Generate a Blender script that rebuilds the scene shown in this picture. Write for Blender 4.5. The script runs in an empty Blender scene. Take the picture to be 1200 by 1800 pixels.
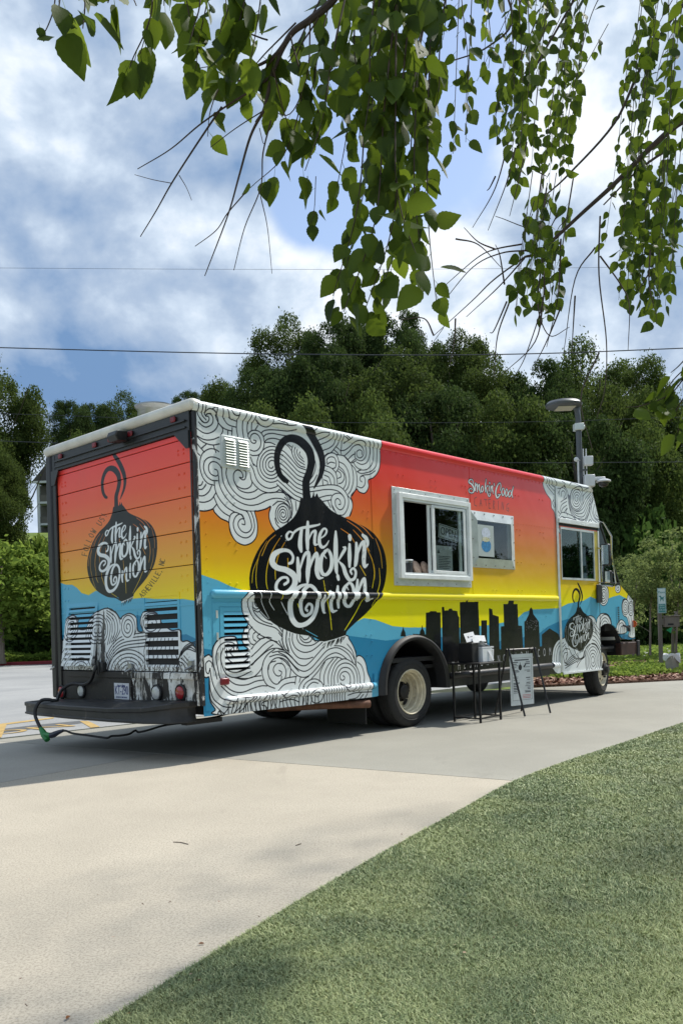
import bpy, bmesh, math, random
import numpy as np
from mathutils import Vector, Matrix
D=bpy.data; scene=bpy.context.scene; COL=scene.collection
R=math.radians
# ------------------------------------------------------------------ camera (level, slight roll, vertical shift)
EYE=1.124; ROLL=math.atan(.0314)
cam=D.objects.new('camera',D.cameras.new('camera')); COL.objects.link(cam); scene.camera=cam
cam.data.sensor_fit='VERTICAL'; cam.data.sensor_height=36; cam.data.lens=1495/1800*36
cam.data.shift_y=(1110-900)/1800; cam.data.clip_start=.05; cam.data.clip_end=3000
cam.location=(0,0,EYE)
cam.matrix_world=Matrix.Translation((0,0,EYE))@Matrix(((math.cos(ROLL),math.sin(ROLL),0,0),(0,0,-1,0),(-math.sin(ROLL),math.cos(ROLL),0,0),(0,0,0,1)))
# ------------------------------------------------------------------ daylight
SUN_EL=R(51); SUN_AZ=R(34.8)          # azimuth measured from +X towards +Y
sdir=Vector((math.cos(SUN_EL)*math.cos(SUN_AZ),math.cos(SUN_EL)*math.sin(SUN_AZ),math.sin(SUN_EL)))
sl=D.lights.new('sun','SUN'); sl.energy=3.7; sl.angle=R(1.4); sl.color=(1,.95,.87)
sun=D.objects.new('sun',sl); COL.objects.link(sun); sun.rotation_euler=sdir.to_track_quat('Z','Y').to_euler()
vs=scene.view_settings; vs.view_transform='Standard'; vs.look='None'; vs.exposure=0.56; vs.gamma=1; vs.use_curve_mapping=False
world=D.worlds.new('World'); scene.world=world; world.use_nodes=True
SKY_STRENGTH=.1
def build_world():
    nt=world.node_tree; N=nt.nodes; L=nt.links; N.clear()
    def nd(t,**k):
        n=N.new(t)
        for a,b in k.items(): setattr(n,a,b)
        return n
    def math_(op,a,b=None,c=None,cl=False):
        n=nd('ShaderNodeMath',operation=op,use_clamp=cl)
        for i,v in enumerate((a,b,c)):
            if v is None: continue
            if isinstance(v,(int,float)): n.inputs[i].default_value=v
            else: L.new(v,n.inputs[i])
        return n.outputs[0]
    out=nd('ShaderNodeOutputWorld'); bg=nd('ShaderNodeBackground'); L.new(bg.outputs[0],out.inputs[0]); bg.inputs[1].default_value=SKY_STRENGTH
    sky=nd('ShaderNodeTexSky',sky_type='NISHITA'); sky.sun_disc=False; sky.sun_elevation=SUN_EL; sky.sun_rotation=R(90)-SUN_AZ
    sky.air_density=1.0; sky.dust_density=.6; sky.ozone_density=1.6
    tc=nd('ShaderNodeTexCoord'); sep=nd('ShaderNodeSeparateXYZ'); L.new(tc.outputs['Generated'],sep.inputs[0])
    X,Y,Z=sep.outputs
    comb=nd('ShaderNodeVectorMath',operation='MULTIPLY'); L.new(tc.outputs['Generated'],comb.inputs[0]); comb.inputs[1].default_value=(1,1,1.35)
    def noise(sc,det,rough=.55,dist=0.,off=(0,0,0)):
        m=nd('ShaderNodeMapping'); m.inputs['Location'].default_value=off; L.new(comb.outputs[0],m.inputs[0])
        n=nd('ShaderNodeTexNoise'); n.inputs['Scale'].default_value=sc; n.inputs['Detail'].default_value=det; n.inputs['Roughness'].default_value=rough; n.inputs['Distortion'].default_value=dist
        L.new(m.outputs[0],n.inputs[0]); return n.outputs[0]
    o1=Vector((.31,.17,.05)); so=Vector((sdir.x,sdir.y,sdir.z*1.35))*.045
    n1=noise(2.1,13,.5,.12,o1); n1s=noise(2.1,6,.5,.12,o1+so*1.2); n2=noise(5.6,12,.54,.1,(1.3,.2,.4)); n2s=noise(5.6,7,.54,.1,Vector((1.3,.2,.4))+so*.6); n3=noise(1.6,4,.5,.1,(1.3,.9,.2))
    def blob(px,py,r,amp):            # a cloud bank or a gap that stands in a given direction of the sky
        u=(px-600)/1495.; v=-(py-1110)/1495.
        d=Vector((u*math.cos(ROLL)+v*math.sin(ROLL),1,-u*math.sin(ROLL)+v*math.cos(ROLL))).normalized()
        n=nd('ShaderNodeVectorMath',operation='DOT_PRODUCT'); L.new(tc.outputs['Generated'],n.inputs[0]); n.inputs[1].default_value=d
        a=math_('MULTIPLY',math_('SUBTRACT',1,n.outputs['Value']),-1/(r*r)*2)
        return math_('MULTIPLY',math_('EXPONENT',a),amp)
    def total(bs,base):
        t=base
        for b in bs: t=math_('ADD',t,blob(*b))
        return t
    cov=total([(520,390,.09,-.49),(570,300,.10,-.35),(770,150,.16,-.35),(800,330,.07,-.2),(470,40,.09,-.25),(1000,600,.12,.10),(620,760,.2,.05),(120,250,.5,.42),(60,560,.25,.2),(50,420,.2,.25),(420,560,.14,.2),(330,300,.12,.12),(900,480,.14,.06),(1120,100,.2,.14),(800,60,.1,-.08)],math_('ADD',math_('MULTIPLY_ADD',n1,.85,math_('MULTIPLY',n2,.28)),.05))
    ramp=nd('ShaderNodeMapRange',interpolation_type='SMOOTHSTEP'); L.new(cov,ramp.inputs[0]); ramp.inputs[1].default_value=.47; ramp.inputs[2].default_value=.63
    shade=total([(110,655,.09,-.34),(140,250,.18,-.16),(60,400,.16,.10),(350,420,.10,.08),(560,500,.1,.12),(60,130,.06,.15),(230,660,.08,-.15),(60,520,.10,.12),(940,350,.15,.14),(700,600,.15,.12),(1080,520,.12,-.15),(300,140,.1,.05),(1100,80,.2,.2)],math_('ADD',math_('MULTIPLY_ADD',n3,.5,.40),math_('ADD',math_('MULTIPLY',math_('SUBTRACT',n1,n1s),2.3),math_('MULTIPLY',math_('SUBTRACT',n2,n2s),1.9))))
    cr_=nd('ShaderNodeValToRGB'); L.new(shade,cr_.inputs[0]); e=cr_.color_ramp.elements
    e[0].position=.2; e[0].color=(1.3,2.25,3.9,1); e[1].position=1.02; e[1].color=(6.8,7.2,7.7,1)
    k=cr_.color_ramp.elements.new(.60); k.color=(3.2,4.0,5.2,1); k=cr_.color_ramp.elements.new(.8); k.color=(4.7,5.5,6.5,1)
    hs=nd('ShaderNodeHueSaturation'); hs.inputs['Saturation'].default_value=.88; hs.inputs['Value'].default_value=1.3; L.new(sky.outputs[0],hs.inputs['Color'])
    mix=nd('ShaderNodeMix',data_type='RGBA'); L.new(ramp.outputs[0],mix.inputs['Factor']); L.new(hs.outputs[0],mix.inputs['A']); L.new(cr_.outputs[0],mix.inputs['B'])
    L.new(mix.outputs['Result'],bg.inputs[0])
build_world()
scene.cycles.max_bounces=8; scene.cycles.transparent_max_bounces=16; scene.cycles.use_denoising=True
# ------------------------------------------------------------------ photograph pixel -> place
_r=np.array([math.cos(ROLL),0,-math.sin(ROLL)]);_p=np.array([math.sin(ROLL),0,math.cos(ROLL)]);_f=np.array([0,1.,0]);_O=np.array([0,0,EYE])
def ray(x,y): return _f+(x-600)/1495.*_r-(y-1110)/1495.*_p
def ground(x,y,z=0): d=ray(x,y);return _O+d*(z-EYE)/d[2]
def at(x,y,Y): return Vector(_O+ray(x,y)*Y)
TA=math.atan2(1,.9385); TC=np.array([-1.24326,7.55901,0.])
e1=np.array([math.cos(TA),math.sin(TA),0]);e2=np.array([-math.sin(TA),math.cos(TA),0])
def _pl(x,y,P,n): d=ray(x,y);return _O+d*np.dot(P-_O,n)/np.dot(d,n)
def side(x,y,o=0): q=_pl(x,y,TC-e2*o,e2);return (float(np.dot(q-TC,e1)),float(q[2]))      # along truck, height; o = how far out from the side
def rear(x,y,o=0): q=_pl(x,y,TC-e1*o,e1);return (float(np.dot(q-TC,e2)),float(q[2]))      # across truck, height; o = how far behind the back
def gl(x,y,z=0): q=ground(x,y,z)-TC;return (float(q@e1),float(q@e2))                      # ground point in truck axes
# ------------------------------------------------------------------ helpers
def tag(o,label=None,cat=None,group=None,kind=None):
    for k,v in (('label',label),('category',cat),('group',group),('kind',kind)):
        if v: o[k]=v
    return o
def thing(name,label,cat,loc=(0,0,0),rz=0,group=None):
    o=D.objects.new(name,None); COL.objects.link(o); o.location=loc; o.rotation_euler=(0,0,rz); o.empty_display_size=.2
    return tag(o,label,cat,group)
class MB:
    def __init__(s): s.v=[];s.f=[];s.m=[];s.mats=[];s.cur=0
    def mat(s,m):
        if m not in s.mats: s.mats.append(m)
        s.cur=s.mats.index(m); return s
    def add(s,vs,fs):
        b=len(s.v); s.v+=[tuple(map(float,v)) for v in vs]
        for f in fs: s.f.append([b+i for i in f]); s.m.append(s.cur)
        return s
    def box(s,x0,x1,y0,y1,z0,z1):
        return s.add([(x0,y0,z0),(x1,y0,z0),(x1,y1,z0),(x0,y1,z0),(x0,y0,z1),(x1,y0,z1),(x1,y1,z1),(x0,y1,z1)],[(0,3,2,1),(4,5,6,7),(0,1,5,4),(1,2,6,5),(2,3,7,6),(3,0,4,7)])
    def prism(s,poly,fn,a,b):          # poly: 2-D points; fn(u,v,w)->xyz; w runs from a to b
        n=len(poly); vs=[fn(u,v,a) for u,v in poly]+[fn(u,v,b) for u,v in poly]
        return s.add(vs,[list(range(n))[::-1],list(range(n,2*n))]+[(i,(i+1)%n,n+(i+1)%n,n+i) for i in range(n)])
    def sweep(s,poly,fn,ws):           # open profile poly swept over ws
        n=len(poly); vs=[fn(u,v,w) for w in ws for u,v in poly]
        return s.add(vs,[(k*n+i,k*n+i+1,(k+1)*n+i+1,(k+1)*n+i) for k in range(len(ws)-1) for i in range(n-1)])
    def tube(s,pts,r,n=8,cap=True):
        P=[Vector(p) for p in pts]; rs=r if isinstance(r,(list,tuple)) else [r]*len(P); vs=[];fs=[]; up=None
        for i,p in enumerate(P):
            t=(P[min(i+1,len(P)-1)]-P[max(i-1,0)]).normalized()
            if up is None: up=t.orthogonal().normalized()
            else:
                up=(up-t*up.dot(t)); up=up.normalized() if up.length>1e-6 else t.orthogonal().normalized()
            w=t.cross(up)
            for k in range(n):
                a=2*math.pi*k/n; vs.append(p+(up*math.cos(a)+w*math.sin(a))*rs[i])
        for i in range(len(P)-1):
            for k in range(n): fs.append((i*n+k,i*n+(k+1)%n,(i+1)*n+(k+1)%n,(i+1)*n+k))
        if cap: fs+=[list(range(n))[::-1],list(range((len(P)-1)*n,len(P)*n))]
        return s.add(vs,fs)
    def lathe(s,prof,n=32,fn=None,close=False):   # prof: (radius, height); fn(r,h,angle)->xyz
        fn=fn or (lambda r,h,a:(r*math.cos(a),r*math.sin(a),h))
        k=len(prof); vs=[fn(r,h,2*math.pi*i/n) for i in range(n) for r,h in prof]
        fs=[(i*k+j,((i+1)%n)*k+j,((i+1)%n)*k+j+1,i*k+j+1) for i in range(n) for j in range(k-1)]
        return s.add(vs,fs)
    def poly(s,pts): return s.add(pts,[list(range(len(pts)))])
    def build(s,name,parent=None,smooth=None,bevel=0,kind=None,label=None,flip=False):
        me=D.meshes.new(name); me.from_pydata(s.v,[],s.f)
        for m in s.mats: me.materials.append(m)
        if len(s.mats)>1: me.polygons.foreach_set('material_index',s.m)
        if smooth is not False:
            me.polygons.foreach_set('use_smooth',[True]*len(me.polygons)); me.set_sharp_from_angle(angle=R(smooth or 35))
        o=D.objects.new(name,me); COL.objects.link(o); o.parent=parent
        if bevel:
            b=o.modifiers.new('edge','BEVEL'); b.width=bevel; b.segments=2; b.limit_method='ANGLE'; b.angle_limit=R(40)
        if kind: o['kind']=kind
        if label: o['label']=label
        return o
def copy_tree(o,parent=None):
    c=o.copy(); COL.objects.link(c); c.parent=parent
    for ch in list(o.children): copy_tree(ch,c)
    return c
def fast_mesh(name,V,F,mats,col=None,mi=None,smooth=False):
    V=np.asarray(V,np.float32); F=np.asarray(F,np.int32); k=F.shape[1]
    me=D.meshes.new(name); me.vertices.add(len(V)); me.vertices.foreach_set('co',V.ravel())
    me.loops.add(F.size); me.loops.foreach_set('vertex_index',F.ravel())
    me.polygons.add(len(F)); me.polygons.foreach_set('loop_start',np.arange(0,F.size,k,dtype=np.int32)); me.polygons.foreach_set('loop_total',np.full(len(F),k,np.int32))
    if smooth: me.polygons.foreach_set('use_smooth',np.ones(len(F),bool))
    if mi is not None: me.polygons.foreach_set('material_index',np.asarray(mi,np.int32))
    me.update(calc_edges=True)
    for m in mats: me.materials.append(m)
    if col is not None:
        a=me.color_attributes.new('tint','FLOAT_COLOR','POINT'); c=np.ones((len(V),4),np.float32); c[:,:3]=np.asarray(col,np.float32).reshape(len(V),-1); a.data.foreach_set('color',c.ravel())
    return me
def link(name,me,parent=None,**k):
    o=D.objects.new(name,me); COL.objects.link(o); o.parent=parent; return tag(o,**k)
# ------------------------------------------------------------------ materials
def sr(r,g,b): return tuple(((c/255/12.92) if c<10.3 else ((c/255+.055)/1.055)**2.4) for c in (r,g,b))
class NT:
    def __init__(s,name):
        s.mat=D.materials.new(name); s.mat.use_nodes=True; s.t=s.mat.node_tree; s.N=s.t.nodes; s.L=s.t.links
        s.b=s.N['Principled BSDF']; s.out=s.N['Material Output']
    def n(s,t,**k):
        n=s.N.new(t)
        for a,b in k.items(): setattr(n,a,b)
        return n
    def set(s,n,i,v):
        if v is None: return
        if hasattr(v,'is_linked') or isinstance(v,bpy.types.NodeSocket): s.L.new(v,n.inputs[i])
        else: n.inputs[i].default_value=v
    def math(s,op,a,b=None,cl=False):
        n=s.n('ShaderNodeMath',operation=op,use_clamp=cl); s.set(n,0,a); s.set(n,1,b); return n.outputs[0]
    def co(s,obj=None):
        t=s.n('ShaderNodeTexCoord'); t.object=obj; return t.outputs['Object']
    def geo(s): return s.n('ShaderNodeNewGeometry').outputs['Position']
    def noise(s,vec,sc,det=4,rough=.55,dist=0,stretch=None):
        if stretch:
            m=s.n('ShaderNodeMapping'); m.inputs['Scale'].default_value=stretch; s.L.new(vec,m.inputs[0]); vec=m.outputs[0]
        n=s.n('ShaderNodeTexNoise'); s.L.new(vec,n.inputs[0]); n.inputs['Scale'].default_value=sc; n.inputs['Detail'].default_value=det; n.inputs['Roughness'].default_value=rough; n.inputs['Distortion'].default_value=dist
        return n.outputs[0]
    def ramp(s,v,a,b,x=0.,y=1.):
        n=s.n('ShaderNodeMapRange',interpolation_type='SMOOTHSTEP'); s.set(n,0,v); n.inputs[1].default_value=a; n.inputs[2].default_value=b; n.inputs[3].default_value=x; n.inputs[4].default_value=y; return n.outputs[0]
    def mix(s,f,a,b,mode='MIX'):
        n=s.n('ShaderNodeMix',data_type='RGBA',blend_type=mode)
        s.set(n,'Factor',f)
        for k,v in (('A',a),('B',b)):
            if isinstance(v,(tuple,list)): v=tuple(v)+((1,) if len(v)==3 else ())
            s.set(n,k,v)
        return n.outputs['Result']
    def bump(s,h,strength=.3,dist=.01):
        n=s.n('ShaderNodeBump'); n.inputs['Strength'].default_value=strength; n.inputs['Distance'].default_value=dist; s.L.new(h,n.inputs['Height']); s.L.new(n.outputs[0],s.b.inputs['Normal']); return n
    def done(s,col=None,rough=.5,metal=0,spec=None,coat=0):
        if col is not None: s.set(s.b,'Base Color',tuple(col)+(1,) if isinstance(col,(tuple,list)) and len(col)==3 else col)
        s.set(s.b,'Roughness',rough); s.set(s.b,'Metallic',metal)
        if spec is not None: s.b.inputs['Specular IOR Level'].default_value=spec
        if coat: s.b.inputs['Coat Weight'].default_value=coat; s.b.inputs['Coat Roughness'].default_value=.08
        return s.mat
def M(name,col,rough=.5,metal=0,var=.18,sc=6,bump=0,spec=None,coat=0,dirt=None,stretch=None):
    t=NT(name); v=t.co(); n=t.noise(v,sc,6,.6,0,stretch)
    dk=tuple(c*(1-var) for c in col); lt=tuple(min(c*(1+var),1) for c in col)
    c=t.mix(t.ramp(n,.3,.7),dk,lt)
    if dirt: c=t.mix(t.ramp(t.noise(v,sc*.6,8,.7,.4),dirt[0],dirt[0]+.12),c,dirt[1])
    if bump: t.bump(t.noise(v,sc*8,4),bump,.004)
    r=t.math('ADD',rough-.08,t.math('MULTIPLY',n,.16))
    return t.done(c,r,metal,spec,coat)
# ------------------------------------------------------------------ printed wrap (flat print, drawn by code)
PPM=340
def cr(pts,n=10,closed=False):
    P=np.array(pts,float)
    if len(P)<3 and not closed: return P
    if closed: Q=np.vstack([P[-1],P,P[0],P[1]])
    else: Q=np.vstack([2*P[0]-P[1],P,2*P[-1]-P[-2]])
    t=np.linspace(0,1,n,endpoint=False)[:,None];out=[]
    for i in range(len(Q)-3):
        a,b,c,d=Q[i:i+4]
        out.append(.5*((2*b)+(c-a)*t+(2*a-5*b+4*c-d)*t*t+(3*b-a-3*c+d)*t**3))
    if not closed: out.append(P[-1:])
    return np.vstack(out)
class Art:
    def __init__(s,x0,x1,z0,z1,uv):
        s.x0,s.z0=x0,z0;s.W=int((x1-x0)*PPM);s.H=int((z1-z0)*PPM);s.x1=x0+s.W/PPM;s.z1=z0+s.H/PPM
        s.im=np.zeros((s.H,s.W,3),np.float32);s.uv=uv;s.V=None;s.bg=None;s.mask=None
    def view(s,ox,oy,w): s.V=(ox,oy,w/1200.)
    def m(s,p):
        p=np.asarray(p,float)
        if s.V is not None: p=np.column_stack([s.V[0]+p[:,0]*s.V[2],s.V[1]+p[:,1]*s.V[2]])
        q=s.uv(p);return np.column_stack([(q[:,0]-s.x0)*PPM,(q[:,1]-s.z0)*PPM])
    def pm(s,q): q=np.asarray(q,float);return np.column_stack([(q[:,0]-s.x0)*PPM,(q[:,1]-s.z0)*PPM])
    def _blend(s,a,x0,y0,col):
        h,w=a.shape;S=s.im[y0:y0+h,x0:x0+w]
        if s.mask is not None: a=a*s.mask[y0:y0+h,x0:x0+w]
        c=s.bg[y0:y0+h,x0:x0+w] if isinstance(col,str) else np.array(col,np.float32)
        S+=(c-S)*a[...,None]
    def cover(s,P):
        x0=max(int(P[:,0].min())-1,0);x1=min(int(P[:,0].max())+2,s.W);y0=max(int(P[:,1].min())-1,0);y1=min(int(P[:,1].max())+2,s.H)
        if x1<=x0 or y1<=y0: return None
        a=np.zeros((y1-y0,x1-x0),np.float32);A=P;B=np.roll(P,-1,0)
        for r in range(y1-y0):
            y=y0+r+.5;k=(A[:,1]<=y)!=(B[:,1]<=y)
            if not k.any(): continue
            xs=np.sort(A[k,0]+(y-A[k,1])/(B[k,1]-A[k,1])*(B[k,0]-A[k,0]))-x0
            for i in range(0,len(xs)-1,2): a[r,max(int(round(xs[i])),0):max(int(round(xs[i+1])),0)]=1
        return a,x0,y0
    def fillP(s,P,col):
        r=s.cover(P)
        if r: s._blend(*r,col)
    def fill(s,pts,col,smooth=False):
        if smooth: pts=cr(pts,8,True)
        s.fillP(s.m(pts),col)
    def strokeP(s,P,w,col):
        P=np.asarray(P,float);w=np.broadcast_to(np.asarray(w,float)/2,(len(P),));R=w.max()+2
        x0=max(int(P[:,0].min()-R),0);x1=min(int(P[:,0].max()+R)+1,s.W);y0=max(int(P[:,1].min()-R),0);y1=min(int(P[:,1].max()+R)+1,s.H)
        if x1<=x0 or y1<=y0: return
        a=np.zeros((y1-y0,x1-x0),np.float32)
        for i in range(len(P)-1):
            (ax,ay),(bx,by)=P[i],P[i+1];r=max(w[i],w[i+1])+1.5
            u0=max(int(min(ax,bx)-r),x0);u1=min(int(max(ax,bx)+r)+1,x1);v0=max(int(min(ay,by)-r),y0);v1=min(int(max(ay,by)+r)+1,y1)
            if u1<=u0 or v1<=v0: continue
            X=np.arange(u0,u1)[None]+.5;Y=np.arange(v0,v1)[:,None]+.5
            dx,dy=bx-ax,by-ay;L=dx*dx+dy*dy+1e-9
            t=np.clip(((X-ax)*dx+(Y-ay)*dy)/L,0,1)
            d=np.sqrt((X-ax-t*dx)**2+(Y-ay-t*dy)**2)-(w[i]+t*(w[i+1]-w[i]))
            sub=a[v0-y0:v1-y0,u0-x0:u1-x0];np.maximum(sub,np.clip(.5-d,0,1),out=sub)
        s._blend(a,x0,y0,col)
    def line(s,pts,w=None,col=None,n=8):
        s.strokeP(s.m(cr(pts,n)),(w or s.lw)*PPM,s.ink if col is None else col)
    def lines(s,*L):
        for p in L: s.line(p)
    def brush(s,pts,col,k=1.,grow=0.):
        Q=cr(pts,8);P=s.m(Q[:,:2]);T=np.gradient(Q[:,:2],axis=0);T/=np.linalg.norm(T,axis=1)[:,None]+1e-9;P2=s.m(Q[:,:2]+np.column_stack([-T[:,1],T[:,0]]))
        sc=np.linalg.norm(P2-P,axis=1);s.strokeP(P,Q[:,2]*sc*k+grow*PPM,col)
    def bands(s,A,B,n,ends=True):
        a=cr(A,12);b=cr(B,12);g=np.linspace(0,1,40)
        def rs(c):
            d=np.r_[0,np.cumsum(np.linalg.norm(np.diff(c,axis=0),axis=1))];return np.column_stack([np.interp(g*d[-1],d,c[:,k]) for k in (0,1)])
        a,b=rs(a),rs(b)
        for i in range(0 if ends else 1,n+2 if ends else n+1):
            t=i/(n+1);s.strokeP(s.m(a*(1-t)+b*t),s.lw*PPM,s.ink)
    def spiral(s,c,r,turns,ph=0,d=1,fill=True,e0=.12,ring=False):
        cx,cy=c;rx,ry=r
        if fill: 
            t=np.linspace(0,2*np.pi,40);s.fillP(s.m(np.column_stack([cx+rx*np.cos(t),cy+ry*np.sin(t)])),s.white)
        t=np.linspace(0,1,int(turns*26));k=e0+(1-e0)*t;th=ph+d*2*np.pi*turns*(t-1)
        s.strokeP(s.m(np.column_stack([cx+rx*k*np.cos(th),cy+ry*k*np.sin(th)])),s.lw*PPM,s.ink)
        if ring:
            t=np.linspace(0,2*np.pi,40);s.strokeP(s.m(np.column_stack([cx+rx*np.cos(t),cy+ry*np.sin(t)])),s.lw*PPM,s.ink)
    def cloud(s,pts): 
        P=s.m(cr(pts,6,True));s.fillP(P,s.white);s.strokeP(np.vstack([P,P[:1]]),s.lw*1.2*PPM,s.ink)
def lin(r,g,b):
    c=np.array([r,g,b])/255.;return np.where(c<.04045,c/12.92,((c+.055)/1.055)**2.4).astype(np.float32)
WHITE=lin(226,232,232);INK=lin(18,20,32);BLK=lin(20,22,26);LB=lin(92,174,204);DB=lin(40,126,166);LETTER=lin(226,232,232)
ONION=[(455,70),(480,78),(500,70),(530,72),(548,60),(560,20),(568,62),(585,35),(600,64),(630,95),(700,170),(800,225),(900,270),(1000,322),(1080,400),(1130,500),(1150,620),(1140,740),(1110,840),(1060,920),(980,1010),(890,1090),(830,1150),(813,1186),(730,1215),(644,1237),(540,1193),(415,1172),(320,1135),(230,1085),(150,1010),(90,930),(50,830),(38,740),(50,640),(90,530),(150,430),(230,350),(310,300),(370,255),(410,210),(440,140)]
HOOK1=[(505,80,66),(500,20,60),(498,-60,58),(525,-140,56),(540,-225,60),(522,-310,64),(462,-380,66),(400,-410,64),(345,-408,60),(300,-370,54),(268,-300,50),(262,-210,46),(282,-130,42),(318,-78,36),(345,-64,30)]
HOOK2=[(563,-10,10),(592,-65,26),(620,-130,36),(630,-215,46),(612,-300,54),(565,-395,56),(510,-480,52),(455,-545,46),(425,-580,30)]
STRIPES=[[(250,370),(190,430),(140,540)],[(300,375),(230,490),(185,620),(175,750),(200,860)],[(335,415),(280,520),(250,640),(250,730)],[(180,420),(120,530),(95,660),(95,770),(120,870)],[(830,255),(910,310),(960,360)],[(780,320),(850,370),(890,430)],[(990,480),(1035,580),(1050,690),(1035,800)],[(1060,400),(1100,520),(1115,640)],[(1090,640),(1095,760),(1060,880),(1030,950)],[(935,620),(980,700)],[(640,740),(660,860),(690,1000),(705,1140)],[(960,880),(900,1000),(810,1145)],[(290,860),(300,920),(350,1020)],[(195,860),(205,920),(240,980)],[(110,830),(150,950),(200,1050)],[(60,760),(70,660),(110,560)],[(845,240),(960,310),(1040,400)],[(570,470),(575,520)],[(880,330),(960,420),(1010,500)],[(470,1130),(590,1195)],[(350,560),(352,640)],[(430,930),(440,960)]]
LET=[[(388,352,14),(362,345,16),(340,375,20),(350,406,20),(375,396,16),(400,350,18),(450,318,20),(520,305,24),(600,288,14),(608,278,6)],[(462,325,22),(452,400,32),(450,460,36),(458,500,22)],[(512,268,20),(510,330,30),(508,400,32),(510,480,24)],[(515,420,8),(545,352,16),(573,342,22),(568,400,24),(570,445,22),(597,447,9)],[(605,405,9),(650,372,14),(664,335,16),(642,320,16),(612,365,24),(605,430,28),(628,470,24),(660,455,14),(682,418,7)],
[(360,602,22),(384,590,24),(392,545,20),(360,502,24),(300,496,34),(240,530,44),(224,590,46),(262,635,44),(340,657,46),(402,705,48),(405,770,44),(360,825,36),(300,842,30),(258,812,28),(262,760,24),(300,720,22),(342,718,20),(352,748,20),(322,772,22)],
[(430,560,20),(435,620,32),(440,690,34),(445,745,16)],[(447,660,9),(480,545,22),(515,512,26),(520,580,34),(512,680,36),(510,752,20)],[(522,660,9),(552,565,22),(582,522,26),(590,580,34),(585,660,36),(602,715,28),(637,718,9)],
[(672,488,16),(628,540,28),(614,620,34),(630,682,28),(665,690,26),(700,640,30),(705,560,28),(682,500,22),(650,500,16),(642,530,12),(662,560,7)],
[(738,345,16),(738,430,34),(738,540,36),(742,650,28),(750,688,12)],[(748,600,8),(790,525,22),(815,480,22),(797,470,10)],[(768,590,12),(800,630,28),(820,690,32),(852,735,26),(890,722,22),(900,670,20),(880,642,18),(858,662,18),(868,686,14)],
[(850,450,20),(850,540,32),(850,624,20)],[(852,385,30),(853,402,26)],[(905,440,20),(908,520,32),(900,600,28),(890,628,10)],[(905,565,8),(935,465,22),(965,427,24),(970,490,32),(965,580,32),(975,625,26),(1000,608,8)],[(956,372,20),(985,400,30),(997,440,22),(990,472,6)],
[(508,985,20),(495,968,18),(520,930,20),(547,950,22),(537,1000,24),(490,1026,24),(460,990,28),(455,900,32),(480,820,30),(530,782,28),(580,830,28),(590,930,30),(560,1030,32),(500,1090,36),(430,1100,40),(382,1040,42),(370,930,42),(400,840,38),(450,790,28),(512,768,14)],
[(632,868,18),(632,930,30),(640,990,22),(650,1005,8)],[(640,935,8),(670,860,20),(695,832,22),(700,880,28),(700,950,28),(715,990,26),(750,983,8)],[(755,790,18),(752,860,30),(760,955,20)],[(755,708,26),(760,728,22)],
[(845,758,16),(805,810,28),(800,880,30),(820,940,26),(855,945,24),(885,880,28),(880,800,26),(855,762,20),(825,778,12),(840,815,7)],[(915,738,18),(910,820,30),(905,892,18)],[(915,855,8),(945,762,22),(970,727,22),(975,790,28),(975,860,28),(990,900,26),(1024,888,8)]]
def aff(src,dst):
    A=np.column_stack([np.array(src,float),np.ones(len(src))]);M,_,_,_=np.linalg.lstsq(A,np.array(dst,float),rcond=None)
    return lambda p:np.column_stack([np.asarray(p,float)[:,:2],np.ones(len(p))])@M
def logo(a,T=None,lk=1.):
    # T: maps V4-coords onto plane metres; default: traced view
    m0=a.m
    if T is not None: a.m=lambda p:a.pm(T(p))
    else: a.view(430,860,260)
    a.bg=a.im.copy()
    a.brush(HOOK2,BLK);a.brush(HOOK1,BLK)
    P=a.m(cr(ONION,4,True));a.fillP(P,BLK)
    a.mask=np.zeros((a.H,a.W),np.float32);c=a.cover(P);a.mask[c[2]:c[2]+c[0].shape[0],c[1]:c[1]+c[0].shape[1]]=c[0]
    for k,l in enumerate(STRIPES):
        L=[(x,y,(2.6+3.8*np.sin(np.pi*(i+.6)/(len(l)+.2)))*(.75 if k in (3,7,8,14,15) else 1)) for i,(x,y) in enumerate(l)]
        a.brush(L,'bg')
    a.mask=None
    for l in LET: a.brush(l,LETTER,lk)
    # roots under the bulb
    rg=np.random.default_rng(5)
    a.brush([(640,1246,16),(730,1224,18),(815,1194,16)],WHITE)
    for i in range(34):
        u=rg.random();x=645+u*170;y=1252-u*58
        a.brush([(x,y,5),(x-6-rg.random()*14,y+18+rg.random()*34,3)],BLK)
    a.m=m0
def grad(a,stops):
    z=np.linspace(a.z0,a.z1,a.H);zs=[s[0] for s in stops];c=np.array([lin(*s[1]) for s in stops])
    a.im[:]=np.column_stack([np.interp(z,zs,c[:,k]) for k in range(3)])[:,None,:]
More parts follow.
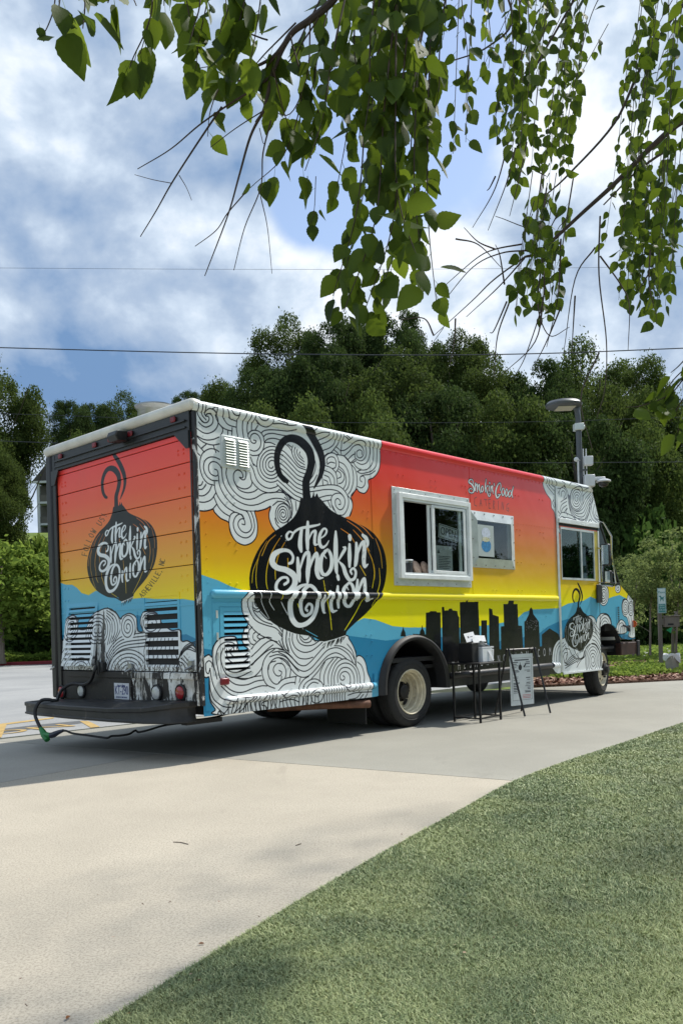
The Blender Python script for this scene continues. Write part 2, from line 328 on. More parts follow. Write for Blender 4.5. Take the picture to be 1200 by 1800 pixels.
def art_side(uv):
    a=Art(-.06,9.0,.3,3.32,uv);a.lw=.0105;a.ink=INK;a.white=WHITE
    grad(a,[(1.45,(243,232,28)),(1.6,(240,218,30)),(1.8,(226,180,40)),(2.1,(218,142,46)),(2.4,(222,108,48)),(2.75,(226,70,48)),(3.1,(230,50,50)),(3.2,(232,54,58))])
    # mountains
    a.V=None
    a.fill([(330,1000),(353,1010),(382,1019.6),(406,1031),(440,1042),(500,1075),(560,1112),(605,1108),(624.6,1093.8),(639,1086.5),(659.6,1089.4),(689.6,1100.6),(713,1103),(748,1103),(800,1104),(850,1100),(882,1094.8),(908,1087.5),(920,1076.4),(934.6,1071.5),(981,1069),(997,1061),(1024,1056),(1036,1048.7),(1043,1052),(1056,1056),(1069,1052),(1077,1048.7),(1088,1046),(1100,1052),(1130,1062),(1130,1300),(330,1300)],LB)
    a.fill([(330,1140),(356,1140),(380,1143),(440,1150),(607,1117),(640,1121),(678,1126),(695,1124),(760,1118),(860,1130),(930,1118),(949,1112),(961,1102),(981,1092.5),(996,1088),(1020,1092),(1056,1112),(1068,1110),(1130,1120),(1130,1300),(330,1300)],DB)
    # skyline
    a.view(730,1040,270)
    for p in ([(80,560),(80,165),(110,161),(115,152),(160,152),(165,161),(195,163),(200,560)],[(212,560),(205,120),(222,120),(225,148),(255,146),(262,132),(282,132),(288,146),(325,152),(330,185),(340,200),(347,560)],[(350,560),(345,82),(388,80),(400,62),(404,80),(488,80),(500,330),(507,560)],[(512,560),(512,225),(556,223),(560,440),(565,560)],[(578,560),(572,135),(580,126),(583,135),(598,137),(602,180),(648,195),(655,440),(660,560)],[(668,560),(665,272),(690,270),(685,97),(720,97),(722,70),(762,70),(765,97),(795,97),(802,265),(830,268),(838,435),(840,560)],[(850,560),(848,235),(860,225),(885,175),(888,140),(900,122),(913,140),(918,175),(955,225),(962,240),(970,420),(975,560)],[(985,560),(985,335),(1045,287),(1115,330),(1135,400),(1135,560)],[(32,350),(34,312),(46,292),(51,258),(58,292),(70,312),(74,350)],[(-118,350),(-112,318),(-102,298),(-96,272),(-90,298),(-80,318),(-76,350)],[(-20,700),(-20,330),(80,335),(80,300),(212,470),(350,430),(507,470),(575,455),(660,450),(840,440),(975,428),(1135,400),(1160,720),(-20,720)]): a.fill(p,BLK)
    rg=np.random.default_rng(3)
    for i in range(40):
        x=rg.uniform(862,955);y=rg.uniform(215,300);a.brush([(x,y,3.2),(x+2,y+2,3)],lin(120,120,124))
    # ---------------- lower cloud
    a.view(345,1030,180)
    a.cloud([(60,905),(72,858),(110,822),(150,806),(186,832),(190,750),(210,690),(250,632),(310,600),(440,592),(470,632),(482,700),(500,768),(560,752),(600,735),(560,700),(536,640),(540,560),(570,490),(604,446),(560,370),(532,270),(534,160),(572,92),(640,52),(900,80),(1300,550),(1430,642),(1740,580),(1790,625),(1840,710),(1870,800),(1873,830),(1905,815),(1950,840),(1985,910),(2005,1010),(2036,1090),(2042,1140),(2042,1200),(2040,1420),(1000,1560),(236,1508),(225,1447),(160,1337),(150,1167),(150,1070),(112,1075),(72,1035)])
    a.lines([(690,85),(620,120),(600,180),(610,260),(650,350),(720,420),(820,460),(920,490),(980,540),(1010,580)],[(660,190),(665,270),(700,340),(780,410),(890,450)],[(665,250),(700,272),(745,255)],[(680,190),(700,235),(730,240)],[(680,285),(720,305),(755,285)],[(604,440),(660,500),(760,580),(880,630),(960,680),(1015,735)],[(740,300),(830,390),(900,410),(960,470),(1010,540)],[(1015,510),(1005,620),(1030,720),(1090,780)],[(1060,520),(1052,640),(1085,760)],
     [(650,480),(610,530),(600,600),(630,670),(670,690)],[(700,535),(665,570),(665,620),(700,650)],[(745,560),(715,590),(740,620),(800,610)],
     [(640,740),(690,680),(760,620),(830,600),(880,610)],[(640,830),(720,760),(790,690),(870,640),(950,655)],[(645,930),(760,820),(850,750),(930,730),(1030,745)],[(470,1075),(580,1085),(680,1060),(760,975),(790,880)],[(480,1010),(600,950),(720,850),(830,745),(900,690)])
    a.lines([(970,990),(1000,1010),(985,1050),(940,1050),(905,1000),(910,950),(950,910),(1010,915),(1045,970),(1050,1040),(1040,1080)],[(1000,1060),(990,1110),(950,1150),(900,1135),(850,1060),(840,960),(870,900),(930,880)],[(845,980),(860,910),(920,850),(1000,845),(1070,890),(1105,970),(1095,1070)],[(920,1200),(830,1160),(785,1080),(770,980),(790,880),(840,800),(920,740)],[(860,830),(950,805),(1040,830),(1100,890),(1160,960),(1200,1000)],[(890,780),(980,765),(1060,790),(1130,850),(1200,920)],
     [(470,740),(480,680),(460,620),(430,595),(310,600),(250,640),(205,700),(190,800),(200,920),(230,1030),(245,1090)],[(440,720),(440,680),(400,660),(320,665),(260,720),(230,820),(245,940),(270,1050),(290,1100)],[(310,730),(282,830),(300,930),(340,1020),(420,1070),(520,1060),(640,1000)],[(330,960),(400,1005),(480,1010),(560,985),(620,950)],[(350,740),(360,840),(420,900),(500,905),(580,870),(620,830)],[(380,740),(400,790),(440,830),(540,830),(600,790)],[(410,735),(395,755),(410,775),(435,755),(430,725),(390,690),(350,690),(325,740)])
    a.view(345,1100,180)
    a.lines([(345,600),(430,670),(500,695),(600,690),(700,650),(790,635)],[(450,610),(560,630),(660,600),(760,585)],[(330,690),(400,750),(480,780),(560,775),(660,735),(760,705),(830,705)],[(295,710),(370,780),(440,820),(520,838),(620,830),(720,805)],[(160,500),(180,620),(220,740),(290,840),(380,880),(450,890)],[(155,620),(165,740),(200,850),(260,910),(330,950),(400,955)],[(150,700),(170,860),(230,940),(320,1030)],[(250,1040),(270,1000),(300,1040)],[(110,500),(112,440),(150,410),(185,440),(187,480)],[(110,500),(118,545),(142,560),(156,520)],
     [(320,1030),(380,950)],[(430,950),(440,890),(460,845)],[(410,1040),(500,960),(540,880),(545,850)],[(490,1020),(560,950),(600,890),(650,830)],[(575,1010),(570,920),(605,880)],[(635,1000),(625,915),(680,830)],[(690,990),(690,910),(720,820)],[(750,985),(740,900),(790,830),(820,790)],[(810,975),(800,940),(760,930),(765,900),(820,880)],[(825,790),(830,860),(830,970)],[(868,785),(862,860),(870,960)],[(915,780),(905,850),(912,930),(935,965)],[(800,940),(815,960)])
    a.view(490,1060,180)
    a.lines([(0,540),(70,560),(140,620),(220,710),(300,735),(370,690),(450,600),(530,510)],[(0,580),(80,620),(150,700),(220,770),(300,800),(380,760),(470,660),(560,560),(650,525),(730,540),(820,610),(880,720)],[(0,640),(80,690),(150,780),(220,850),(300,870),(380,830),(470,730),(560,630),(650,585),(720,600),(790,650)],[(380,890),(460,800),(540,680),(620,640),(690,635),(750,660)],[(650,500),(740,510),(830,570),(880,650),(905,740)],
     [(45,310),(45,450),(80,550)],[(95,345),(85,450),(110,560)],[(130,350),(125,450),(160,560),(230,640),(320,655),(400,635)],[(160,360),(160,450),(200,530),(280,575),(360,570),(430,530),(510,460)],[(215,370),(215,420),(250,475),(320,500),(400,490),(470,445)],[(245,375),(260,430),(310,465),(370,450),(395,400)],[(260,390),(300,430),(345,415),(360,385)],[(0,440),(50,530)],[(0,350),(40,400)],[(400,400),(430,455)],
     [(750,850),(770,870),(760,900),(730,900),(715,860),(740,815),(790,805),(830,850),(835,930),(800,985),(750,970),(720,935)],[(690,930),(690,850),(720,780),(770,755),(830,770),(870,830),(885,920),(860,1010),(800,1030),(740,970)],[(650,960),(650,850),(690,750),(760,705),(840,720),(900,790),(920,890),(910,1000),(860,1040)],[(615,960),(620,840),(660,730),(720,670),(780,655),(850,690),(910,750),(945,850),(950,950),(930,1040)],[(580,960),(580,840),(620,730),(690,640)],[(530,960),(530,850),(570,740),(640,650)],[(475,920),(490,800),(540,690)],[(920,690),(970,740),(1000,850),(995,960)],[(900,560),(905,640),(900,740)],[(800,480),(860,560),(890,660)],
     [(420,1085),(440,1100),(460,1075),(440,1045),(400,1050),(370,1100),(390,1160),(440,1170),(490,1140),(515,1060),(490,1010),(430,1005),(370,1040),(330,1110),(330,1190)],[(270,1190),(280,1050),(300,960),(360,905),(430,890),(490,920),(520,960)],[(310,1190),(310,1070),(340,980),(400,930),(460,940)],[(230,1100),(240,980),(290,900),(350,860)],[(190,950),(200,860)],[(240,930),(255,870)],[(0,930),(60,890),(140,870),(210,860)],[(0,1020),(60,960),(130,935),(185,930)],[(20,1090),(90,1040),(180,1040),(230,1100)],[(0,1060),(60,1110),(130,1080),(200,1090)],[(0,1160),(60,1140),(150,1130),(230,1160)],[(800,1080),(900,1050),(1080,1040)],[(810,1130),(900,1110),(960,1040)],[(1000,1110),(1030,1050),(1040,960)],[(940,1120),(980,1070)])
    for i in range(9): x=520+i*30;a.line([(x,970-i*2),(x+8,1030),(x+2,1090),(x+6,1165)])
    for i in range(24):
        x=-600+i*46;y=1218-(x+600)*.082;q=14*np.sin(i*.7);a.line([(x,y-60),(x+q,y-20),(x+q*.4,y+20),(x-q,y+75)])
    # blue end of the lower rail
    a.fill([(1085,935),(1150,925),(1160,1110),(1078,1115)],LB)
    # ---------------- upper cloud
    a.view(340,800,180)
    a.cloud([(-60,660),(40,650),(130,656),(200,642),(232,632),(250,670),(320,740),(414,790),(425,870),(450,940),(500,1008),(560,1045),(620,1052),(690,1020),(735,960),(750,880),(745,780),(718,662),(760,655),(850,630),(905,602),(886,680),(890,750),(920,830),(960,890),(1000,950),(1300,1100),(1767,733),(1830,713),(1857,633),(1862,553),(1845,480),(1897,413),(1915,397),(1940,430),(1997,448),(2032,418),(2052,363),(2047,293),(2107,263),(2157,203),(2182,123),(2187,13),(2182,-67),(2175,-140),(2150,-330),(1500,-700),(-60,-900)])
    a.lines([(245,310),(260,420),(310,520),(390,610),(470,660),(540,690)],[(295,240),(310,360),(370,480),(450,570),(540,630),(640,655),(740,655),(830,635),(905,600)],[(330,140),(345,290),(390,400),(470,500),(560,560),(660,588),(760,575),(860,530),(940,508),(1020,510),(1090,535),(1130,580)],[(390,155),(385,230),(420,340),(480,430),(560,495),(640,518),(720,505),(790,465),(850,445),(1000,435),(1080,455),(1130,510),(1155,600),(1155,700)],[(40,400),(100,400),(140,360),(148,340)],[(45,475),(120,475),(180,430),(215,360)],[(45,545),(130,552),(210,520),(265,440)],[(40,360),(90,350),(110,310)],[(240,490),(290,600),(350,670),(430,720)],[(225,635),(270,580)],
     [(540,260),(575,265),(580,235),(560,195),(520,175),(490,190),(470,230),(475,300),(510,360),(570,392),(630,392),(675,360),(690,310)],[(500,180),(560,165),(610,190),(618,230),(605,280),(580,290),(560,280),(540,260)],[(475,300),(530,400),(620,440),(700,430),(750,400)])
    a.fill([(550,690),(490,670),(445,690),(425,730),(418,800),(440,910),(490,1000),(560,1045),(620,1052),(690,1020),(735,960),(750,880),(745,780),(715,660),(640,660)],WHITE)
    a.lines([(570,808),(600,815),(605,790),(590,752),(555,750),(525,790),(530,840),(565,890),(615,910),(660,890),(682,840),(670,760),(640,680),(615,655)],[(595,745),(570,700),(530,695),(490,730),(468,800),(480,870),(520,930),(580,965),(640,965),(690,920),(715,850),(710,770),(690,700),(670,655)],[(590,745),(560,700),(490,670),(445,690),(425,730),(418,800),(440,910),(490,1000),(560,1045),(620,1052),(690,1020),(735,960),(750,880),(745,780),(715,660)])
    a.spiral((1050,690),(92,135),3.6,ph=2.2,d=-1)
    a.lines([(905,602),(886,680),(890,750),(920,830),(960,890),(1000,940)],[(930,590),(990,545),(1050,550),(1110,590),(1140,650),(1140,720),(1100,790)],[(955,740),(975,810),(1030,870)],[(1130,510),(1160,620),(1145,740)],[(1100,460),(1180,520)])
    a.fill([(245,310),(170,330),(110,260),(80,170),(75,80),(95,0),(140,-50),(200,-75),(260,-65),(310,0),(330,160),(295,240)],WHITE)
    a.lines([(250,165),(280,180),(290,230),(255,245),(205,220),(180,170),(185,110),(220,78),(270,85),(310,120),(330,160)],[(285,300),(220,295),(160,250),(125,180),(120,120),(140,60),(190,25),(250,25),(310,50)],[(240,352),(170,330),(110,260),(80,170),(75,80),(95,0),(140,-50),(200,-75),(260,-65),(300,-40)])
    a.view(340,700,180)
    a.lines([(145,205),(160,185),(200,185),(230,230),(225,290),(190,325),(140,338),(90,310),(60,280)],[(150,210),(175,215),(185,245),(165,280),(125,285),(90,260),(70,230)],[(20,330),(60,370),(120,405),(180,410),(245,380),(285,320),(288,250),(262,190),(215,145),(165,130),(135,150),(130,180),(145,210)],[(30,20),(38,110),(50,190),(90,250),(130,288)],[(85,40),(88,130),(105,200),(150,255)],[(125,55),(122,140),(135,190)],[(30,430),(90,470),(160,490),(240,480),(300,455)],[(30,430),(80,490),(150,530),(230,548),(305,535)],[(300,300),(345,360),(335,410),(320,430)],[(25,510),(80,580),(130,630)],[(95,585),(150,540)],[(235,555),(265,635)],[(25,620),(75,670)],
     [(255,100),(258,190),(275,250),(310,310),(370,360),(450,385)],[(320,100),(330,180),(360,250),(410,310),(500,340)],[(370,115),(395,190),(430,240),(500,268)],[(415,130),(450,190),(490,210),(515,205)],[(525,150),(510,260),(505,350),(520,450)],[(455,345),(450,430)],[(405,385),(402,425)],[(200,130),(230,112),(255,112)],[(607,175),(580,270),(575,360),(590,470)],[(665,190),(635,290),(630,380),(645,440)],[(712,200),(685,290),(680,370)],
     [(735,210),(770,255),(820,270),(850,250),(850,225)],[(710,260),(760,300),(830,335),(880,330),(910,290),(910,245)],[(755,320),(725,370)],[(915,305),(1000,305),(1100,325),(1180,320)],[(790,410),(830,380),(900,370),(1000,375),(1100,385),(1190,372)],[(815,460),(850,425),(920,412),(1000,425),(1090,440),(1180,435)],[(1040,275),(1080,310)],[(960,260),(1040,290)])
    a.spiral((915,785),(190,235),5,ph=.5,d=1)
    a.lines([(665,870),(680,960),(730,1030),(800,1085),(880,1108),(960,1100),(1010,1070)],[(700,830),(740,950),(800,1020),(880,1055),(950,1045),(1000,1020)],[(835,510),(870,480),(940,470),(1020,490)],[(830,520),(900,520),(960,545)],[(670,690),(705,790)],[(665,770),(700,830)],[(705,770),(735,800)],[(1000,1070),(1060,1110),(1120,1190)],[(980,1000),(1050,1090),(1150,1180)])
    a.fill([(655,480),(640,440),(660,395),(710,375),(770,390),(815,440),(830,520),(815,600),(770,660),(700,672),(665,660)],WHITE)
    a.lines([(655,480),(640,440),(660,395),(710,375),(770,390),(815,440),(830,520),(815,600),(770,660),(700,672),(665,660)],[(705,490),(735,500),(720,527),(685,520),(665,480),(680,430),(720,412),(765,440),(790,500),(785,560),(755,605),(710,620),(665,605)])
    a.view(500,730,180)
    A=[(-67,390),(0,430),(60,490),(120,560),(170,610),(250,640)];B=[(-87,810),(0,890),(60,940),(120,985),(200,1020)]
    a.fill(list(A)+[(270,1000)]+B[::-1],WHITE);a.bands(A,B,7)
    a.lines([(95,360),(85,430),(120,520),(180,590),(240,610)],[(125,375),(115,430),(150,520),(235,580)],[(150,400),(145,440),(175,500),(230,545)],[(180,430),(175,460),(215,510)],[(0,330),(50,370),(90,430)],[(40,340),(80,370)],[(190,310),(300,370)],[(250,370),(330,470),(365,580),(340,690),(280,780)],[(300,470),(335,560),(330,650)],[(280,820),(340,770),(380,700)],
     [(350,230),(430,205),(500,210)],[(330,180),(360,160)],[(215,140),(290,190),(350,250),(375,330)],[(385,320),(400,290),(450,270),(495,240),(500,205)],[(385,380),(430,340),(500,310),(550,270),(545,210)],[(415,480),(440,420),(520,385),(575,340),(595,270),(585,215)],[(430,600),(450,500),(500,450),(545,435),(600,370),(630,320),(635,225)],[(605,370),(650,410),(665,455)],[(575,400),(620,440),(630,460)],[(665,225),(668,330),(660,420)],[(690,330),(740,290),(770,260)],[(680,250),(730,290)],[(700,240),(745,275)],
     [(905,460),(905,420),(875,405),(845,430),(850,480),(885,500),(920,470),(925,410),(895,360),(850,345),(800,370),(760,420),(700,475)],[(825,430),(825,490),(860,525),(910,530),(950,480),(955,400),(925,330),(870,300),(815,310),(770,360),(710,405),(665,415)],[(740,520),(790,470),(825,450)],[(770,560),(830,510)],[(845,550),(900,575),(960,555),(990,490),(1000,400),(975,330),(955,305)],[(805,550),(840,605),(900,640),(970,630),(1020,570),(1040,480),(1035,380),(1010,310)],[(850,660),(890,680),(950,675),(1020,650),(1070,590),(1080,480),(1080,380),(1060,330)],[(790,560),(840,530)],
     [(905,780),(885,760),(890,720),(925,715),(945,760),(935,820),(900,850),(855,835)],[(850,660),(870,650),(900,640)],[(895,715),(930,700),(1000,690),(1060,650)],
     [(500,560),(495,520),(530,490),(580,495),(605,550),(595,610),(560,625)],[(500,575),(540,550),(590,560)],[(465,580),(465,510),(500,460),(560,440),(610,470),(635,550),(630,620),(600,670)],[(460,755),(500,775),(505,815)],[(465,700),(520,730),(545,810)],[(465,645),(540,680),(580,740),(585,810)],[(465,585),(550,620),(605,690),(620,815)],[(440,710),(450,815)],[(455,600),(450,680),(420,750)],
     [(610,460),(700,480),(770,560),(800,660),(805,770),(780,870),(745,925)],[(640,545),(700,580),(745,660),(760,760),(745,840),(715,885)],[(640,600),(690,650),(720,740),(715,810),(690,860)],[(620,650),(655,680),(660,720),(625,740)],[(640,630),(690,680),(700,740),(670,790),(635,800)],[(690,470),(775,570),(830,640),(850,760),(840,850),(790,945)])
    a.fill([(275,845),(400,830),(520,815),(620,825),(690,870),(740,940),(790,1000),(795,1080),(760,1180),(700,1200),(560,1110),(430,1020)],WHITE)
    a.lines([(275,845),(400,830),(520,815),(620,825),(690,870),(740,950),(750,1030),(730,1110),(690,1165),(640,1170)],[(275,900),(380,885),(480,870),(580,875),(650,905),(700,970),(705,1040),(680,1095),(640,1105),(600,1060),(595,1000),(620,975),(650,1000),(655,1040),(635,1045)],[(410,965),(480,945),(550,935)],[(440,1010),(500,1000),(545,990)],[(575,1110),(550,1040),(550,960),(590,920),(650,915),(690,950)],[(740,940),(785,1000),(795,1080),(760,1180)],[(510,1010),(540,1080)],[(560,1060),(600,1140)])
    a.lines([(60,960),(90,1080),(80,1200)],[(130,1010),(140,1120)],[(0,960),(40,1000),(75,1090)])
    logo(a)
    # ---------------- cab: upper cloud
    a.lw=.0115
    a.view(930,800,160)
    a.cloud([(158,230),(162,300),(178,400),(220,505),(280,592),(290,690),(325,750),(345,850),(360,960),(397,1030),(400,868),(700,905),(960,940),(930,700),(860,300),(500,180)])
    A=[(540,540),(570,680),(640,722),(700,650),(745,560),(830,470)];B=[(505,520),(540,750),(650,890),(730,900),(790,740),(840,580)]
    a.bands(A,B,4)
    a.spiral((620,575),(88,160),4,ph=-1.2,d=1,ring=True)
    a.lines([(390,805),(430,755),(520,780),(620,830),(720,850)],[(400,770),(380,740),(345,660),(350,560),(385,480)],[(490,660),(440,700),(415,750)],[(490,610),(420,660),(405,740)],[(490,700),(455,760)],[(490,560),(410,620)],[(500,790),(480,740),(500,700)],[(415,860),(460,820),(560,840),(660,885)],[(390,830),(440,810),(490,860)],[(690,480),(740,440),(800,440)],[(700,540),(760,480),(820,470)],[(390,520),(400,450),(440,430),(480,470),(490,560),(450,590)],[(415,540),(425,480),(455,475),(470,520),(450,570)],[(430,400),(480,440),(510,520),(515,640),(540,740)],[(350,440),(420,430),(440,380),(400,350)],[(195,290),(230,400),(320,520)],[(220,300),(260,400),(325,470)],[(250,300),(290,390),(330,420)],[(280,300),(320,350),(350,400)],[(320,590),(300,630),(325,690)],[(500,400),(520,370),(560,370),(690,430),(780,430)],[(800,570),(790,700),(820,830),(880,890)],[(830,570),(815,700),(850,820),(910,880)],[(855,650),(840,740),(870,830),(915,850)],[(875,730),(870,780),(900,820)],[(770,890),(800,850),(830,900)],[(720,890),(780,760),(800,640)],[(330,620),(345,700),(390,760)],[(360,850),(375,960)])
    # ---------------- cab: lower cloud, emblem, nose
    a.view(960,1020,160)
    a.cloud([(72,1130),(75,1000),(95,880),(150,790),(230,752),(236,640),(300,560),(520,480),(585,470),(632,510),(648,560),(662,500),(700,452),(750,436),(805,452),(846,520),(856,620),(840,690),(808,740),(880,742),(860,900),(800,1250),(210,1250),(80,1180)])
    a.lines([(100,1110),(100,1000),(125,880),(190,800)],[(130,1110),(130,1000),(155,890),(215,820)],[(165,1110),(165,1000),(185,910),(240,840)],[(200,950),(240,900),(290,910)],[(210,1010),(230,960),(270,960),(250,1000),(245,1060)],[(270,790),(290,900),(340,1000),(420,1050)],[(240,870),(270,960),(250,1050)],[(350,900),(385,980),(440,1045)])
    a.bands([(215,1010),(240,1090),(300,1020),(360,980)],[(240,1160),(300,1120),(370,1080),(400,1060)],3)
    a.bands([(390,1150),(440,1060),(500,1000),(510,900),(560,840)],[(400,960),(420,1030),(470,1010),(490,930)],2)
    a.spiral((605,1060),(100,230),4.6,ph=-1.7,d=-1,ring=True)
    a.bands([(620,560),(700,680),(720,760)],[(590,840),(640,860),(700,960)],4)
    a.lines([(540,490),(590,520),(620,600),(640,690)],[(560,540),(590,580),(610,650)],[(650,560),(640,640),(660,720)])
    a.spiral((772,625),(84,178),3.7,ph=-2.2,d=-1,ring=True)
    a.bands([(700,800),(730,860),(740,960),(740,1100)],[(800,770),(770,850),(760,960),(755,1100)],3)
    a.bands([(700,620),(720,740),(800,780)],[(700,480),(690,640),(700,780)],1)
    a.spiral((750,190),(68,145),4,ph=.6,d=1,ring=True)
    a.spiral((938,105),(36,62),1.7,ph=1.2,d=1,ring=True)
    a.cloud([(1075,185),(1110,215),(1140,270),(1150,500),(1165,740),(1080,740),(1090,640),(1060,500),(1010,460),(988,360),(1000,270),(1030,245),(1050,270)])
    a.spiral((1038,350),(46,105),2.8,ph=0,d=1,ring=True);a.spiral((1108,375),(34,95),2.6,ph=1,d=-1,ring=True)
    a.lines([(1075,200),(1095,260)],[(1095,215),(1115,280)],[(1115,235),(1130,300)],[(1075,480),(1100,600),(1100,720)],[(1110,480),(1130,600),(1125,720)],[(1140,470),(1145,700)])
    a.cloud([(925,700),(925,600),(960,530),(1000,525),(1040,580),(1045,690)])
    a.lines([(945,690),(950,600),(990,560),(1020,600),(1020,690)],[(965,690),(975,620),(1000,610),(1003,690)])
    a.V=(960,1020,160/1200)
    src=[(38,740),(1150,620),(500,70),(700,1225),(95,520)];V=lambda p:a.uv(np.array([(960+x*160/1200,1020+y*160/1200) for x,y in p]))
    logo(a,aff(src,V([(232,690),(612,640),(405,360),(438,930),(255,570)])),.8)
    # white letters over the serving side
    a.view(810,830,110)
    SG=[[(232,225,9),(215,150,10),(165,145,14),(150,195,18),(210,240,20),(245,310,20),(230,385,16),(175,395,12),(148,350,12),(180,310,10),(212,335,9)],[(270,210,12),(268,350,16)],[(275,280,6),(300,225,12),(310,300,16),(305,375,10)],[(315,290,6),(345,235,12),(345,320,16),(370,395,8)],[(400,270,10),(380,330,14),(395,380,12),(425,340,12),(415,270,10)],[(478,140,8),(462,280,16),(468,380,10)],[(470,310,6),(510,255,12)],[(480,310,8),(505,400,14),(535,465,12),(560,430,10),(540,400,8)],[(535,270,12),(530,370,10)],[(545,208,18),(546,215,14)],[(570,270,12),(565,380,10)],[(570,320,6),(600,262,12),(600,350,14),(618,410,7)],[(630,225,14),(640,265,7)],[(745,350,8),(762,260,10),(735,208,12),(685,280,16),(660,400,20),(690,490,18),(740,440,12),(755,425,8)],[(700,430,8),(755,428,8)],[(800,305,8),(775,370,14),(795,450,12),(830,390,12),(815,310,9)],[(865,320,8),(845,390,14),(860,465,12),(895,410,12),(880,330,9)],[(930,350,8),(905,410,14),(920,475,12),(960,420,12),(945,350,9)],[(1000,280,8),(970,400,14),(985,485,8)]]
    for l in SG: a.brush(l,BLK,1.,.022)
    for l in SG: a.brush(l,LETTER,1.15)
    D=lin(92,52,44)
    for x,y,segs in ((250,480,[[(45,0),(5,20),(5,150),(50,170)]]),(355,520,[[(0,130),(20,0),(40,130)],[(8,80),(32,80)]]),(440,510,[[(0,10),(50,20)],[(25,15),(40,130)]]),(520,520,[[(40,0),(5,0),(10,170),(45,175)],[(8,80),(35,85)]]),(610,545,[[(5,160),(5,0),(30,20),(28,60),(8,80),(35,170)]]),(695,555,[[(15,0),(15,160)]]),(775,570,[[(0,140),(5,0),(35,150),(38,10)]]),(865,600,[[(45,0),(10,20),(5,130),(40,150),(45,90),(25,90)]])):
        for sg in segs: a.strokeP(a.m([(x+u,y+v) for u,v in sg]),.009*PPM,D)
    return a
def art_rear(uv):
    # first coordinate is u=-t so that reading runs left to right
    a=Art(-2.62,.06,.45,3.1,uv);a.lw=.0105;a.ink=INK;a.white=WHITE
    grad(a,[(1.1,(244,234,36)),(1.4,(242,226,36)),(1.6,(236,200,44)),(1.9,(232,164,62)),(2.2,(232,128,62)),(2.55,(234,90,60)),(2.95,(236,66,62))])
    a.view(95,780,250)
    a.fill([(30,1180),(60,1172),(110,1190),(160,1190),(200,1215),(240,1260),(300,1278),(360,1240),(420,1260),(460,1295),(560,1290),(660,1310),(760,1300),(860,1310),(1000,1310),(1100,1310),(1220,1330),(1220,2400),(20,2400)],LB)
    a.view(95,1040,260)
    a.fill([(40,360),(90,350),(110,420),(300,420),(640,210),(680,190),(720,200),(740,340),(960,330),(1030,350),(1080,345),(1160,385),(1160,700),(20,700)],DB)
    # clouds
    a.cloud([(10,720),(30,580),(50,430),(92,380),(108,330),(104,280),(130,212),(180,194),(222,230),(230,300),(298,300),(312,230),(352,170),(430,135),(500,160),(546,222),(565,198),(620,177),(672,210),(682,280),(692,322),(728,320),(706,250),(728,172),(790,160),(850,180),(882,250),(960,312),(1032,312),(1042,400),(1092,400),(1150,450),(1170,560),(1172,640),(1170,720)])
    a.bands([(430,700),(470,560),(560,470),(760,440)],[(430,520),(480,430),(570,360),(760,330)],3)
    a.bands([(440,130),(520,190),(545,300),(500,400)],[(430,215),(460,260),(460,330),(440,430)],3)
    for k in range(6):
        t=np.linspace(np.pi,2*np.pi,24);r=30+28*k
        if k==5: pass
        a.line(np.column_stack([612+r*np.cos(t),655+1.08*r*np.sin(t)]),n=2)
    a.spiral((375,310),(78,135),4.2,ph=2.6,d=-1)
    a.lines([(352,170),(430,135),(500,160),(546,222)])
    a.spiral((605,290),(62,110),2.8,ph=.6,d=1);a.lines([(546,222),(565,198),(620,177),(672,210),(682,280),(660,350)])
    a.spiral((172,300),(58,105),3,ph=1.5,d=1,ring=True)
    for k in range(4): a.line([(50+k*34,690),(66+k*30,560+k*14),(112+k*28,440+k*22)])
    for k in range(4): 
        t=np.linspace(np.pi,2*np.pi,18);a.line(np.column_stack([290+(22+22*k)*np.cos(t),650+(26+30*k)*np.sin(t)]),n=2)
    a.spiral((800,260),(80,95),2.2,ph=.4,d=1,ring=True)
    for k in range(5): a.line([(1010-k*6,690),(1020+k*8,560-k*24),(1080+k*20,470-k*16),(1160,490-k*10)])
    for k in range(4): a.line([(1140-k*30,700),(1120-k*28,600),(1060-k*20,520+k*20)])
    for k in range(8): a.line([(730+k*34,700),(750+k*40,600),(740+k*36,500),(760+k*30,380)])
    a.V=(95,780,250/1200)
    src=[(38,740),(1150,620),(500,70),(700,1225),(330,405),(1000,600),(430,1110),(1020,890)]
    V=lambda p:a.uv(np.array([(95+x*250/1200,780+y*250/1200) for x,y in p]))
    logo(a,aff(src,V([(300,1000),(890,850),(515,540),(590,1335),(435,790),(795,855),(475,1255),(800,1065)])))
    # soot blown up the middle of the door
    a.view(95,1040,260); rs=np.random.default_rng(4)
    for i in range(190):
        y=rs.uniform(150,650); w=(y-120)/530*42; x=412-(y-150)*.03+rs.normal()*w*.42
        a.brush([(x,y,3),(x+rs.normal()*3,y+30+rs.random()*50,3+w*.16)],lin(*[70+rs.integers(-14,26)]*3))
    for i in range(700):
        x=rs.uniform(20,1160);y=655-abs(rs.normal())*60;a.brush([(x,y,2),(x+rs.normal()*3,y+rs.uniform(4,22),3.5)],lin(*(np.array([92,84,74])*rs.uniform(.6,1.3))))
    # small hand lettering round the bulb
    D=lin(84,70,40)
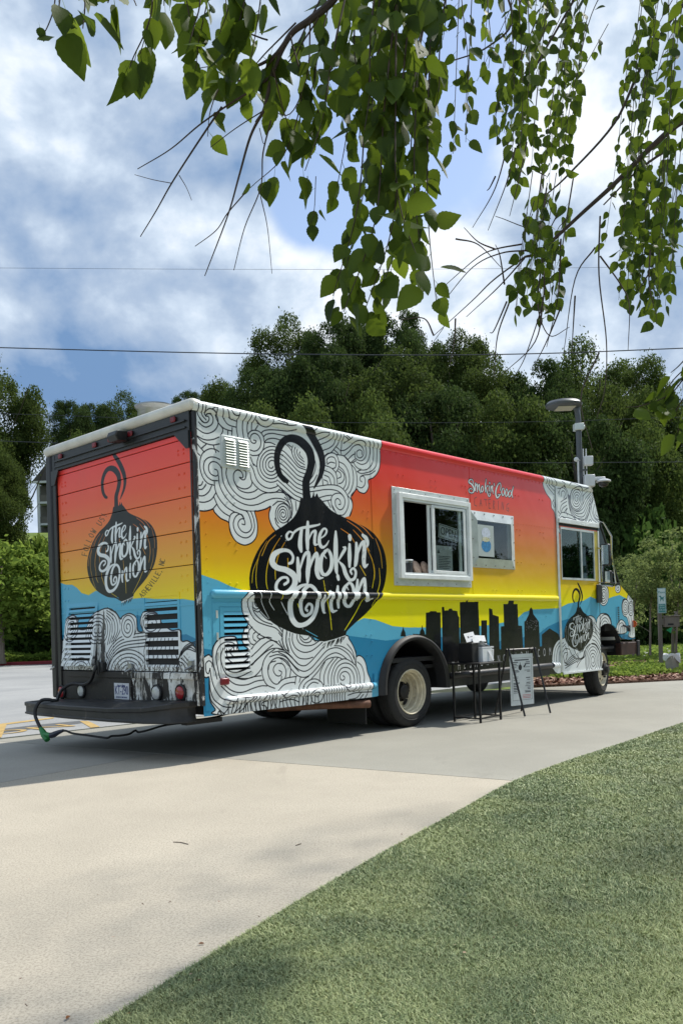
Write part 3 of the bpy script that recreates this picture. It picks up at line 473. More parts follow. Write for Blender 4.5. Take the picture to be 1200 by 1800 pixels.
    GL={'F':[[(0,1),(0,0),(.9,0)],[(0,.45),(.7,.45)]],'O':[[(.5,0),(.05,.3),(.05,.7),(.5,1),(.95,.7),(.95,.3),(.5,0)]],'L':[[(0,0),(0,1),(.8,1)]],'W':[[(0,0),(.25,1),(.5,.3),(.75,1),(1,0)]],'U':[[(0,0),(.05,.8),(.5,1),(.95,.8),(1,0)]],'S':[[(.9,.1),(.4,0),(.1,.25),(.8,.7),(.5,1),(0,.9)]],'!':[[(.3,0),(.3,.7)],[(.3,.92),(.3,1)]],'A':[[(0,1),(.5,0),(1,1)],[(.2,.65),(.8,.65)]],'H':[[(0,0),(0,1)],[(1,0),(1,1)],[(0,.5),(1,.5)]],'E':[[(.9,0),(0,0),(0,1),(.9,1)],[(0,.5),(.7,.5)]],'V':[[(0,0),(.5,1),(1,0)]],'I':[[(.4,0),(.4,1)]],',':[[(.3,.95),(.2,1.15)]],'N':[[(0,1),(0,0),(1,1),(1,0)]],'C':[[(.9,.1),(.4,0),(0,.4),(.1,.85),(.5,1),(.95,.9)]],' ':[]}
    def arc(txt,P,h,w):
        c=cr(P,12);d=np.r_[0,np.cumsum(np.linalg.norm(np.diff(c,axis=0),axis=1))]
        for i,ch in enumerate(txt):
            u=(i+.5)/len(txt)*d[-1];p=np.array([np.interp(u,d,c[:,k]) for k in (0,1)]);q=np.array([np.interp(u+8,d,c[:,k]) for k in (0,1)]);t=(q-p);t/=np.linalg.norm(t);n=np.array([-t[1],t[0]])
            for sg in GL[ch]: a.strokeP(a.m([p+t*(x-.5)*w+n*(y-.5)*h for x,y in sg]),.008*PPM,D)
    a.view(95,780,250)
    arc('FOLLOW US!',[(262,950),(285,860),(340,740),(400,660),(440,580)],48,26)
    arc('ASHEVILLE, NC',[(735,1290),(790,1230),(850,1150),(895,1070),(925,970)],44,22)
    return a
# ================================================================== the food truck
truck=thing('food_truck','colourful step van food truck with sunset, white swirl clouds and black onion artwork','food truck',tuple(TC),TA)
def art_material(name,a,axis,rough=.2):
    im=D.images.new(name,a.W,a.H,alpha=False); px=np.ones((a.H,a.W,4),np.float32); c=a.im
    px[...,:3]=np.where(c<.0031308,c*12.92,1.055*np.maximum(c,1e-6)**(1/2.4)-.055); im.pixels.foreach_set(px.ravel()); im.pack()
    t=NT(name); v=t.co(truck); s=t.n('ShaderNodeSeparateXYZ'); t.L.new(v,s.inputs[0])
    if axis=='x': u=s.outputs[0]
    else: u=t.math('MULTIPLY',s.outputs[1],-1)
    cb=t.n('ShaderNodeCombineXYZ')
    t.L.new(t.math('DIVIDE',t.math('SUBTRACT',u,a.x0),a.x1-a.x0),cb.inputs[0]); t.L.new(t.math('DIVIDE',t.math('SUBTRACT',s.outputs[2],a.z0),a.z1-a.z0),cb.inputs[1])
    tx=t.n('ShaderNodeTexImage',extension='EXTEND',interpolation='Cubic'); tx.image=im; t.L.new(cb.outputs[0],tx.inputs[0])
    n=t.noise(v,2.2,8,.62,.3,(1,1,.35)); g=t.ramp(n,.5,.85,0,.12)
    low=t.ramp(s.outputs[2],.95,.42,0,1); ch=t.ramp(t.noise(v,24,6,.7),.63,.68); ch=t.math('MULTIPLY',ch,t.math('MULTIPLY',low,.5))
    c=t.mix(g,tx.outputs[0],sr(120,112,100)); c=t.mix(t.math('MULTIPLY',low,t.ramp(t.noise(v,7,7,.7,.5),.5,.8,0,.4)),c,sr(84,78,70)); c=t.mix(ch,c,sr(70,66,62))
    t.bump(t.noise(v,1.7,3,.5,.2),.25,.03)
    return t.done(c,t.math('ADD',rough-.06,t.math('MULTIPLY',n,.16)),0,.42)
A1=art_side(lambda p:np.array([side(x,y) for x,y in p]))
def _ru(p):
    r=np.array([rear(x,y) for x,y in p]);r[:,0]*=-1;return r
A2=art_rear(_ru)
MS=art_material('wrap_side',A1,'x'); MR=art_material('wrap_rear',A2,'y',.34)
BLACK=M('black_paint',sr(34,35,36),.42,0,.35,9,.05,dirt=(.66,sr(92,86,78)))
RUB=M('black_rubber',sr(33,33,34),.62,0,.2,12,.1)
TYRE=M('tyre_rubber',sr(38,38,37),.8,0,.25,18,.15)
DARK=M('interior_dark',sr(30,30,31),.7,0,.3,3)
STEEL=M('stainless',sr(150,152,152),.32,.9,.12,5,0,stretch=(1,1,8))
ALU=M('aluminium',sr(206,212,210),.4,.4,.1,7,.03)
ALUW=M('white_aluminium',sr(226,230,230),.38,.05,.08,6,.02)
CREAM=M('cream_wheel_paint',sr(208,198,170),.5,0,.16,14,.1,dirt=(.6,sr(110,96,74)))
WHITEP=M('chalky_white_paint',sr(206,205,196),.45,0,.1,5,.05,dirt=(.63,sr(120,108,88)))
RUST=M('rusty_steel',sr(112,78,60),.75,.2,.3,16,.2)
CHROME=M('chrome',sr(200,202,205),.14,1,.05,4)
YEL=M('yellow_paint',sr(196,178,66),.4,0,.12,6)
REDL=M('red_lens',sr(150,16,26),.2,0,.1,30,.1,coat=.5)
WHL=M('clear_lens',sr(190,192,188),.2,0,.12,40,.2,coat=.5)
AMB=M('amber_lens',sr(214,96,20),.2,0,.1,30,.1,coat=.5)
def glass_mat(name,tint,rough=.02,mixv=.5):
    t=NT(name); g=t.n('ShaderNodeBsdfGlossy'); g.inputs['Roughness'].default_value=rough; g.inputs['Color'].default_value=(.9,.95,.95,1)
    tr=t.n('ShaderNodeBsdfTransparent'); tr.inputs['Color'].default_value=tint+(1,)
    ge=t.n('ShaderNodeNewGeometry'); dp=t.n('ShaderNodeVectorMath',operation='DOT_PRODUCT'); t.L.new(ge.outputs['Normal'],dp.inputs[0]); t.L.new(ge.outputs['Incoming'],dp.inputs[1])
    fr=t.math('ADD',t.math('MULTIPLY',t.math('POWER',t.math('SUBTRACT',1.,t.math('ABSOLUTE',dp.outputs['Value'])),5.),.92),.045)
    mx=t.n('ShaderNodeMixShader'); t.L.new(t.math('MULTIPLY',fr,mixv),mx.inputs[0]); t.L.new(tr.outputs[0],mx.inputs[1]); t.L.new(g.outputs[0],mx.inputs[2]); t.L.new(mx.outputs[0],t.out.inputs[0])
    return t.mat
GLASS=glass_mat('window_glass',(.84,.88,.87),.015,1.0); GLASST=glass_mat('teal_window_glass',(.55,.72,.68),.015,.9); GLASSD=glass_mat('dark_teal_glass',(.28,.42,.40),.02,.5)
W=2.60; ZT=3.145; ZB=.41; XF=6.40
def P(s,t,z): return (s,t,z)
def sp(x,y,o=0): s,z=side(x,y,o);return (s,-o,z)
REDD=M('dull_red_lens',sr(112,22,32),.35,0,.2,30,.1)
# ---- side panel with its openings
def grid(mb,xs,zs,holes,fn):
    xs=sorted(set(xs));zs=sorted(set(zs))
    for i in range(len(xs)-1):
        for j in range(len(zs)-1):
            cx=(xs[i]+xs[i+1])/2;cz=(zs[j]+zs[j+1])/2
            if any(a<cx<b and c<cz<d for a,b,c,d in holes): continue
            mb.add([fn(xs[i],zs[j]),fn(xs[i+1],zs[j]),fn(xs[i+1],zs[j+1]),fn(xs[i],zs[j+1])],[(0,1,2,3)])
ARCX,ARCZ,ARR=3.015,.42,.60
def archz(s,r=ARR,h=.585): 
    u=(s-ARCX)/r; return ARCZ-.01+h*math.sqrt(max(0,1-abs(u)**2.3))
fy=lambda x,z:(x,0,z)
LV=(.205,.585,.80,1.36)       # side louvre opening
SW=(2.86,4.10,1.755,2.60); W2=(4.31,5.13,1.985,2.48)
mb=MB().mat(MS)
grid(mb,[0,LV[0],LV[1],2.36],[ZB-.005,LV[2],LV[3],1.45,ZT],[LV],fy)
xs=list(np.linspace(2.36,3.67,40))
for i in range(39):
    a,b=xs[i],xs[i+1]
    za=archz(a) if abs(a-ARCX)<ARR else ZB; zb=archz(b) if abs(b-ARCX)<ARR else ZB
    mb.add([(a,0,za),(b,0,zb),(b,0,1.45),(a,0,1.45)],[(0,1,2,3)])
grid(mb,[2.36,SW[0],3.67],[1.45,SW[2],SW[3],ZT],[SW],fy)
grid(mb,[3.67,SW[1],W2[0],W2[1],XF],[ZB+.1,1.45,SW[2],W2[2],W2[3],SW[3],ZT],[SW,W2],fy)
o=mb.build('side_panel',truck,label='right side panel printed with sunset sky, clouds, onion and city skyline')
# overlap seams: thin laps of sheet
for s0 in (2.36,4.24):
    MB().mat(MS).box(s0,s0+.035,-.0035,-.0004,1.55,ZT-.01).build('seam_strip',truck)
# far side, roof, floor, inner walls
MB().mat(WHITEP).box(.05,XF,W-.03,W,ZB,ZT).build('side_panel',truck,label='plain far side panel')
mb=MB().mat(WHITEP)
pr=[(t,3.205+.05*math.sin(math.pi*t/W)) for t in np.linspace(.02,W-.02,16)]
mb.sweep(pr,lambda u,v,w:(w,u,v),[.0,7.42]); mb.build('roof',truck)
mb=MB().mat(DARK); mb.box(.06,XF,.05,W-.05,.75,.80); mb.box(.06,XF,1.85,1.88,.8,3.1); mb.box(.07,.09,.05,W-.05,1.5,3.1); mb.box(XF-.05,XF,.6,W-.05,.8,3.1); mb.box(.06,XF,.05,W-.05,3.08,3.10); mb.build('interior',truck)
mb=MB().mat(STEEL); mb.box(2.7,4.3,.06,.40,1.66,1.72); mb.box(1.5,5.2,1.2,1.8,1.6,1.66); mb.box(1.5,5.2,1.78,1.8,1.7,2.4); mb.box(3.2,3.9,1.4,1.75,1.66,2.0); mb.build('counter',truck)
# ---- rails
prof=[(.004,3.128),(-.006,3.128),(-.016,3.136),(-.027,3.15),(-.034,3.168),(-.034,3.19),(-.027,3.208),(-.012,3.221),(.012,3.228),(.06,3.23)]
mb=MB().mat(MS); mb.sweep(prof,lambda u,v,w:(w,u,v),[-.03,7.35]); mb.build('roof_rail',truck)
mb=MB().mat(WHITEP); mb.sweep([(W-u,v) for u,v in prof],lambda u,v,w:(w,u,v),[-.03,7.4]); mb.build('roof_rail',truck,label='plain far roof rail')
capp=[(.06,3.228),(.0,3.236),(-.03,3.236),(-.055,3.222),(-.07,3.20),(-.07,3.175),(-.058,3.155),(-.045,3.142),(-.02,3.136)]
mb=MB().mat(WHITEP); ws=[-.035,-.03,-.015]+list(np.linspace(0.02,W-.02,12))+[W+.015,W+.03,W+.035]
sc=[.2,.6,.9]+[1]*12+[.9,.6,.2]
n=len(capp); vs=[((x*k),w,3.185+(z-3.185)*k) for w,k in zip(ws,sc) for x,z in capp]
mb.add(vs,[(k*n+i,k*n+i+1,(k+1)*n+i+1,(k+1)*n+i) for k in range(len(ws)-1) for i in range(n-1)])
mb.add([vs[i] for i in range(n)],[list(range(n))]); mb.add([vs[-n+i] for i in range(n)],[list(range(n))])
mb.build('rear_cap_rail',truck)
def bar(name,s0,s1,zc,h,d,mat,n=10,back=0.,**k):
    pr=[(back-d*math.sin(math.pi*i/n)-.001,zc+h/2*math.cos(math.pi*i/n)) for i in range(n+1)]
    ws=[s0,s0+.006,s0+.02]+list(np.linspace(s0+.035,s1-.035,10))+[s1-.02,s1-.006,s1]; kk=[.15,.62,.9]+[1]*10+[.9,.62,.15]
    m=len(pr); vs=[(w,back+(u-back)*q,zc+(z-zc)*q) for w,q in zip(ws,kk) for u,z in pr]
    b=MB().mat(mat).add(vs,[(a*m+i,a*m+i+1,(a+1)*m+i+1,(a+1)*m+i) for a in range(len(ws)-1) for i in range(m-1)])
    return b.build(name,truck,smooth=50,**k)
bar('belt_rail',.115,6.365,1.498,.084,.036,MS); MB().mat(MS).box(.13,6.36,-.006,-.0005,1.437,1.456).build('belt_flange',truck)
bar('rub_rail',.24,2.335,.527,.075,.042,MS); 
mb=MB().mat(MS).box(.225,2.30,-.012,-.0005,.405,.488); mb.build('rub_rail_backing',truck)
mb=MB().mat(MS).box(2.30,2.36,-.01,-.0005,.412,.66); mb.build('rub_rail_bracket',truck)
bar('rub_rail',3.69,6.12,.548,.085,.046,BLACK,label='black rail on the front skirt')
MB().mat(BLACK).box(3.67,6.05,-.012,.03,.415,.5105).build('skirt',truck)
MB().mat(MS).box(6.055,6.36,-.012,.03,.43,.5105).build('skirt',truck,label='white swirl printed end of the skirt'); bar('rub_rail',6.125,6.34,.548,.085,.046,MS,label='white swirl printed end of the black rail')
# ---- rivets (small domes, far too many to part)
def dome(mb,c,nrm,r=.008,k=6):
    c=Vector(c);nn=Vector(nrm);u=nn.orthogonal().normalized();w=nn.cross(u)
    vs=[c+nn*r*.75]+[c+nn*r*.5+(u*math.cos(a)+w*math.sin(a))*r*.62 for a in [2*math.pi*i/k for i in range(k)]]+[c-nn*.001+(u*math.cos(a)+w*math.sin(a))*r for a in [2*math.pi*i/k for i in range(k)]]
    mb.add(vs,[(0,1+i,1+(i+1)%k) for i in range(k)]+[(1+i,1+k+i,1+k+(i+1)%k,1+(i+1)%k) for i in range(k)])
mb=MB().mat(MS); rg=random.Random(4)
for i in range(66): dome(mb,(.15+i*.095,-.001,3.112),(0,-1,0),.0105)
for s in np.arange(.35,6.3,.62):
    for z in (2.88,2.42,1.98,1.60,1.32,1.08,.86):
        if 2.3<s<3.75 and z<1.2: continue
        if 2.66<s<4.26 and 1.6<z<2.75: continue
        if 4.2<s<5.26 and 1.85<z<2.65: continue
        if s<.7 and (z<1.4 or z>2.6): continue
        for q in (0,.085):
            dome(mb,(s+q+rg.uniform(-.01,.01),-.001,z),(0,-1,0),.0105)
            if rg.random()<.35: dome(mb,(s+q+rg.uniform(-.01,.01),-.001,z-.07),(0,-1,0),.0105)
for s in np.arange(5.35,6.3,.07): dome(mb,(s,-.001,2.50),(0,-1,0),.006)
for z in np.arange(.5,3.0,.11): dome(mb,(.09,-.001,z),(0,-1,0),.006)
for s in np.arange(.4,2.3,.17): dome(mb,(s,-.001,.585),(0,-1,0),.009)
for s in np.arange(3.75,6.3,.2): dome(mb,(s,-.001,.62),(0,-1,0),.007); dome(mb,(s,-.001,1.56),(0,-1,0),.005)
mb.build('rivets',truck,kind='stuff')
# ---- side louvre: dark recess, frame, painted slats
def louvre(face,a0,a1,z0,z1,rows,pitch_gap,tilt,mat,frame,fname):
    # face(u,d,z): u across, d outwards
    bx=MB().mat(DARK); 
    for q in ((a0-.01,a1+.01,-.17,-.16,z0-.01,z1+.01),(a0-.012,a0-.001,-.16,-.004,z0,z1),(a1+.001,a1+.012,-.16,-.004,z0,z1),(a0,a1,-.16,-.004,z1+.001,z1+.01),(a0,a1,-.16,-.004,z0-.01,z0-.001)):
        v=[face(u,d,z) for z in q[4:6] for d in q[2:4] for u in q[0:2]]
        bx.add(v,[(0,1,3,2),(4,6,7,5),(0,4,5,1),(2,3,7,6),(0,2,6,4),(1,5,7,3)])
    lv=bx.build('louvre',truck)
    def slab(mb,u0,u1,d0,d1,zz0,zz1,tl=0):
        v=[]
        for z in (zz0,zz1):
            off=tilt*(z1-z)/(z1-z0)
            for d in (d0,d1):
                for u in (u0,u1): v.append(face(u,d+off+(tl if z==zz0 else 0),z))
        mb.add(v,[(0,1,3,2),(4,6,7,5),(0,4,5,1),(2,3,7,6),(0,2,6,4),(1,5,7,3)])
    fm=MB().mat(mat); w=frame
    slab(fm,a0-w,a0,-.02,.006,z0-w*.6,z1+w*.8); slab(fm,a1,a1+w,-.02,.006,z0-w*.6,z1+w*.8); slab(fm,a0,a1,-.02,.006,z1,z1+w*.8); slab(fm,a0,a1,-.02,.006,z0-w*.6,z0)
    fm.build('louvre_frame',lv)
    for s0,s1 in rows:
        m=MB().mat(mat); slab(m,a0+.001,a1-.001,-.006,.002,s0,s1,.007); m.build('slat',lv)
    return lv
sf=lambda u,d,z:(u,-d,z)
nz=10; pit=(LV[3]-.02-LV[2])/nz
louvre(sf,LV[0]+.05,LV[1]-.03,LV[2],LV[3]-.02,[(LV[2]+i*pit+pit*.42,LV[2]+(i+1)*pit-.001) for i in range(nz)],.4,0,MS,.045,'')
mb=MB().mat(MS)
mb.box(.13,.205,-.004,-.0006,.78,1.42); mb.box(.205,.60,-.004,-.0006,1.385,1.42); mb.build('hatch_trim',truck)
for z in (.9,1.08,1.28): MB().mat(ALU).box(.165,.185,-.012,-.0042,z,z+.07).build('hinge',truck)
# silver vent
vt=MB().mat(ALU).box(.285,.628,-.012,-.0006,2.66,2.955).build('vent',truck,bevel=.004,label='silver double louvred vent plate')
for c0,c1 in ((.325,.44),(.482,.597)):
    for i in range(10):
        z=2.69+i*.0245
        MB().mat(ALU).add([(c0,-.0125,z),(c1,-.0125,z),(c1,-.032,z),(c0,-.032,z),(c0,-.0125,z+.021),(c1,-.0125,z+.021)],[(0,1,2,3),(3,2,5,4),(0,3,4),(1,5,2)]).build('slat',vt)
MB().mat(REDD).box(.185,.285,-.028,-.001,.672,.735).build('marker_light',truck,bevel=.012,label='red side marker light on the swirl printed skirt')
# ---- serving window
sw=thing('serving_window',None,None); sw.parent=truck
def frame(mb,x0,x1,z0,z1,w,y0,y1):
    w=w if isinstance(w,tuple) else (w,)*4     # left,right,bottom,top
    mb.box(x0,x0+w[0],y0,y1,z0,z1);mb.box(x1-w[1],x1,y0,y1,z0,z1);mb.box(x0+w[0],x1-w[1],y0,y1,z0,z0+w[2]);mb.box(x0+w[0],x1-w[1],y0,y1,z1-w[3],z1)
mb=MB().mat(ALU); frame(mb,2.698,4.20,1.622,2.733,(.10,.04,.10,.07),-.012,-.0006); mb.build('flange',sw,bevel=.002)
mb=MB().mat(ALUW); frame(mb,2.765,4.165,1.70,2.668,(.06,.05,.05,.055),-.06,-.0125); mb.build('frame',sw,bevel=.004)
mb=MB().mat(ALUW); frame(mb,2.8255,4.1145,1.7505,2.6125,(.03,.03,.02,.025),-.048,.02); mb.build('track',sw)
mb=MB().mat(ALUW); frame(mb,3.385,4.065,1.774,2.58,(.05,.045,.035,.03),-.046,-.026); mb.build('sash',sw,bevel=.003)
mb=MB().mat(ALUW); frame(mb,3.33,4.00,1.774,2.58,(.045,.05,.035,.03),-.022,-.002); mb.build('sash',sw,bevel=.003,label='inner sliding sash')
mb=MB().mat(GLASS).box(3.435,4.02,-.038,-.034,1.809,2.55); mb.build('pane',sw)
mb=MB().mat(STEEL)
for s in np.linspace(2.74,4.16,6):
    for z,y in ((2.70,-.0125),(1.655,-.0125)): dome(mb,(s,y,z),(0,-1,0),.009)
for z in np.linspace(1.75,2.65,5): dome(mb,(2.73,-.0125,z),(0,-1,0),.009)
mb.build('screws',sw,kind='stuff')
# ---- second window
w2=thing('side_window',None,None); w2.parent=truck
X0,X1,Z0,Z1=4.225,5.235,1.878,2.592; x0,x1,z0,z1=4.335,5.115,1.995,2.472
mb=MB().mat(ALU); o=[(X0,Z0),(X1,Z0),(X1,Z1),(X0,Z1)]; i_=[(x0,z0),(x1,z0),(x1,z1),(x0,z1)]
for k in range(4):
    a,b=o[k],o[(k+1)%4];c,d=i_[(k+1)%4],i_[k]
    mb.add([(a[0],-.006,a[1]),(b[0],-.006,b[1]),(c[0],-.036,c[1]),(d[0],-.036,d[1]),(a[0],-.0006,a[1]),(b[0],-.0006,b[1]),(c[0],.03,c[1]),(d[0],.03,d[1])],[(0,1,2,3),(0,4,5,1),(3,2,6,7)])
mb.build('frame',w2,smooth=False)
mb=MB().mat(STEEL)
for s in np.linspace(X0+.08,X1-.06,5): dome(mb,(s,-.018,Z1-.03),(0,-1,0),.011);dome(mb,(s,-.018,Z0+.03),(0,-1,0),.011)
for z in np.linspace(Z0+.12,Z1-.12,3): dome(mb,(X0+.03,-.018,z),(0,-1,0),.011);dome(mb,(X1-.03,-.018,z),(0,-1,0),.011)
mb.build('screws',w2,kind='stuff')
MB().mat(GLASS).box(x0+.001,x1-.001,-.03,-.026,z0+.001,z1-.001).build('pane',w2)
MB().mat(DARK).box(X0,X1,.55,.56,1.9,2.6).build('blind',w2)
# ---- fender flare, wheels
mb=MB().mat(RUB); th=np.linspace(0,1,33)
def arcp(r,h,zb):
    out=[]
    for q in th:
        a=math.pi*q; c,s_=-math.cos(a),math.sin(a)
        out.append((ARCX+r*c,zb+h*abs(s_)**.87))
    return out
inn=arcp(.545,.585,.415);out_=arcp(.645,.648,.412);mid=arcp(.61,.63,.412)
vs=[];
for a,m_,b in zip(inn,mid,out_): vs+=[(a[0],.10,a[1]),(a[0],-.045,a[1]),(m_[0]*.6+a[0]*.4,-.062,m_[1]*.6+a[1]*.4),(m_[0],-.055,m_[1]),(b[0],-.004,b[1])]
mb.add(vs,[(k*5+i,k*5+i+1,(k+1)*5+i+1,(k+1)*5+i) for k in range(32) for i in range(4)]); mb.build('fender_flare',truck,smooth=60)
mb=MB().mat(DARK); vs=[]
for a in arcp(.60,.60,.41): vs+=[(a[0],.0,a[1]),(a[0],.62,a[1])]
mb.add(vs,[(k*2,k*2+1,(k+1)*2+1,(k+1)*2) for k in range(32)]); mb.add([(a[0],.62,a[1]) for a in arcp(.6,.6,.41)],[list(range(33))]); mb.build('wheel_well',truck)
def wheel(cx,cy,dish,steer=0,label=None):
    # axis along -y (outwards); built about its centre
    w=D.objects.new('wheel',None); COL.objects.link(w); w.parent=truck; w.location=(cx,cy,.406); w.rotation_euler=(0,0,steer)
    if label: w['label']=label
    f=lambda r,h,a:(r*math.cos(a),-h,r*math.sin(a))
    T=MB().mat(TYRE); T.lathe([(.245,.085),(.262,.104),(.30,.112),(.345,.108),(.375,.098),(.392,.084),(.400,.066),(.401,.05),(.395,.046),(.395,.04),(.402,.036),(.403,.004),(.397,0),(.403,-.004),(.402,-.036),(.395,-.04),(.395,-.046),(.401,-.05),(.400,-.066),(.392,-.084),(.375,-.098),(.345,-.108),(.30,-.112),(.262,-.104),(.245,-.085)],56,f)
    for k in range(84):      # shoulder lugs
        a=2*math.pi*k/84
        for sg in (1,-1):
            q=[f(r,h*sg,a+da) for da in (-.02,.02) for r,h in ((.404,.055),(.400,.078),(.386,.092),(.38,.086))]
            T.add(q,[(0,1,5,4),(1,2,6,5),(0,4,7,3),(0,3,2,1),(4,5,6,7)])
    T.lathe([(.318,.1105),(.322,.1145),(.326,.1105)],56,f)
    T.build('tyre',w)
    Rm=MB().mat(CREAM)
    if dish:
        Rm.lathe([(.262,.094),(.262,.106),(.252,.109),(.245,.102),(.241,.076),(.227,.07),(.224,.024),(.212,.018),(.209,-.055),(.198,-.062),(.192,-.085),(.17,-.092),(.15,-.08),(.118,-.072),(.112,-.078)],48,f); dz=-.07
    else:
        Rm.lathe([(.262,.094),(.262,.104),(.252,.108),(.244,.102),(.236,.08),(.224,.06),(.212,.052),(.19,.07),(.15,.10),(.12,.112),(.095,.112),(.0,.112)],48,f); dz=.08
    Rm.mat(DARK)
    for k in range(5 if dish else 8):
        a=2*math.pi*(k+.25)/(5 if dish else 8); hs=(.052,.026) if dish else (.028,.018); rr=.160 if dish else .178
        hh=-.078 if dish else .083
        pts=[]
        for q in range(14):
            b=2*math.pi*q/14; u=rr+hs[1]*math.cos(b); v=hs[0]*math.sin(b)
            hq=(hh+.0) if dish else (.07+(.19-u)*.72)
            pts.append((u*math.cos(a)-v*math.sin(a),-(hq+.003),u*math.sin(a)+v*math.cos(a)))
        Rm.poly(pts)
    Rm.build('rim',w)
    Hb=MB().mat(M('hub_black',sr(26,25,24),.55,0,.3,20,.1,dirt=(.6,sr(74,66,56))) if 'hub_black' not in D.materials else D.materials['hub_black'])
    if dish:
        Hb.lathe([(.118,-.071),(.116,-.05),(.085,-.042),(.08,.0),(.055,.012),(0,.014)],28,f)
        for k in range(8):
            a=2*math.pi*k/8; c=Vector(f(.101,-.048,a)); Hb.tube([c,c+Vector((0,-.03,0))],.013,6)
    else:
        Hb.lathe([(.10,.113),(.098,.15),(.06,.165),(.055,.20),(.0,.205)],24,f)
        for k in range(8):
            a=2*math.pi*k/8; c=Vector(f(.115,.108,a)); Hb.tube([c,c+Vector((0,-.04,0))],.014,6)
    Hb.build('hub',w)
    return w
RWX=3.005
wr=wheel(RWX,.03+.112,True,0,'dusty cream deep dish rear wheel')
for cy,rot in ((.03+.112+.26,0),(W-.145,math.pi),(W-.145-.26,math.pi)):
    c=copy_tree(wr,truck); c.location=(RWX,cy,.406); c.rotation_euler=(0,0,rot); c['label']='rear wheel mostly hidden in the dark under the body'
FWX=7.80
wf=wheel(FWX,.17,False,R(11),'front wheel turned outwards in its arch')
c=copy_tree(wf,truck); c.location=(FWX,W-.20,.406); c.rotation_euler=(0,0,math.pi+R(11)); c['label']='far front wheel seen under the body'
# ---- underside
mb=MB().mat(DARK); mb.box(.1,8.3,.75,.83,.52,.68); mb.box(.1,8.3,W-.83,W-.75,.52,.68); mb.box(.15,6.4,.1,W-.1,.66,.70)
mb.tube([(RWX,.3,.406),(RWX,W-.3,.406)],.07,10); mb.tube([(FWX,.3,.40),(FWX,W-.3,.40)],.05,8); mb.tube([(RWX,W/2,.406),(6.5,W/2,.5)],.045,8)
mb.lathe([(0,-.16),(.12,-.12),(.17,0),(.12,.12),(0,.16)],16,lambda r,h,a:(RWX+r*math.cos(a),W/2+h,.41+r*math.sin(a)))
mb.box(4.0,5.6,1.0,1.6,.40,.64); mb.box(.4,1.6,.5,2.1,.36,.62)
mb.build('chassis',truck)
mb=MB().mat(RUST); mb.tube([(1.2,.5,.36),(1.75,.22,.35),(1.95,.1,.345),(2.2,-.02,.335)],.042,14,False); mb.tube([(2.2,-.02,.335),(1.95,.1,.345)],.036,14,False); mb.build('exhaust_pipe',truck)
MB().mat(RUB).box(2.22,2.235,.06,.64,.11,.47).build('mud_flap',truck)
# ================================================================== rear
POST=M('chipped_black_post',sr(30,30,31),.45,0,.3,10,.1)
t_=NT('chipped_corner'); v=t_.co(); ch=t_.ramp(t_.noise(v,13,8,.72,.6,(1,1,.3)),.53,.57); t_.bump(ch,.4,.004); CHIP=t_.done(t_.mix(ch,sr(30,30,31),sr(196,198,196)),.5)
ry=lambda s,t,z:(s,t,z)
MB().mat(CHIP).box(-.012,.02,-.004,.040,.50,3.13).build('corner_post',truck,bevel=.006,label='black corner post with paint flaked to white')
MB().mat(BLACK).box(-.02,-.0125,.046,.063,.62,3.12).build('door_jamb',truck,bevel=.006)
MB().mat(POST).box(-.05,.05,W-.10,W+.012,.50,3.13).build('corner_post',truck,bevel=.02,label='black far corner post')
MB().mat(MS).box(.021,.07,-.0025,-.0003,.45,3.12).build('corner_strip',truck)
MB().mat(BLACK).box(-.035,-.0125,W-.17,W-.1,.62,3.12).build('door_jamb',truck,bevel=.006)
hd=MB().mat(BLACK).box(-.03,.02,.045,W-.1,2.955,3.134).build('header',truck,bevel=.004)
mb=MB().mat(BLACK); mb.box(-.045,-.0305,.09,W-.17,2.985,3.0); mb.box(-.05,-.0305,.09,W-.17,3.045,3.06); mb.build('header_lip',hd)
mb=MB().mat(BLACK); mb.prism([(.045,2.956),(.26,2.956),(.085,2.80),(.045,2.80)],lambda u,v,w:(w,u,v),-.046,-.031); mb.build('gusset',hd); mb=MB().mat(BLACK); mb.prism([(W-.1,2.956),(W-.26,2.956),(W-.17,2.80),(W-.1,2.80)],lambda u,v,w:(w,u,v),-.046,-.036); mb.build('gusset',hd)
for px in ((105,802),(165,782),(192.5,772),(228,762),(303,737.5)):
    t,z=rear(*px,o=.05); MB().mat(REDD).box(-.055,-.031,t-.036,t+.036,z-.027,z+.027).build('marker_light',hd,bevel=.016)
t,z=rear(206,768,o=.12)
mb=MB().mat(BLACK); mb.box(-.06,-.031,t-.03,t+.03,z,z+.05); mb.prism([(-.05,z-.045),(-.16,z-.05),(-.19,z+.0),(-.17,z+.045),(-.05,z+.05)],lambda u,v,w:(u,w,v),t-.075,t+.075); mb.build('rear_camera',truck,bevel=.006)
# roll door panels
DZ=[1.455,1.765,2.07,2.378,2.684,2.90,2.955]; D0,D1=.064,W-.17
for i in range(len(DZ)-1):
    MB().mat(MR).box(-.008+(.0015*(i%2)),.012,D0,D1,DZ[i]+.0035,DZ[i+1]-.0035).build('panel',truck,bevel=.004)
MB().mat(DARK).box(.0125,.03,D0,D1,.80,2.955).build('door_backing',truck)
mb=MB().mat(MR)
for i in range(len(DZ)-2):
    for t in (.17,.25,W-.26,W-.33):
        for z in (DZ[i]+.09,DZ[i+1]-.09): dome(mb,(-.0085,t,z),(-1,0,0),.013)
mb.build('bolts',truck,kind='stuff')
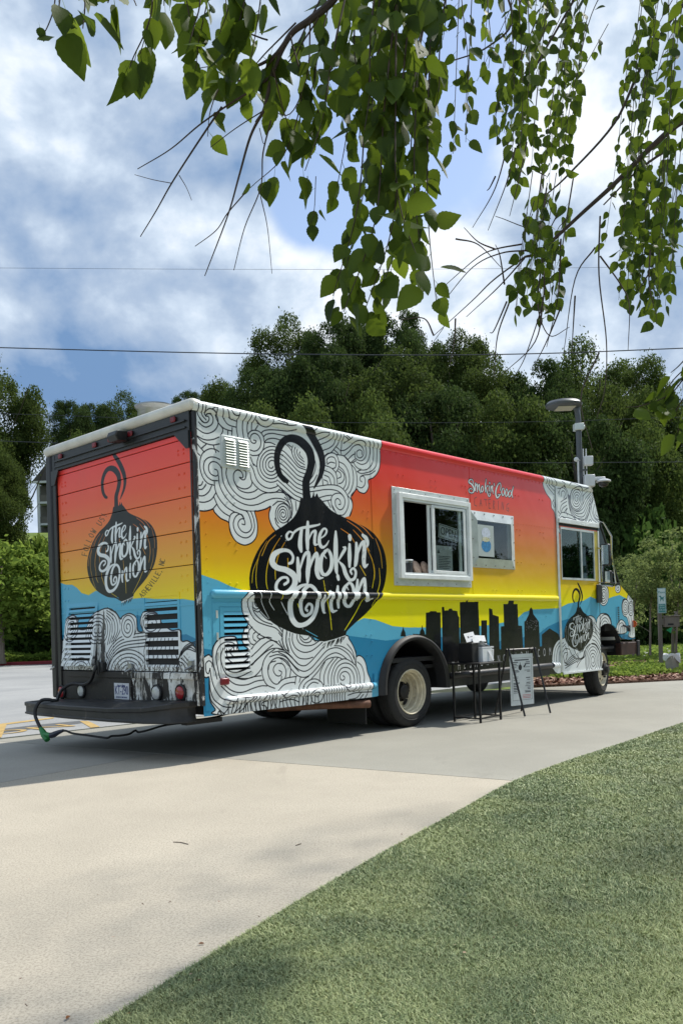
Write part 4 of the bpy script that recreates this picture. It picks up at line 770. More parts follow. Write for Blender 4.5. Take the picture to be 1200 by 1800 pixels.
# lower door with two louvres
def rt(x,y,o=0): return rear(x,y,o)
def v8(x,y): return (95+x*260/1200,1040+y*260/1200)
a=rt(*v8(742,50));b=rt(*v8(1026,612)); RL=(b[0],a[0],b[1],a[1])
a=rt(*v8(135,132));b=rt(*v8(345,575),); LL=(rt(*v8(345,132))[0],a[0],rt(*v8(320,578))[1],a[1]-.0)
mb=MB().mat(MR)
grid(mb,[D0,RL[0],RL[1],LL[0],LL[1],D1],[.805,RL[2],LL[2],RL[3],LL[3],1.4515],[RL,LL],lambda u,z:(-.007,u,z)); mb.build('panel',truck,label='lower blue door panel with white swirls')
rf=lambda u,d,z:(-.008-d,u,z)
h=(RL[3]-RL[2])/8; louvre(rf,RL[0],RL[1],RL[2],RL[3],[(RL[2]+i*h-.001,RL[2]+i*h+h*.34) for i in (1,3,4,5,6,7)]+[(RL[2]+.0,RL[2]+h*.25)]+[(RL[2]+2*h-.001,RL[2]+2*h+h*.3)],.4,.0,MR,.035,'')
h=(LL[3]-LL[2])/11; louvre(rf,LL[0],LL[1],LL[2],LL[3],[(LL[2]+i*h+h*.02,LL[2]+i*h+h*.52) for i in range(11)],.4,.085,MR,.05,'')
BLUEP=M('blue_plastic',sr(38,66,140),.4)
MB().mat(BLUEP).tube([(.13,RL[0]+.28,.9),(.13,RL[0]+.28,1.3)],.05,12).build('blue_tank',truck)
mb=MB().mat(MR)
for z in (.90,1.40): mb.box(-.012,-.0076,D0+.01,D1-.01,z,z+.018) if z>1 else None
for tt in (1.42,.98): mb.box(-.011,-.0076,tt,tt+.02,.81,1.38)
mb.build('door_trim',truck)
# hasp, latches
mb=MB().mat(BLACK); t,z=rt(*v8(405,610)); mb.box(-.06,-.009,t-.07,t+.07,z-.05,z+.05); mb.box(-.075,-.06,t-.02,t+.02,z-.08,z+.07); mb.build('latch',truck,bevel=.006)
for x in (1128,28,640):
    t,z=rt(*v8(x,605 if x!=640 else 625)); mb=MB().mat(STEEL); mb.box(-.035,-.009,t-.03,t+.03,z-.04,z+.05); mb.tube([(-.05,t-.05,z),(-.05,t+.05,z-.03)],.012,8); mb.build('latch',truck)
# weathered sill
t_=NT('weathered_sill'); v=t_.co(); s_=t_.n('ShaderNodeSeparateXYZ'); t_.L.new(v,s_.inputs[0])
n=t_.noise(v,9,9,.72,.5,(1,1,.22)); bias=t_.ramp(s_.outputs[1],.9,1.6,.0,.24); q=t_.ramp(t_.math('SUBTRACT',n,bias),.49,.515)
c=t_.mix(q,sr(34,31,29),t_.mix(t_.ramp(t_.noise(v,5,6),.35,.7),sr(222,224,220),sr(150,146,136))); c=t_.mix(t_.ramp(t_.noise(v,30,5),.6,.7),c,sr(60,50,42)); t_.bump(n,.4,.01)
SILL=t_.done(c,.6)
sill=MB().mat(SILL).box(-.02,.03,.045,W-.10,.50,.795).build('rear_sill',truck,bevel=.004)
MB().mat(SILL).box(-.035,-.0205,.05,W-.3,.735,.792).build('sill_flange',sill,bevel=.003)
def lamp(px,r,lens,label):
    t,z=rt(*px); f=lambda rr,hh,a:(-.02-hh,t+rr*math.cos(a),z+rr*math.sin(a))
    m=MB().mat(RUB); m.lathe([(r*1.28,0),(r*1.28,.018),(r*1.1,.026),(r,.018)],28,f); b=m.build('light_bezel',sill)
    m=MB().mat(lens); m.lathe([(r,.016),(r*.9,.026),(r*.5,.034),(0,.036)],28,f); m.build('tail_light' if lens is REDL else 'reverse_light',sill,label=label)
lamp(v8(1050,818),.062,REDL,'red tail light beside the white lamp'); lamp(v8(855,820),.064,WHL,'round white reversing light right of the number plate'); lamp(v8(245,803),.06,WHL,'round white reversing light left of the number plate'); lamp(v8(85,812),.06,REDL,'red tail light half behind the black cable')
def text(name,body,size,mat,parent,loc,rot,ext=.001,align='CENTER',sx=1.,kind=None):
    c=D.curves.new(name,'FONT'); c.body=body; c.size=size; c.extrude=ext; c.align_x=align; c.align_y='CENTER'; c.materials.append(mat); c.resolution_u=3
    tmp=D.objects.new(name,c); me=D.meshes.new_from_object(tmp); D.objects.remove(tmp); me.name=name
    o=D.objects.new(name,me); COL.objects.link(o); o.parent=parent; o.location=loc; o.rotation_euler=rot; o.scale=(sx,1,1)
    if kind: o['kind']=kind
    return o
t0,z0=rt(*v8(517,868));t1,z1=rt(*v8(634,742))
mb=MB().mat(M('plate_white',sr(196,200,206),.4,0,.12,12)); mb.box(-.036,-.0335,t1,t0,z0,z1); plate=mb.build('licence_plate',sill,bevel=.001)
BLU=M('plate_blue',sr(50,62,120),.5); RF=(R(90),0,R(-90))
text('lettering','KT-290',.125,BLU,plate,(-.0375,(t0+t1)/2,z0+.085),RF,.0008,'CENTER',.62)
text('lettering','First in Flight',.026,BLU,plate,(-.0375,(t0+t1)/2,z1-.025),RF,.0008); text('lettering','NORTH CAROLINA',.022,BLU,plate,(-.0375,(t0+t1)/2,z0+.02),RF,.0008)
mb=MB().mat(SILL); mb.box(-.033,-.0205,t1-.03,t0+.12,z0-.03,z1+.04); mb.build('plate_recess',sill)
# step bumper
mb=MB().mat(BLACK)
bp=[(-.005,.10),(-.10,.09),(-.24,.16),(-.35,.42),(-.41,.9),(-.435,1.6),(-.42,2.33),(-.37,2.60),(-.12,2.66),(-.005,2.66)]
def ring(k,z,zr): return [(-.2+(s+.2)*k if s<-.02 else s,1.36+(t-1.36)*(1-(1-k)*.35),z+zr*(max(0,.55-t))*.14) for s,t in bp]
lay=[ring(.97,.352,0),ring(1.01,.358,0),ring(1.01,.372,0),ring(.975,.38,.3),ring(.975,.435,.8),ring(1.015,.446,.9),ring(1.015,.474,1),ring(.97,.484,1)]
m=len(bp); vs=[p for l in lay for p in l]
mb.add(vs,[list(range(m)),list(range((len(lay)-1)*m,len(lay)*m))[::-1]]+[(k*m+i,(k+1)*m+i,(k+1)*m+(i+1)%m,k*m+(i+1)%m) for k in range(len(lay)-1) for i in range(m)])
mb.mats[0]=M('worn_bumper',sr(38,38,38),.5,0,.35,7,.15,dirt=(.57,sr(104,96,86))); bmp=mb.build('step_bumper',truck,smooth=30)
mb=MB().mat(RUB); rg=random.Random(2)
for i in range(44):
    for j in range(5):
        t=.42+i*.048; s=-.10-j*.062
        if t<.6 and j>3: continue
        mb.add([(s-.022,t,.4845),(s,t-.012,.4845),(s+.022,t,.4845),(s,t+.012,.4845),(s,t,.491)],[(0,1,4),(1,2,4),(2,3,4),(3,0,4)])
mb.build('tread',bmp,kind='stuff')
MB().mat(DARK).box(-.10,.3,.12,.2,.33,.37).build('bumper_bracket',truck)
MB().mat(WHITEP).box(-.16,-.14,.62,1.12,.486,.50).build('bumper_strip',truck)
# roof fan
f0=at(240,722,9.9);f1=at(305,712,9.9); fc=(f0+f1)/2; q=np.array(fc)-TC; fs,ft=float(q@e1),float(q@e2); fr=(f1-f0).length/2*1.06
mb=MB().mat(STEEL); zv=float((f0.z+f1.z)/2); f=lambda r,h,a:(fs+r*math.cos(a),ft+r*math.sin(a),zv-.115+h)
mb.lathe([(fr*.86,-.5),(fr*.86,.07),(fr*.95,.10),(fr*1.0,.115),(fr*1.0,.13),(fr*.96,.13),(fr*.9,.10),(0,.08)],32,f); mb.build('roof_vent',truck)
# ================================================================== cab
def pts(L,o=0): return [sp(x,y,o) for x,y in L]
def c3(x,y): return (930+x*160/1200,800+y*160/1200)
def c4(x,y): return (960+x*160/1200,1020+y*160/1200)
MB().mat(ALU).box(6.375,6.43,-.014,-.0005,.44,3.10).build('channel_post',truck,bevel=.004)
# upper cab side
up=[(6.36,2.66),(7.71,2.645),(7.735,2.69),(7.60,2.98),(7.52,3.135),(6.36,3.135)]
mb=MB().mat(MS); mb.prism(up,lambda u,v,w:(u,w,v),0,.03); mb.build('cab_side',truck)
mb=MB().mat(ALUW); mb.box(6.43,7.66,-.03,-.0005,2.595,2.66); mb.build('drip_rail',truck,bevel=.004)
MB().mat(DARK).box(6.43,7.62,-.001,.02,2.555,2.595).build('door_gap',truck)
# sliding door with window
DX0,DX1=6.435,7.625; WZ0,WZ1=1.775,2.535; WX0,WX1=6.475,7.50
mb=MB().mat(MS); grid(mb,[DX0,WX0,WX1,DX1],[.43,WZ0,WZ1,2.553],[(WX0,WX1,WZ0,WZ1)],lambda x,z:(x,-.008,z))
dr=mb.build('cab_door',truck)
mb=MB().mat(YEL); mb.box(WX1+.002,DX1,-.0115,-.0084,WZ0,WZ1); mb.build('door_stile',dr)
mb=MB().mat(ALUW); mb.box(DX0,WX0-.002,-.011,-.0084,WZ0,2.55) if False else None; mb.box(DX0,DX1+.02,-.022,-.0084,.405,.43); mb.build('door_sill',dr); mb=MB().mat(ALUW); mb.box(7.627,7.66,-.02,.0,1.72,2.55); mb.build('door_edge',dr)
mb=MB().mat(ALU); frame(mb,WX0,WX1,WZ0,WZ1,(.012,.02,.03,.03),-.02,.0); mb.box(7.07,7.11,-.016,.0,WZ0+.03,WZ1-.03); mb.build('window_frame',dr)
MB().mat(GLASST).box(WX0+.012,7.07,-.008,-.004,WZ0+.03,WZ1-.03).build('pane',dr); MB().mat(GLASST).box(7.11,WX1-.02,-.008,-.004,WZ0+.03,WZ1-.03).build('pane',dr)
MB().mat(BLACK).box(7.50,7.66,-.05,-.0215,1.44,1.72).build('door_latch_box',dr,bevel=.01)
MB().mat(DARK).box(7.627,7.655,-.003,.01,.43,1.70).build('door_gap',truck)
# cab inside
mb=MB().mat(DARK); mb.box(6.45,8.2,.05,W-.05,.72,.75); mb.box(6.9,7.4,.35,.85,.75,1.25); mb.box(6.88,6.98,.35,.85,1.25,2.0); mb.box(8.0,8.25,.1,W-.1,1.0,1.65); mb.box(6.45,8.0,W-.04,W-.02,.75,1.75); mb.build('cab_interior',truck)
# fender and nose side, with wheel arch
nose=[sp(*c4(720,88)),sp(*c4(905,75)),sp(*c4(958,52)),sp(*c4(1070,185)),sp(*c4(1135,265)),sp(*c4(1150,500)),sp(*c4(1163,770)),sp(*c4(1078,782))]
nz_=[(p[0],p[2]) for p in nose]; nz_[0]=(7.655,nz_[0][1])
arch=[]
for q in np.linspace(0,1,18):
    a=math.pi*q; arch.append((7.90+.50*math.cos(a),.62+.50*max(math.sin(a),0)**.8))
arch=[(x,z) for x,z in arch]
fp=nz_+[(arch[0][0],.87)]+[p for p in arch if p[1]>.87]+[(7.70,.60),(7.655,.42)]
mb=MB().mat(MS); mb.prism([(x,z) for x,z in fp],lambda u,v,w:(u,w,v),0,.02); mb.build('front_fender',truck)
mb=MB().mat(DARK); vs=[]
ar=[(arch[0][0],.6)]+arch+[(7.40,.42)]
for x,z in ar: vs+=[(x,.021,z),(x,.7,z)]
mb.add(vs,[(k*2,k*2+1,(k+1)*2+1,(k+1)*2) for k in range(len(ar)-1)]); mb.box(7.3,8.6,.7,.72,.45,1.2); mb.build('wheel_well',truck)
# nose, windscreen, roof front as swept skins between the two sides
sil=[(7.52,3.135),(7.60,2.98),(7.735,2.69)]
mb=MB().mat(WHITEP); prf=[(7.34,3.229),(7.43,3.215),(7.50,3.17),(7.56,3.08),(7.735,2.69)]; mb.sweep(prf,lambda u,v,w:(u,w,v),[0.0,W]); mb.prism([(7.34,3.228),(7.43,3.214),(7.50,3.169),(7.50,3.136),(7.34,3.136)],lambda u,v,w:(u,w,v),-.02,0) ; mb.build('cab_roof_front',truck)
wb=nz_[2]; wt=(7.735,2.69)
mb=MB().mat(WHITEP); nn=[wb]+nz_[3:7]; mb.sweep(nn,lambda u,v,w:(u,w,v),[.02,W-.02]); mb.box(8.3,8.75,.1,W-.1,.85,.9); mb.build('nose',truck)
mb=MB().mat(GLASSD); mb.add([(wt[0],.03,wt[1]),(wt[0],W-.03,wt[1]),(wb[0],W-.03,wb[1]),(wb[0],.03,wb[1])],[(0,1,2,3)]); mb.build('windscreen',truck)
mb=MB().mat(BLACK); mb.tube([(wt[0],.01,wt[1]),(wb[0],.01,wb[1])],.022,8); mb.tube([(wt[0],W-.01,wt[1]),(wb[0],W-.01,wb[1])],.022,8); mb.box(7.66,wb[0],-.004,.02,wb[1]-.0,wb[1]+.03); mb.build('windscreen_frame',truck)
mb=MB().mat(GLASSD); mb.prism([(7.68,wb[1]+.03),(wb[0]-.03,wb[1]+.03),(wt[0]+.02,wt[1]-.06),(7.68,2.64)],lambda u,v,w:(u,w,v),.004,.009); mb.build('quarter_window',truck)
mb=MB().mat(BLACK); mb.box(7.80,7.825,-.002,.012,wb[1]+.03,2.35); mb.build('quarter_window_bar',truck)
mb=MB().mat(WHITEP); mb.box(7.62,8.1,W-.02,W,.5,1.75); mb.prism(nz_+[(8.3,.9),(7.655,.9)],lambda u,v,w:(u,w,v),W-.02,W); mb.build('far_cab_side',truck)
# side vent on the nose
a=sp(*c4(915,345));b=sp(*c4(968,560)); vn=MB().mat(MS).box(a[0],b[0],-.006,-.0004,b[2],a[2]).build('nose_vent',truck)
for i in range(9):
    z=b[2]+(i+.3)*(a[2]-b[2])/9; MB().mat(DARK).box(a[0]+.03,b[0]-.03,-.008,-.0062,z,z+(a[2]-b[2])/9*.5).build('slot',vn)
# blinker, handle, bumper
a=sp(*c4(1138,575)); mb=MB().mat(AMB); mb.lathe([(0,.05),(.03,.045),(.05,.02),(.052,-.01)],14,lambda r,h,an:(a[0]-.02+h*.6,-.02+r*math.cos(an),a[2]+r*math.sin(an)*1.1)); mb.build('turn_signal',truck,label='round amber turn signal on the nose')
mb=MB().mat(BLACK); p0=sp(*c4(1010,595),.02);p1=sp(*c4(1090,635),.05); mb.tube([p0,((p0[0]+p1[0])/2,-.05,(p0[2]+p1[2])/2+.0),p1],.018,8); mb.box(p1[0]-.02,p1[0]+.02,-.06,-.02,p1[2]-.05,p1[2]+.05); mb.build('hood_latch',truck)
b0=side(*c4(870,845));b1=side(*c4(1180,990))
mb=MB().mat(M('oxide_bumper',sr(58,36,28),.6,.2,.4,9,.1)); mb.box(8.35,8.98,.0,.10,.60,.80); mb.box(8.86,9.0,.10,W-.02,.60,.80); mb.build('front_bumper',truck,bevel=.012); MB().mat(RUB).box(8.93,9.02,-.02,.02,.575,.825).build('bumper_end',truck,bevel=.01)
mb=MB().mat(BLACK); mb.box(8.0,8.9,.15,.25,.66,.76); mb.build('bumper_arm',truck)
# mirrors
MIRR=M('mirror_silver',sr(225,228,228),.09,1,.01,4)
def c7(x,y): return (1030+x*100/1125,900+y*160/1800)
mr=thing('mirror_bracket',None,None); mr.parent=truck
O_=.22
mb=MB().mat(CHROME)
T1=[sp(*c7(285,190),.05),sp(*c7(330,210),O_),sp(*c7(490,480),O_+.06),sp(*c7(492,780),O_+.06),sp(*c7(540,1180),O_+.03),sp(*c7(575,1400),O_-.05),sp(*c7(520,1470),.1),sp(*c7(250,1450),.03)]
mb.tube(T1,.013,8); mb.tube([sp(*c7(215,710),.02),sp(*c7(290,720),.12),sp(*c7(300,800),.14),sp(*c7(310,1380),.12),sp(*c7(250,1400),.02)],.012,8); mb.tube([sp(*c7(330,830),.14),sp(*c7(440,800),O_),sp(*c7(492,780),O_+.06)],.01,6); mb.tube([sp(*c7(430,1190),.14),sp(*c7(540,1210),O_)],.01,6); mb.build('arm',mr)
def head(c,w,h,mat,name):
    m=MB().mat(mat); P0=Vector(sp(*c7(*c),.19)); m.prism([(-w,-h*.9),(-w*.6,-h),(w*.6,-h),(w,-h*.9),(w,h*.9),(w*.6,h),(-w*.6,h),(-w,h*.9)],lambda u,v,q:(P0.x+q+u*.06,P0.y-u,P0.z+v),-.03,.05)
    o=m.build(name,mr,bevel=.01); 
    m=MB().mat(MIRR); m.prism([(-w*.85,-h*.88),(w*.85,-h*.88),(w*.85,h*.88),(-w*.85,h*.88)],lambda u,v,q:(P0.x+q+u*.06,P0.y-u,P0.z+v),-.034,-.031); m.build('mirror_glass',o)
head((385,845),.062,.165,M('black_plastic',sr(30,30,31),.4),'mirror_head'); head((435,1290),.045,.10,D.materials['black_plastic'],'mirror_head')
# website lettering along the skirt
LT=M('pale_print',sr(170,172,174),.5)
WEB='THESMOKINONION.COM'
wl=thing('web_address',None,None); wl.parent=truck
for i,chr_ in enumerate(WEB):
    px=796+i*10; s,z=side(px,1172-(px-796)*.155); 
    text('letter',chr_,.155,LT,wl,(s,-.0012,z),(R(90),0,0),.0006,'CENTER',.5)
# ================================================================== ground, paving, road
def gxy(x,y): g=ground(x,y);return (float(g[0]),float(g[1]))
J0=np.array(gxy(0,1303));J1=np.array(gxy(900,1372)); jd=(J1-J0)/np.linalg.norm(J1-J0)
AE0=np.array(gxy(0,1297)); AE1=np.array(gxy(200,1275)); ad=(AE1-AE0)/np.linalg.norm(AE1-AE0)
def concrete(name,base,var,speck,seed=0):
    t=NT(name); v=t.geo()
    n1=t.noise(v,.45,5,.6,.4); n2=t.noise(v,2.1,7,.65,.3); n3=t.noise(v,105,2,.7); n4=t.noise(v,42,4,.75); 
    dk=tuple(c*(1-var) for c in base); lt=tuple(min(c*(1+var*.8),1) for c in base)
    c=t.mix(t.ramp(n1,.3,.7),dk,lt); c=t.mix(t.ramp(n2,.35,.75,0,.55),c,tuple(x*.86 for x in base))
    c=t.mix(t.ramp(n3,.44,.66,0,speck),c,tuple(x*.55 for x in base)); c=t.mix(t.ramp(n4,.54,.68,0,.45),c,tuple(min(1,x*1.2) for x in base)); c=t.mix(t.ramp(t.noise(v,62,3,.8),.56,.64,0,speck*.7),c,tuple(x*.6 for x in base))
    st=t.ramp(t.noise(v,1.3,6,.7,1.2,(1,.35,1)),.60,.74,0,.45); c=t.mix(st,c,tuple(x*.66 for x in base))
    c=t.mix(t.ramp(t.noise(v,9,5,.75,.3),.68,.74,0,.5),c,tuple(x*.55 for x in base))
    t.bump(t.math('ADD',t.math('MULTIPLY',n3,.5),n4),.12,.003)
    return t.done(c,.86,0,.3)
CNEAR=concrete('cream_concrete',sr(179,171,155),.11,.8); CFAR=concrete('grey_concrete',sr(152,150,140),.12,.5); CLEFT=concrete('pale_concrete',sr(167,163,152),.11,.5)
def slab(name,poly,z,mat,**k):
    mb=MB().mat(mat); mb.prism(poly,lambda u,v,w:(u,v,w),z-.15,z); return mb.build(name,None,smooth=False,kind='structure')
g=.006; nrm=np.array([-jd[1],jd[0]])
if nrm@(-J0)<0: nrm=-nrm      # towards the camera
K0=np.array(gxy(247,1331)); kdir=np.array(gxy(0,1376))-K0; kdir/=np.linalg.norm(kdir)
# where the short joint meets the long one
A_=np.column_stack([jd,-kdir]); u=np.linalg.solve(A_,K0-J0); X=J0+jd*u[0]; kn=np.array([-kdir[1],kdir[0]])
if kn@(np.array([2.,2.])-X)<0: kn=-kn
far=lambda p,d,s:p+d*s
L=lambda p:(float(p[0]),float(p[1]))
W0=AE0-ad*14; 
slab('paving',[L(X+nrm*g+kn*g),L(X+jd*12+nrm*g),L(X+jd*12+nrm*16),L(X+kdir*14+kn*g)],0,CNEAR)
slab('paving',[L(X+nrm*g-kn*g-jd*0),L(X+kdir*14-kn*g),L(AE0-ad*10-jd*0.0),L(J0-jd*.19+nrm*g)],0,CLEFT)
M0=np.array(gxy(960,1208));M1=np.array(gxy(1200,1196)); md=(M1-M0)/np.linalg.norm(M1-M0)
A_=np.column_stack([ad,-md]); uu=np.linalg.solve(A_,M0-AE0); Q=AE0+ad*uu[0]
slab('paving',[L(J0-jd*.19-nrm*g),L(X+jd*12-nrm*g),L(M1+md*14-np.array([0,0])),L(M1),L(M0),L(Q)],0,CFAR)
mb=MB().mat(M('joint_dark',sr(52,50,46),.9)); mb.prism([L(J0-jd*.3-nrm*.05),L(X+jd*12-nrm*.05),L(X+jd*12+nrm*.05),L(J0-jd*.3+nrm*.05)],lambda u,v,w:(u,v,w),-.16,-.012); mb.prism([L(X-kn*.05),L(X+kdir*14-kn*.05),L(X+kdir*14+kn*.05),L(X+kn*.05)],lambda u,v,w:(u,v,w),-.16,-.0125); mb.build('paving_joint',kind='structure')
# lawn / terrain sheet with a hill behind
t=NT('lawn'); v=t.geo(); c=t.mix(t.ramp(t.noise(v,.25,5),.3,.7),sr(92,112,48),sr(122,136,62)); c=t.mix(t.ramp(t.noise(v,3,8,.7),.35,.7,0,.6),c,sr(70,88,40)); t.bump(t.noise(v,14,4),.6,.05); LAWN=t.done(c,.9,0,.2)
def hill(x,y):
    d=math.hypot(x*.8,y); s=max(0,min(1,(d-62)/70)); s=s*s*(3-2*s); k=17 if x<25 else 17-7*min(1,(x-25)/40)
    return -.10+s*k+ (.6*math.sin(x*.07)*math.sin(y*.05) if d>70 else 0)
xs=np.concatenate([np.linspace(-420,-90,12),np.linspace(-80,90,56),np.linspace(100,420,12)]); ys=np.concatenate([np.linspace(-60,20,8),np.linspace(24,150,54),np.linspace(165,620,14)])
V=[(x,y,hill(x,y)) for y in ys for x in xs]; n=len(xs); F=[(j*n+i,j*n+i+1,(j+1)*n+i+1,(j+1)*n+i) for j in range(len(ys)-1) for i in range(n-1)]
link('terrain',fast_mesh('terrain',V,F,[LAWN],smooth=True),kind='structure')
# asphalt car park
t=NT('asphalt'); v=t.geo(); c=t.mix(t.ramp(t.noise(v,.35,5,.6,.4),.3,.7),sr(143,145,145),sr(164,165,164)); c=t.mix(t.ramp(t.noise(v,90,2,.7),.4,.7,0,.5),c,sr(110,110,110)); c=t.mix(t.ramp(t.noise(v,.8,6,.7,1.,(1,.3,1)),.58,.72,0,.4),c,sr(124,125,125)); t.bump(t.noise(v,120,2),.4,.006); ASPH=t.done(c,.9,0,.3)
CB0=np.array(gxy(0,1170)); CB1=np.array([26.,42.5])
MB().mat(ASPH).prism([L(AE0-ad*26),L(AE0+ad*.0+np.array([-.012,.006])),L(Q+np.array([-.012,.006])),(4.2,18.),(8.,26.),(26.,41.5),(26.,42.4),L(CB0+(0,-.15)),(-70,38.6),(-70,-12)],lambda u,v,w:(u,v,w),-.12,-.004).build('parking_lot',smooth=False,kind='structure')
YLW=M('yellow_road_paint',sr(176,148,90),.7,0,.15,9,dirt=(.58,sr(150,140,118))); BAND=M('dark_band',sr(86,88,90),.85,0,.1,8)
def flat(name,px,z,mat): MB().mat(mat).add([tuple(ground(x,y,z)) for x,y in px],[tuple(range(len(px)))]).build(name,kind='structure',smooth=False)
flat('road_marking',[(-30,1276),(95,1260.5),(95,1262.6),(-30,1279)],.001,YLW)
flat('road_marking',[(-6,1273.5),(13,1272),(3,1296.0),(-14,1297.5)],.0012,YLW)
flat('road_marking',[(140,1267),(156,1267.5),(176,1277.2),(160,1279)],.001,YLW)
flat('dark_band',[(-10,1283),(60,1274.5),(150,1266),(158,1269),(110,1275.5),(60,1281),(-10,1290)],-.001,BAND)  # darker band across the car park surface, under the yellow lettering
tx=text('road_lettering','ON',.62,YLW,None,tuple(ground(50,1282.3,.0035)),(0,0,math.atan2(ad[1],ad[0])+.06),.0005,'CENTER',1.25,kind='structure')
# red kerb and the planted island behind it
REDK=M('red_kerb_paint',sr(126,34,42),.7,0,.15,5,dirt=(.64,sr(120,90,84)))
cdir=(CB1-CB0)/np.linalg.norm(CB1-CB0); cn=np.array([-cdir[1],cdir[0]])
MB().mat(REDK).prism([L(CB0-cdir*60),L(CB1),L(CB1+cn*.18),L(CB0-cdir*60+cn*.18)],lambda u,v,w:(u,v,w),-.12,.15).build('kerb',kind='structure',bevel=.02)
t=NT('mulch'); v=t.geo(); n=t.noise(v,22,5,.7); c=t.mix(t.ramp(n,.35,.65),sr(82,56,46),sr(150,118,100)); c=t.mix(t.ramp(t.noise(v,60,3),.6,.7,0,.7),c,sr(176,150,132)); t.bump(n,.9,.04); MULCH=t.done(c,.95,0,.2)
MB().mat(MULCH).prism([L(CB0-cdir*60+cn*.185),L(CB1+cn*.185),L(CB1+cn*5),L(CB0-cdir*60+cn*5)],lambda u,v,w:(u,v,w),-.1,.11).build('mulch_bed',kind='structure')
PATHC=concrete('path_concrete',sr(190,188,182),.06,.2); MB().mat(PATHC).prism([L(CB0+cn*5.2+cdir*.8),L(CB1+cn*5.2),L(CB1+cn*6.6),L(CB0+cn*6.6+cdir*.8)],lambda u,v,w:(u,v,w),-.1,.13).build('footpath',kind='structure')
# mulch bed right of the truck
mbed=[L(M0+np.array([-.6,.02])),L(M1+np.array([.0,.02])),L(M1+md*14),(22,24.5),(15,26.5),(9.2,26.2),(6.2,22.0),(4.0,18.0)]
MB().mat(MULCH).prism(mbed,lambda u,v,w:(u,v,w),-.1,.035).build('mulch_bed',kind='structure')
rg=np.random.default_rng(8)
def chips(n,poly_fn,z,name,size):
    P=poly_fn(n); a=rg.uniform(0,2*np.pi,len(P)); l=size*rg.uniform(.6,1.5,len(P)); w=l*rg.uniform(.25,.5,len(P)); tl=rg.uniform(-.5,.5,len(P))
    dx=np.column_stack([np.cos(a)*l,np.sin(a)*l,tl*l]); dy=np.column_stack([-np.sin(a)*w,np.cos(a)*w,rg.uniform(-.6,.6,len(P))*w]); c=np.column_stack([P,np.full(len(P),z)+rg.uniform(0,.03,len(P))])
    V=np.stack([c-dx-dy,c+dx-dy,c+dx+dy,c-dx+dy],1).reshape(-1,3); F=np.arange(len(V)).reshape(-1,4); tint=np.repeat(rg.random(len(P)),4)
    return link(name,fast_mesh(name,V,F,[CHIP_M],np.repeat(tint[:,None],3,1)),kind='stuff')
t=NT('bark_chip'); at_=t.n('ShaderNodeVertexColor'); at_.layer_name='tint'; rp=t.n('ShaderNodeValToRGB'); t.L.new(at_.outputs[0],rp.inputs[0]); e=rp.color_ramp.elements; e[0].color=sr(58,38,32)+(1,); e[1].color=sr(190,162,142)+(1,); k=rp.color_ramp.elements.new(.5); k.color=sr(118,82,68)+(1,); CHIP_M=t.done(rp.outputs[0],.9,0,.2)
def inpoly(P,poly):
    x,y=P[:,0],P[:,1]; c=np.zeros(len(P),bool); q=np.array(poly)
    for i in range(len(q)):
        (ax,ay),(bx,by)=q[i],q[i-1]; k=((ay>y)!=(by>y))&(x<(bx-ax)*(y-ay)/(by-ay+1e-12)+ax); c^=k
    return c
def in_bed(n):
    P=np.column_stack([rg.uniform(3,14,n*3),rg.uniform(14.5,23,n*3)]); return P[inpoly(P,mbed)][:n]
chips(16000,in_bed,.04,'bark_mulch',.045)
# ------------------------------------------------------------------ artificial turf
TE=[(1500,1182),(1350,1225),(1200,1272),(1100,1306),(1000,1339),(900,1377),(800,1432),(700,1487),(640,1521),(560,1567),(500,1603),(400,1665),(300,1727),(190,1798)]
te=[gxy(*p) for p in TE]+[(-1.15,1.6),(-1.4,.9)]
te=[tuple(p) for p in cr(te,6)]
tpoly=te+[(4.5,.5),(9,4),(16,11),(te[0][0]+1,te[0][1]+.5)]
t=NT('turf_base'); v=t.geo(); n=t.noise(v,1.1,6,.65,.4); c=t.mix(t.ramp(n,.35,.68),sr(101,111,73),sr(140,144,95)); c=t.mix(t.ramp(t.noise(v,130,2),.4,.65,0,.6),c,sr(67,75,49)); t.bump(t.noise(v,160,2),.8,.02); TB=t.done(c,.9,0,.2)
MB().mat(TB).prism(tpoly,lambda u,v,w:(u,v,w),-.02,.012).build('turf_base',kind='structure',smooth=False)
t=NT('turf_blade'); v=t.geo(); a=t.n('ShaderNodeVertexColor'); a.layer_name='tint'; rp=t.n('ShaderNodeValToRGB'); t.L.new(a.outputs[0],rp.inputs[0]); e=rp.color_ramp.elements
e[0].color=sr(76,93,62)+(1,); e[1].color=sr(220,219,170)+(1,)
for p,cl in ((.3,sr(112,129,88)),(.62,sr(146,161,111)),(.82,sr(182,191,140))): k=rp.color_ramp.elements.new(p); k.color=cl+(1,)
c=t.mix(t.ramp(t.noise(v,1.3,6,.65,.6),.40,.62),rp.outputs[0],t.mix(.6,rp.outputs[0],sr(180,187,127))); c=t.mix(t.ramp(t.noise(v,.8,5,.65,.8),.47,.64,0,.5),c,sr(95,109,81)); TBL=t.done(c,.55,0,.35)
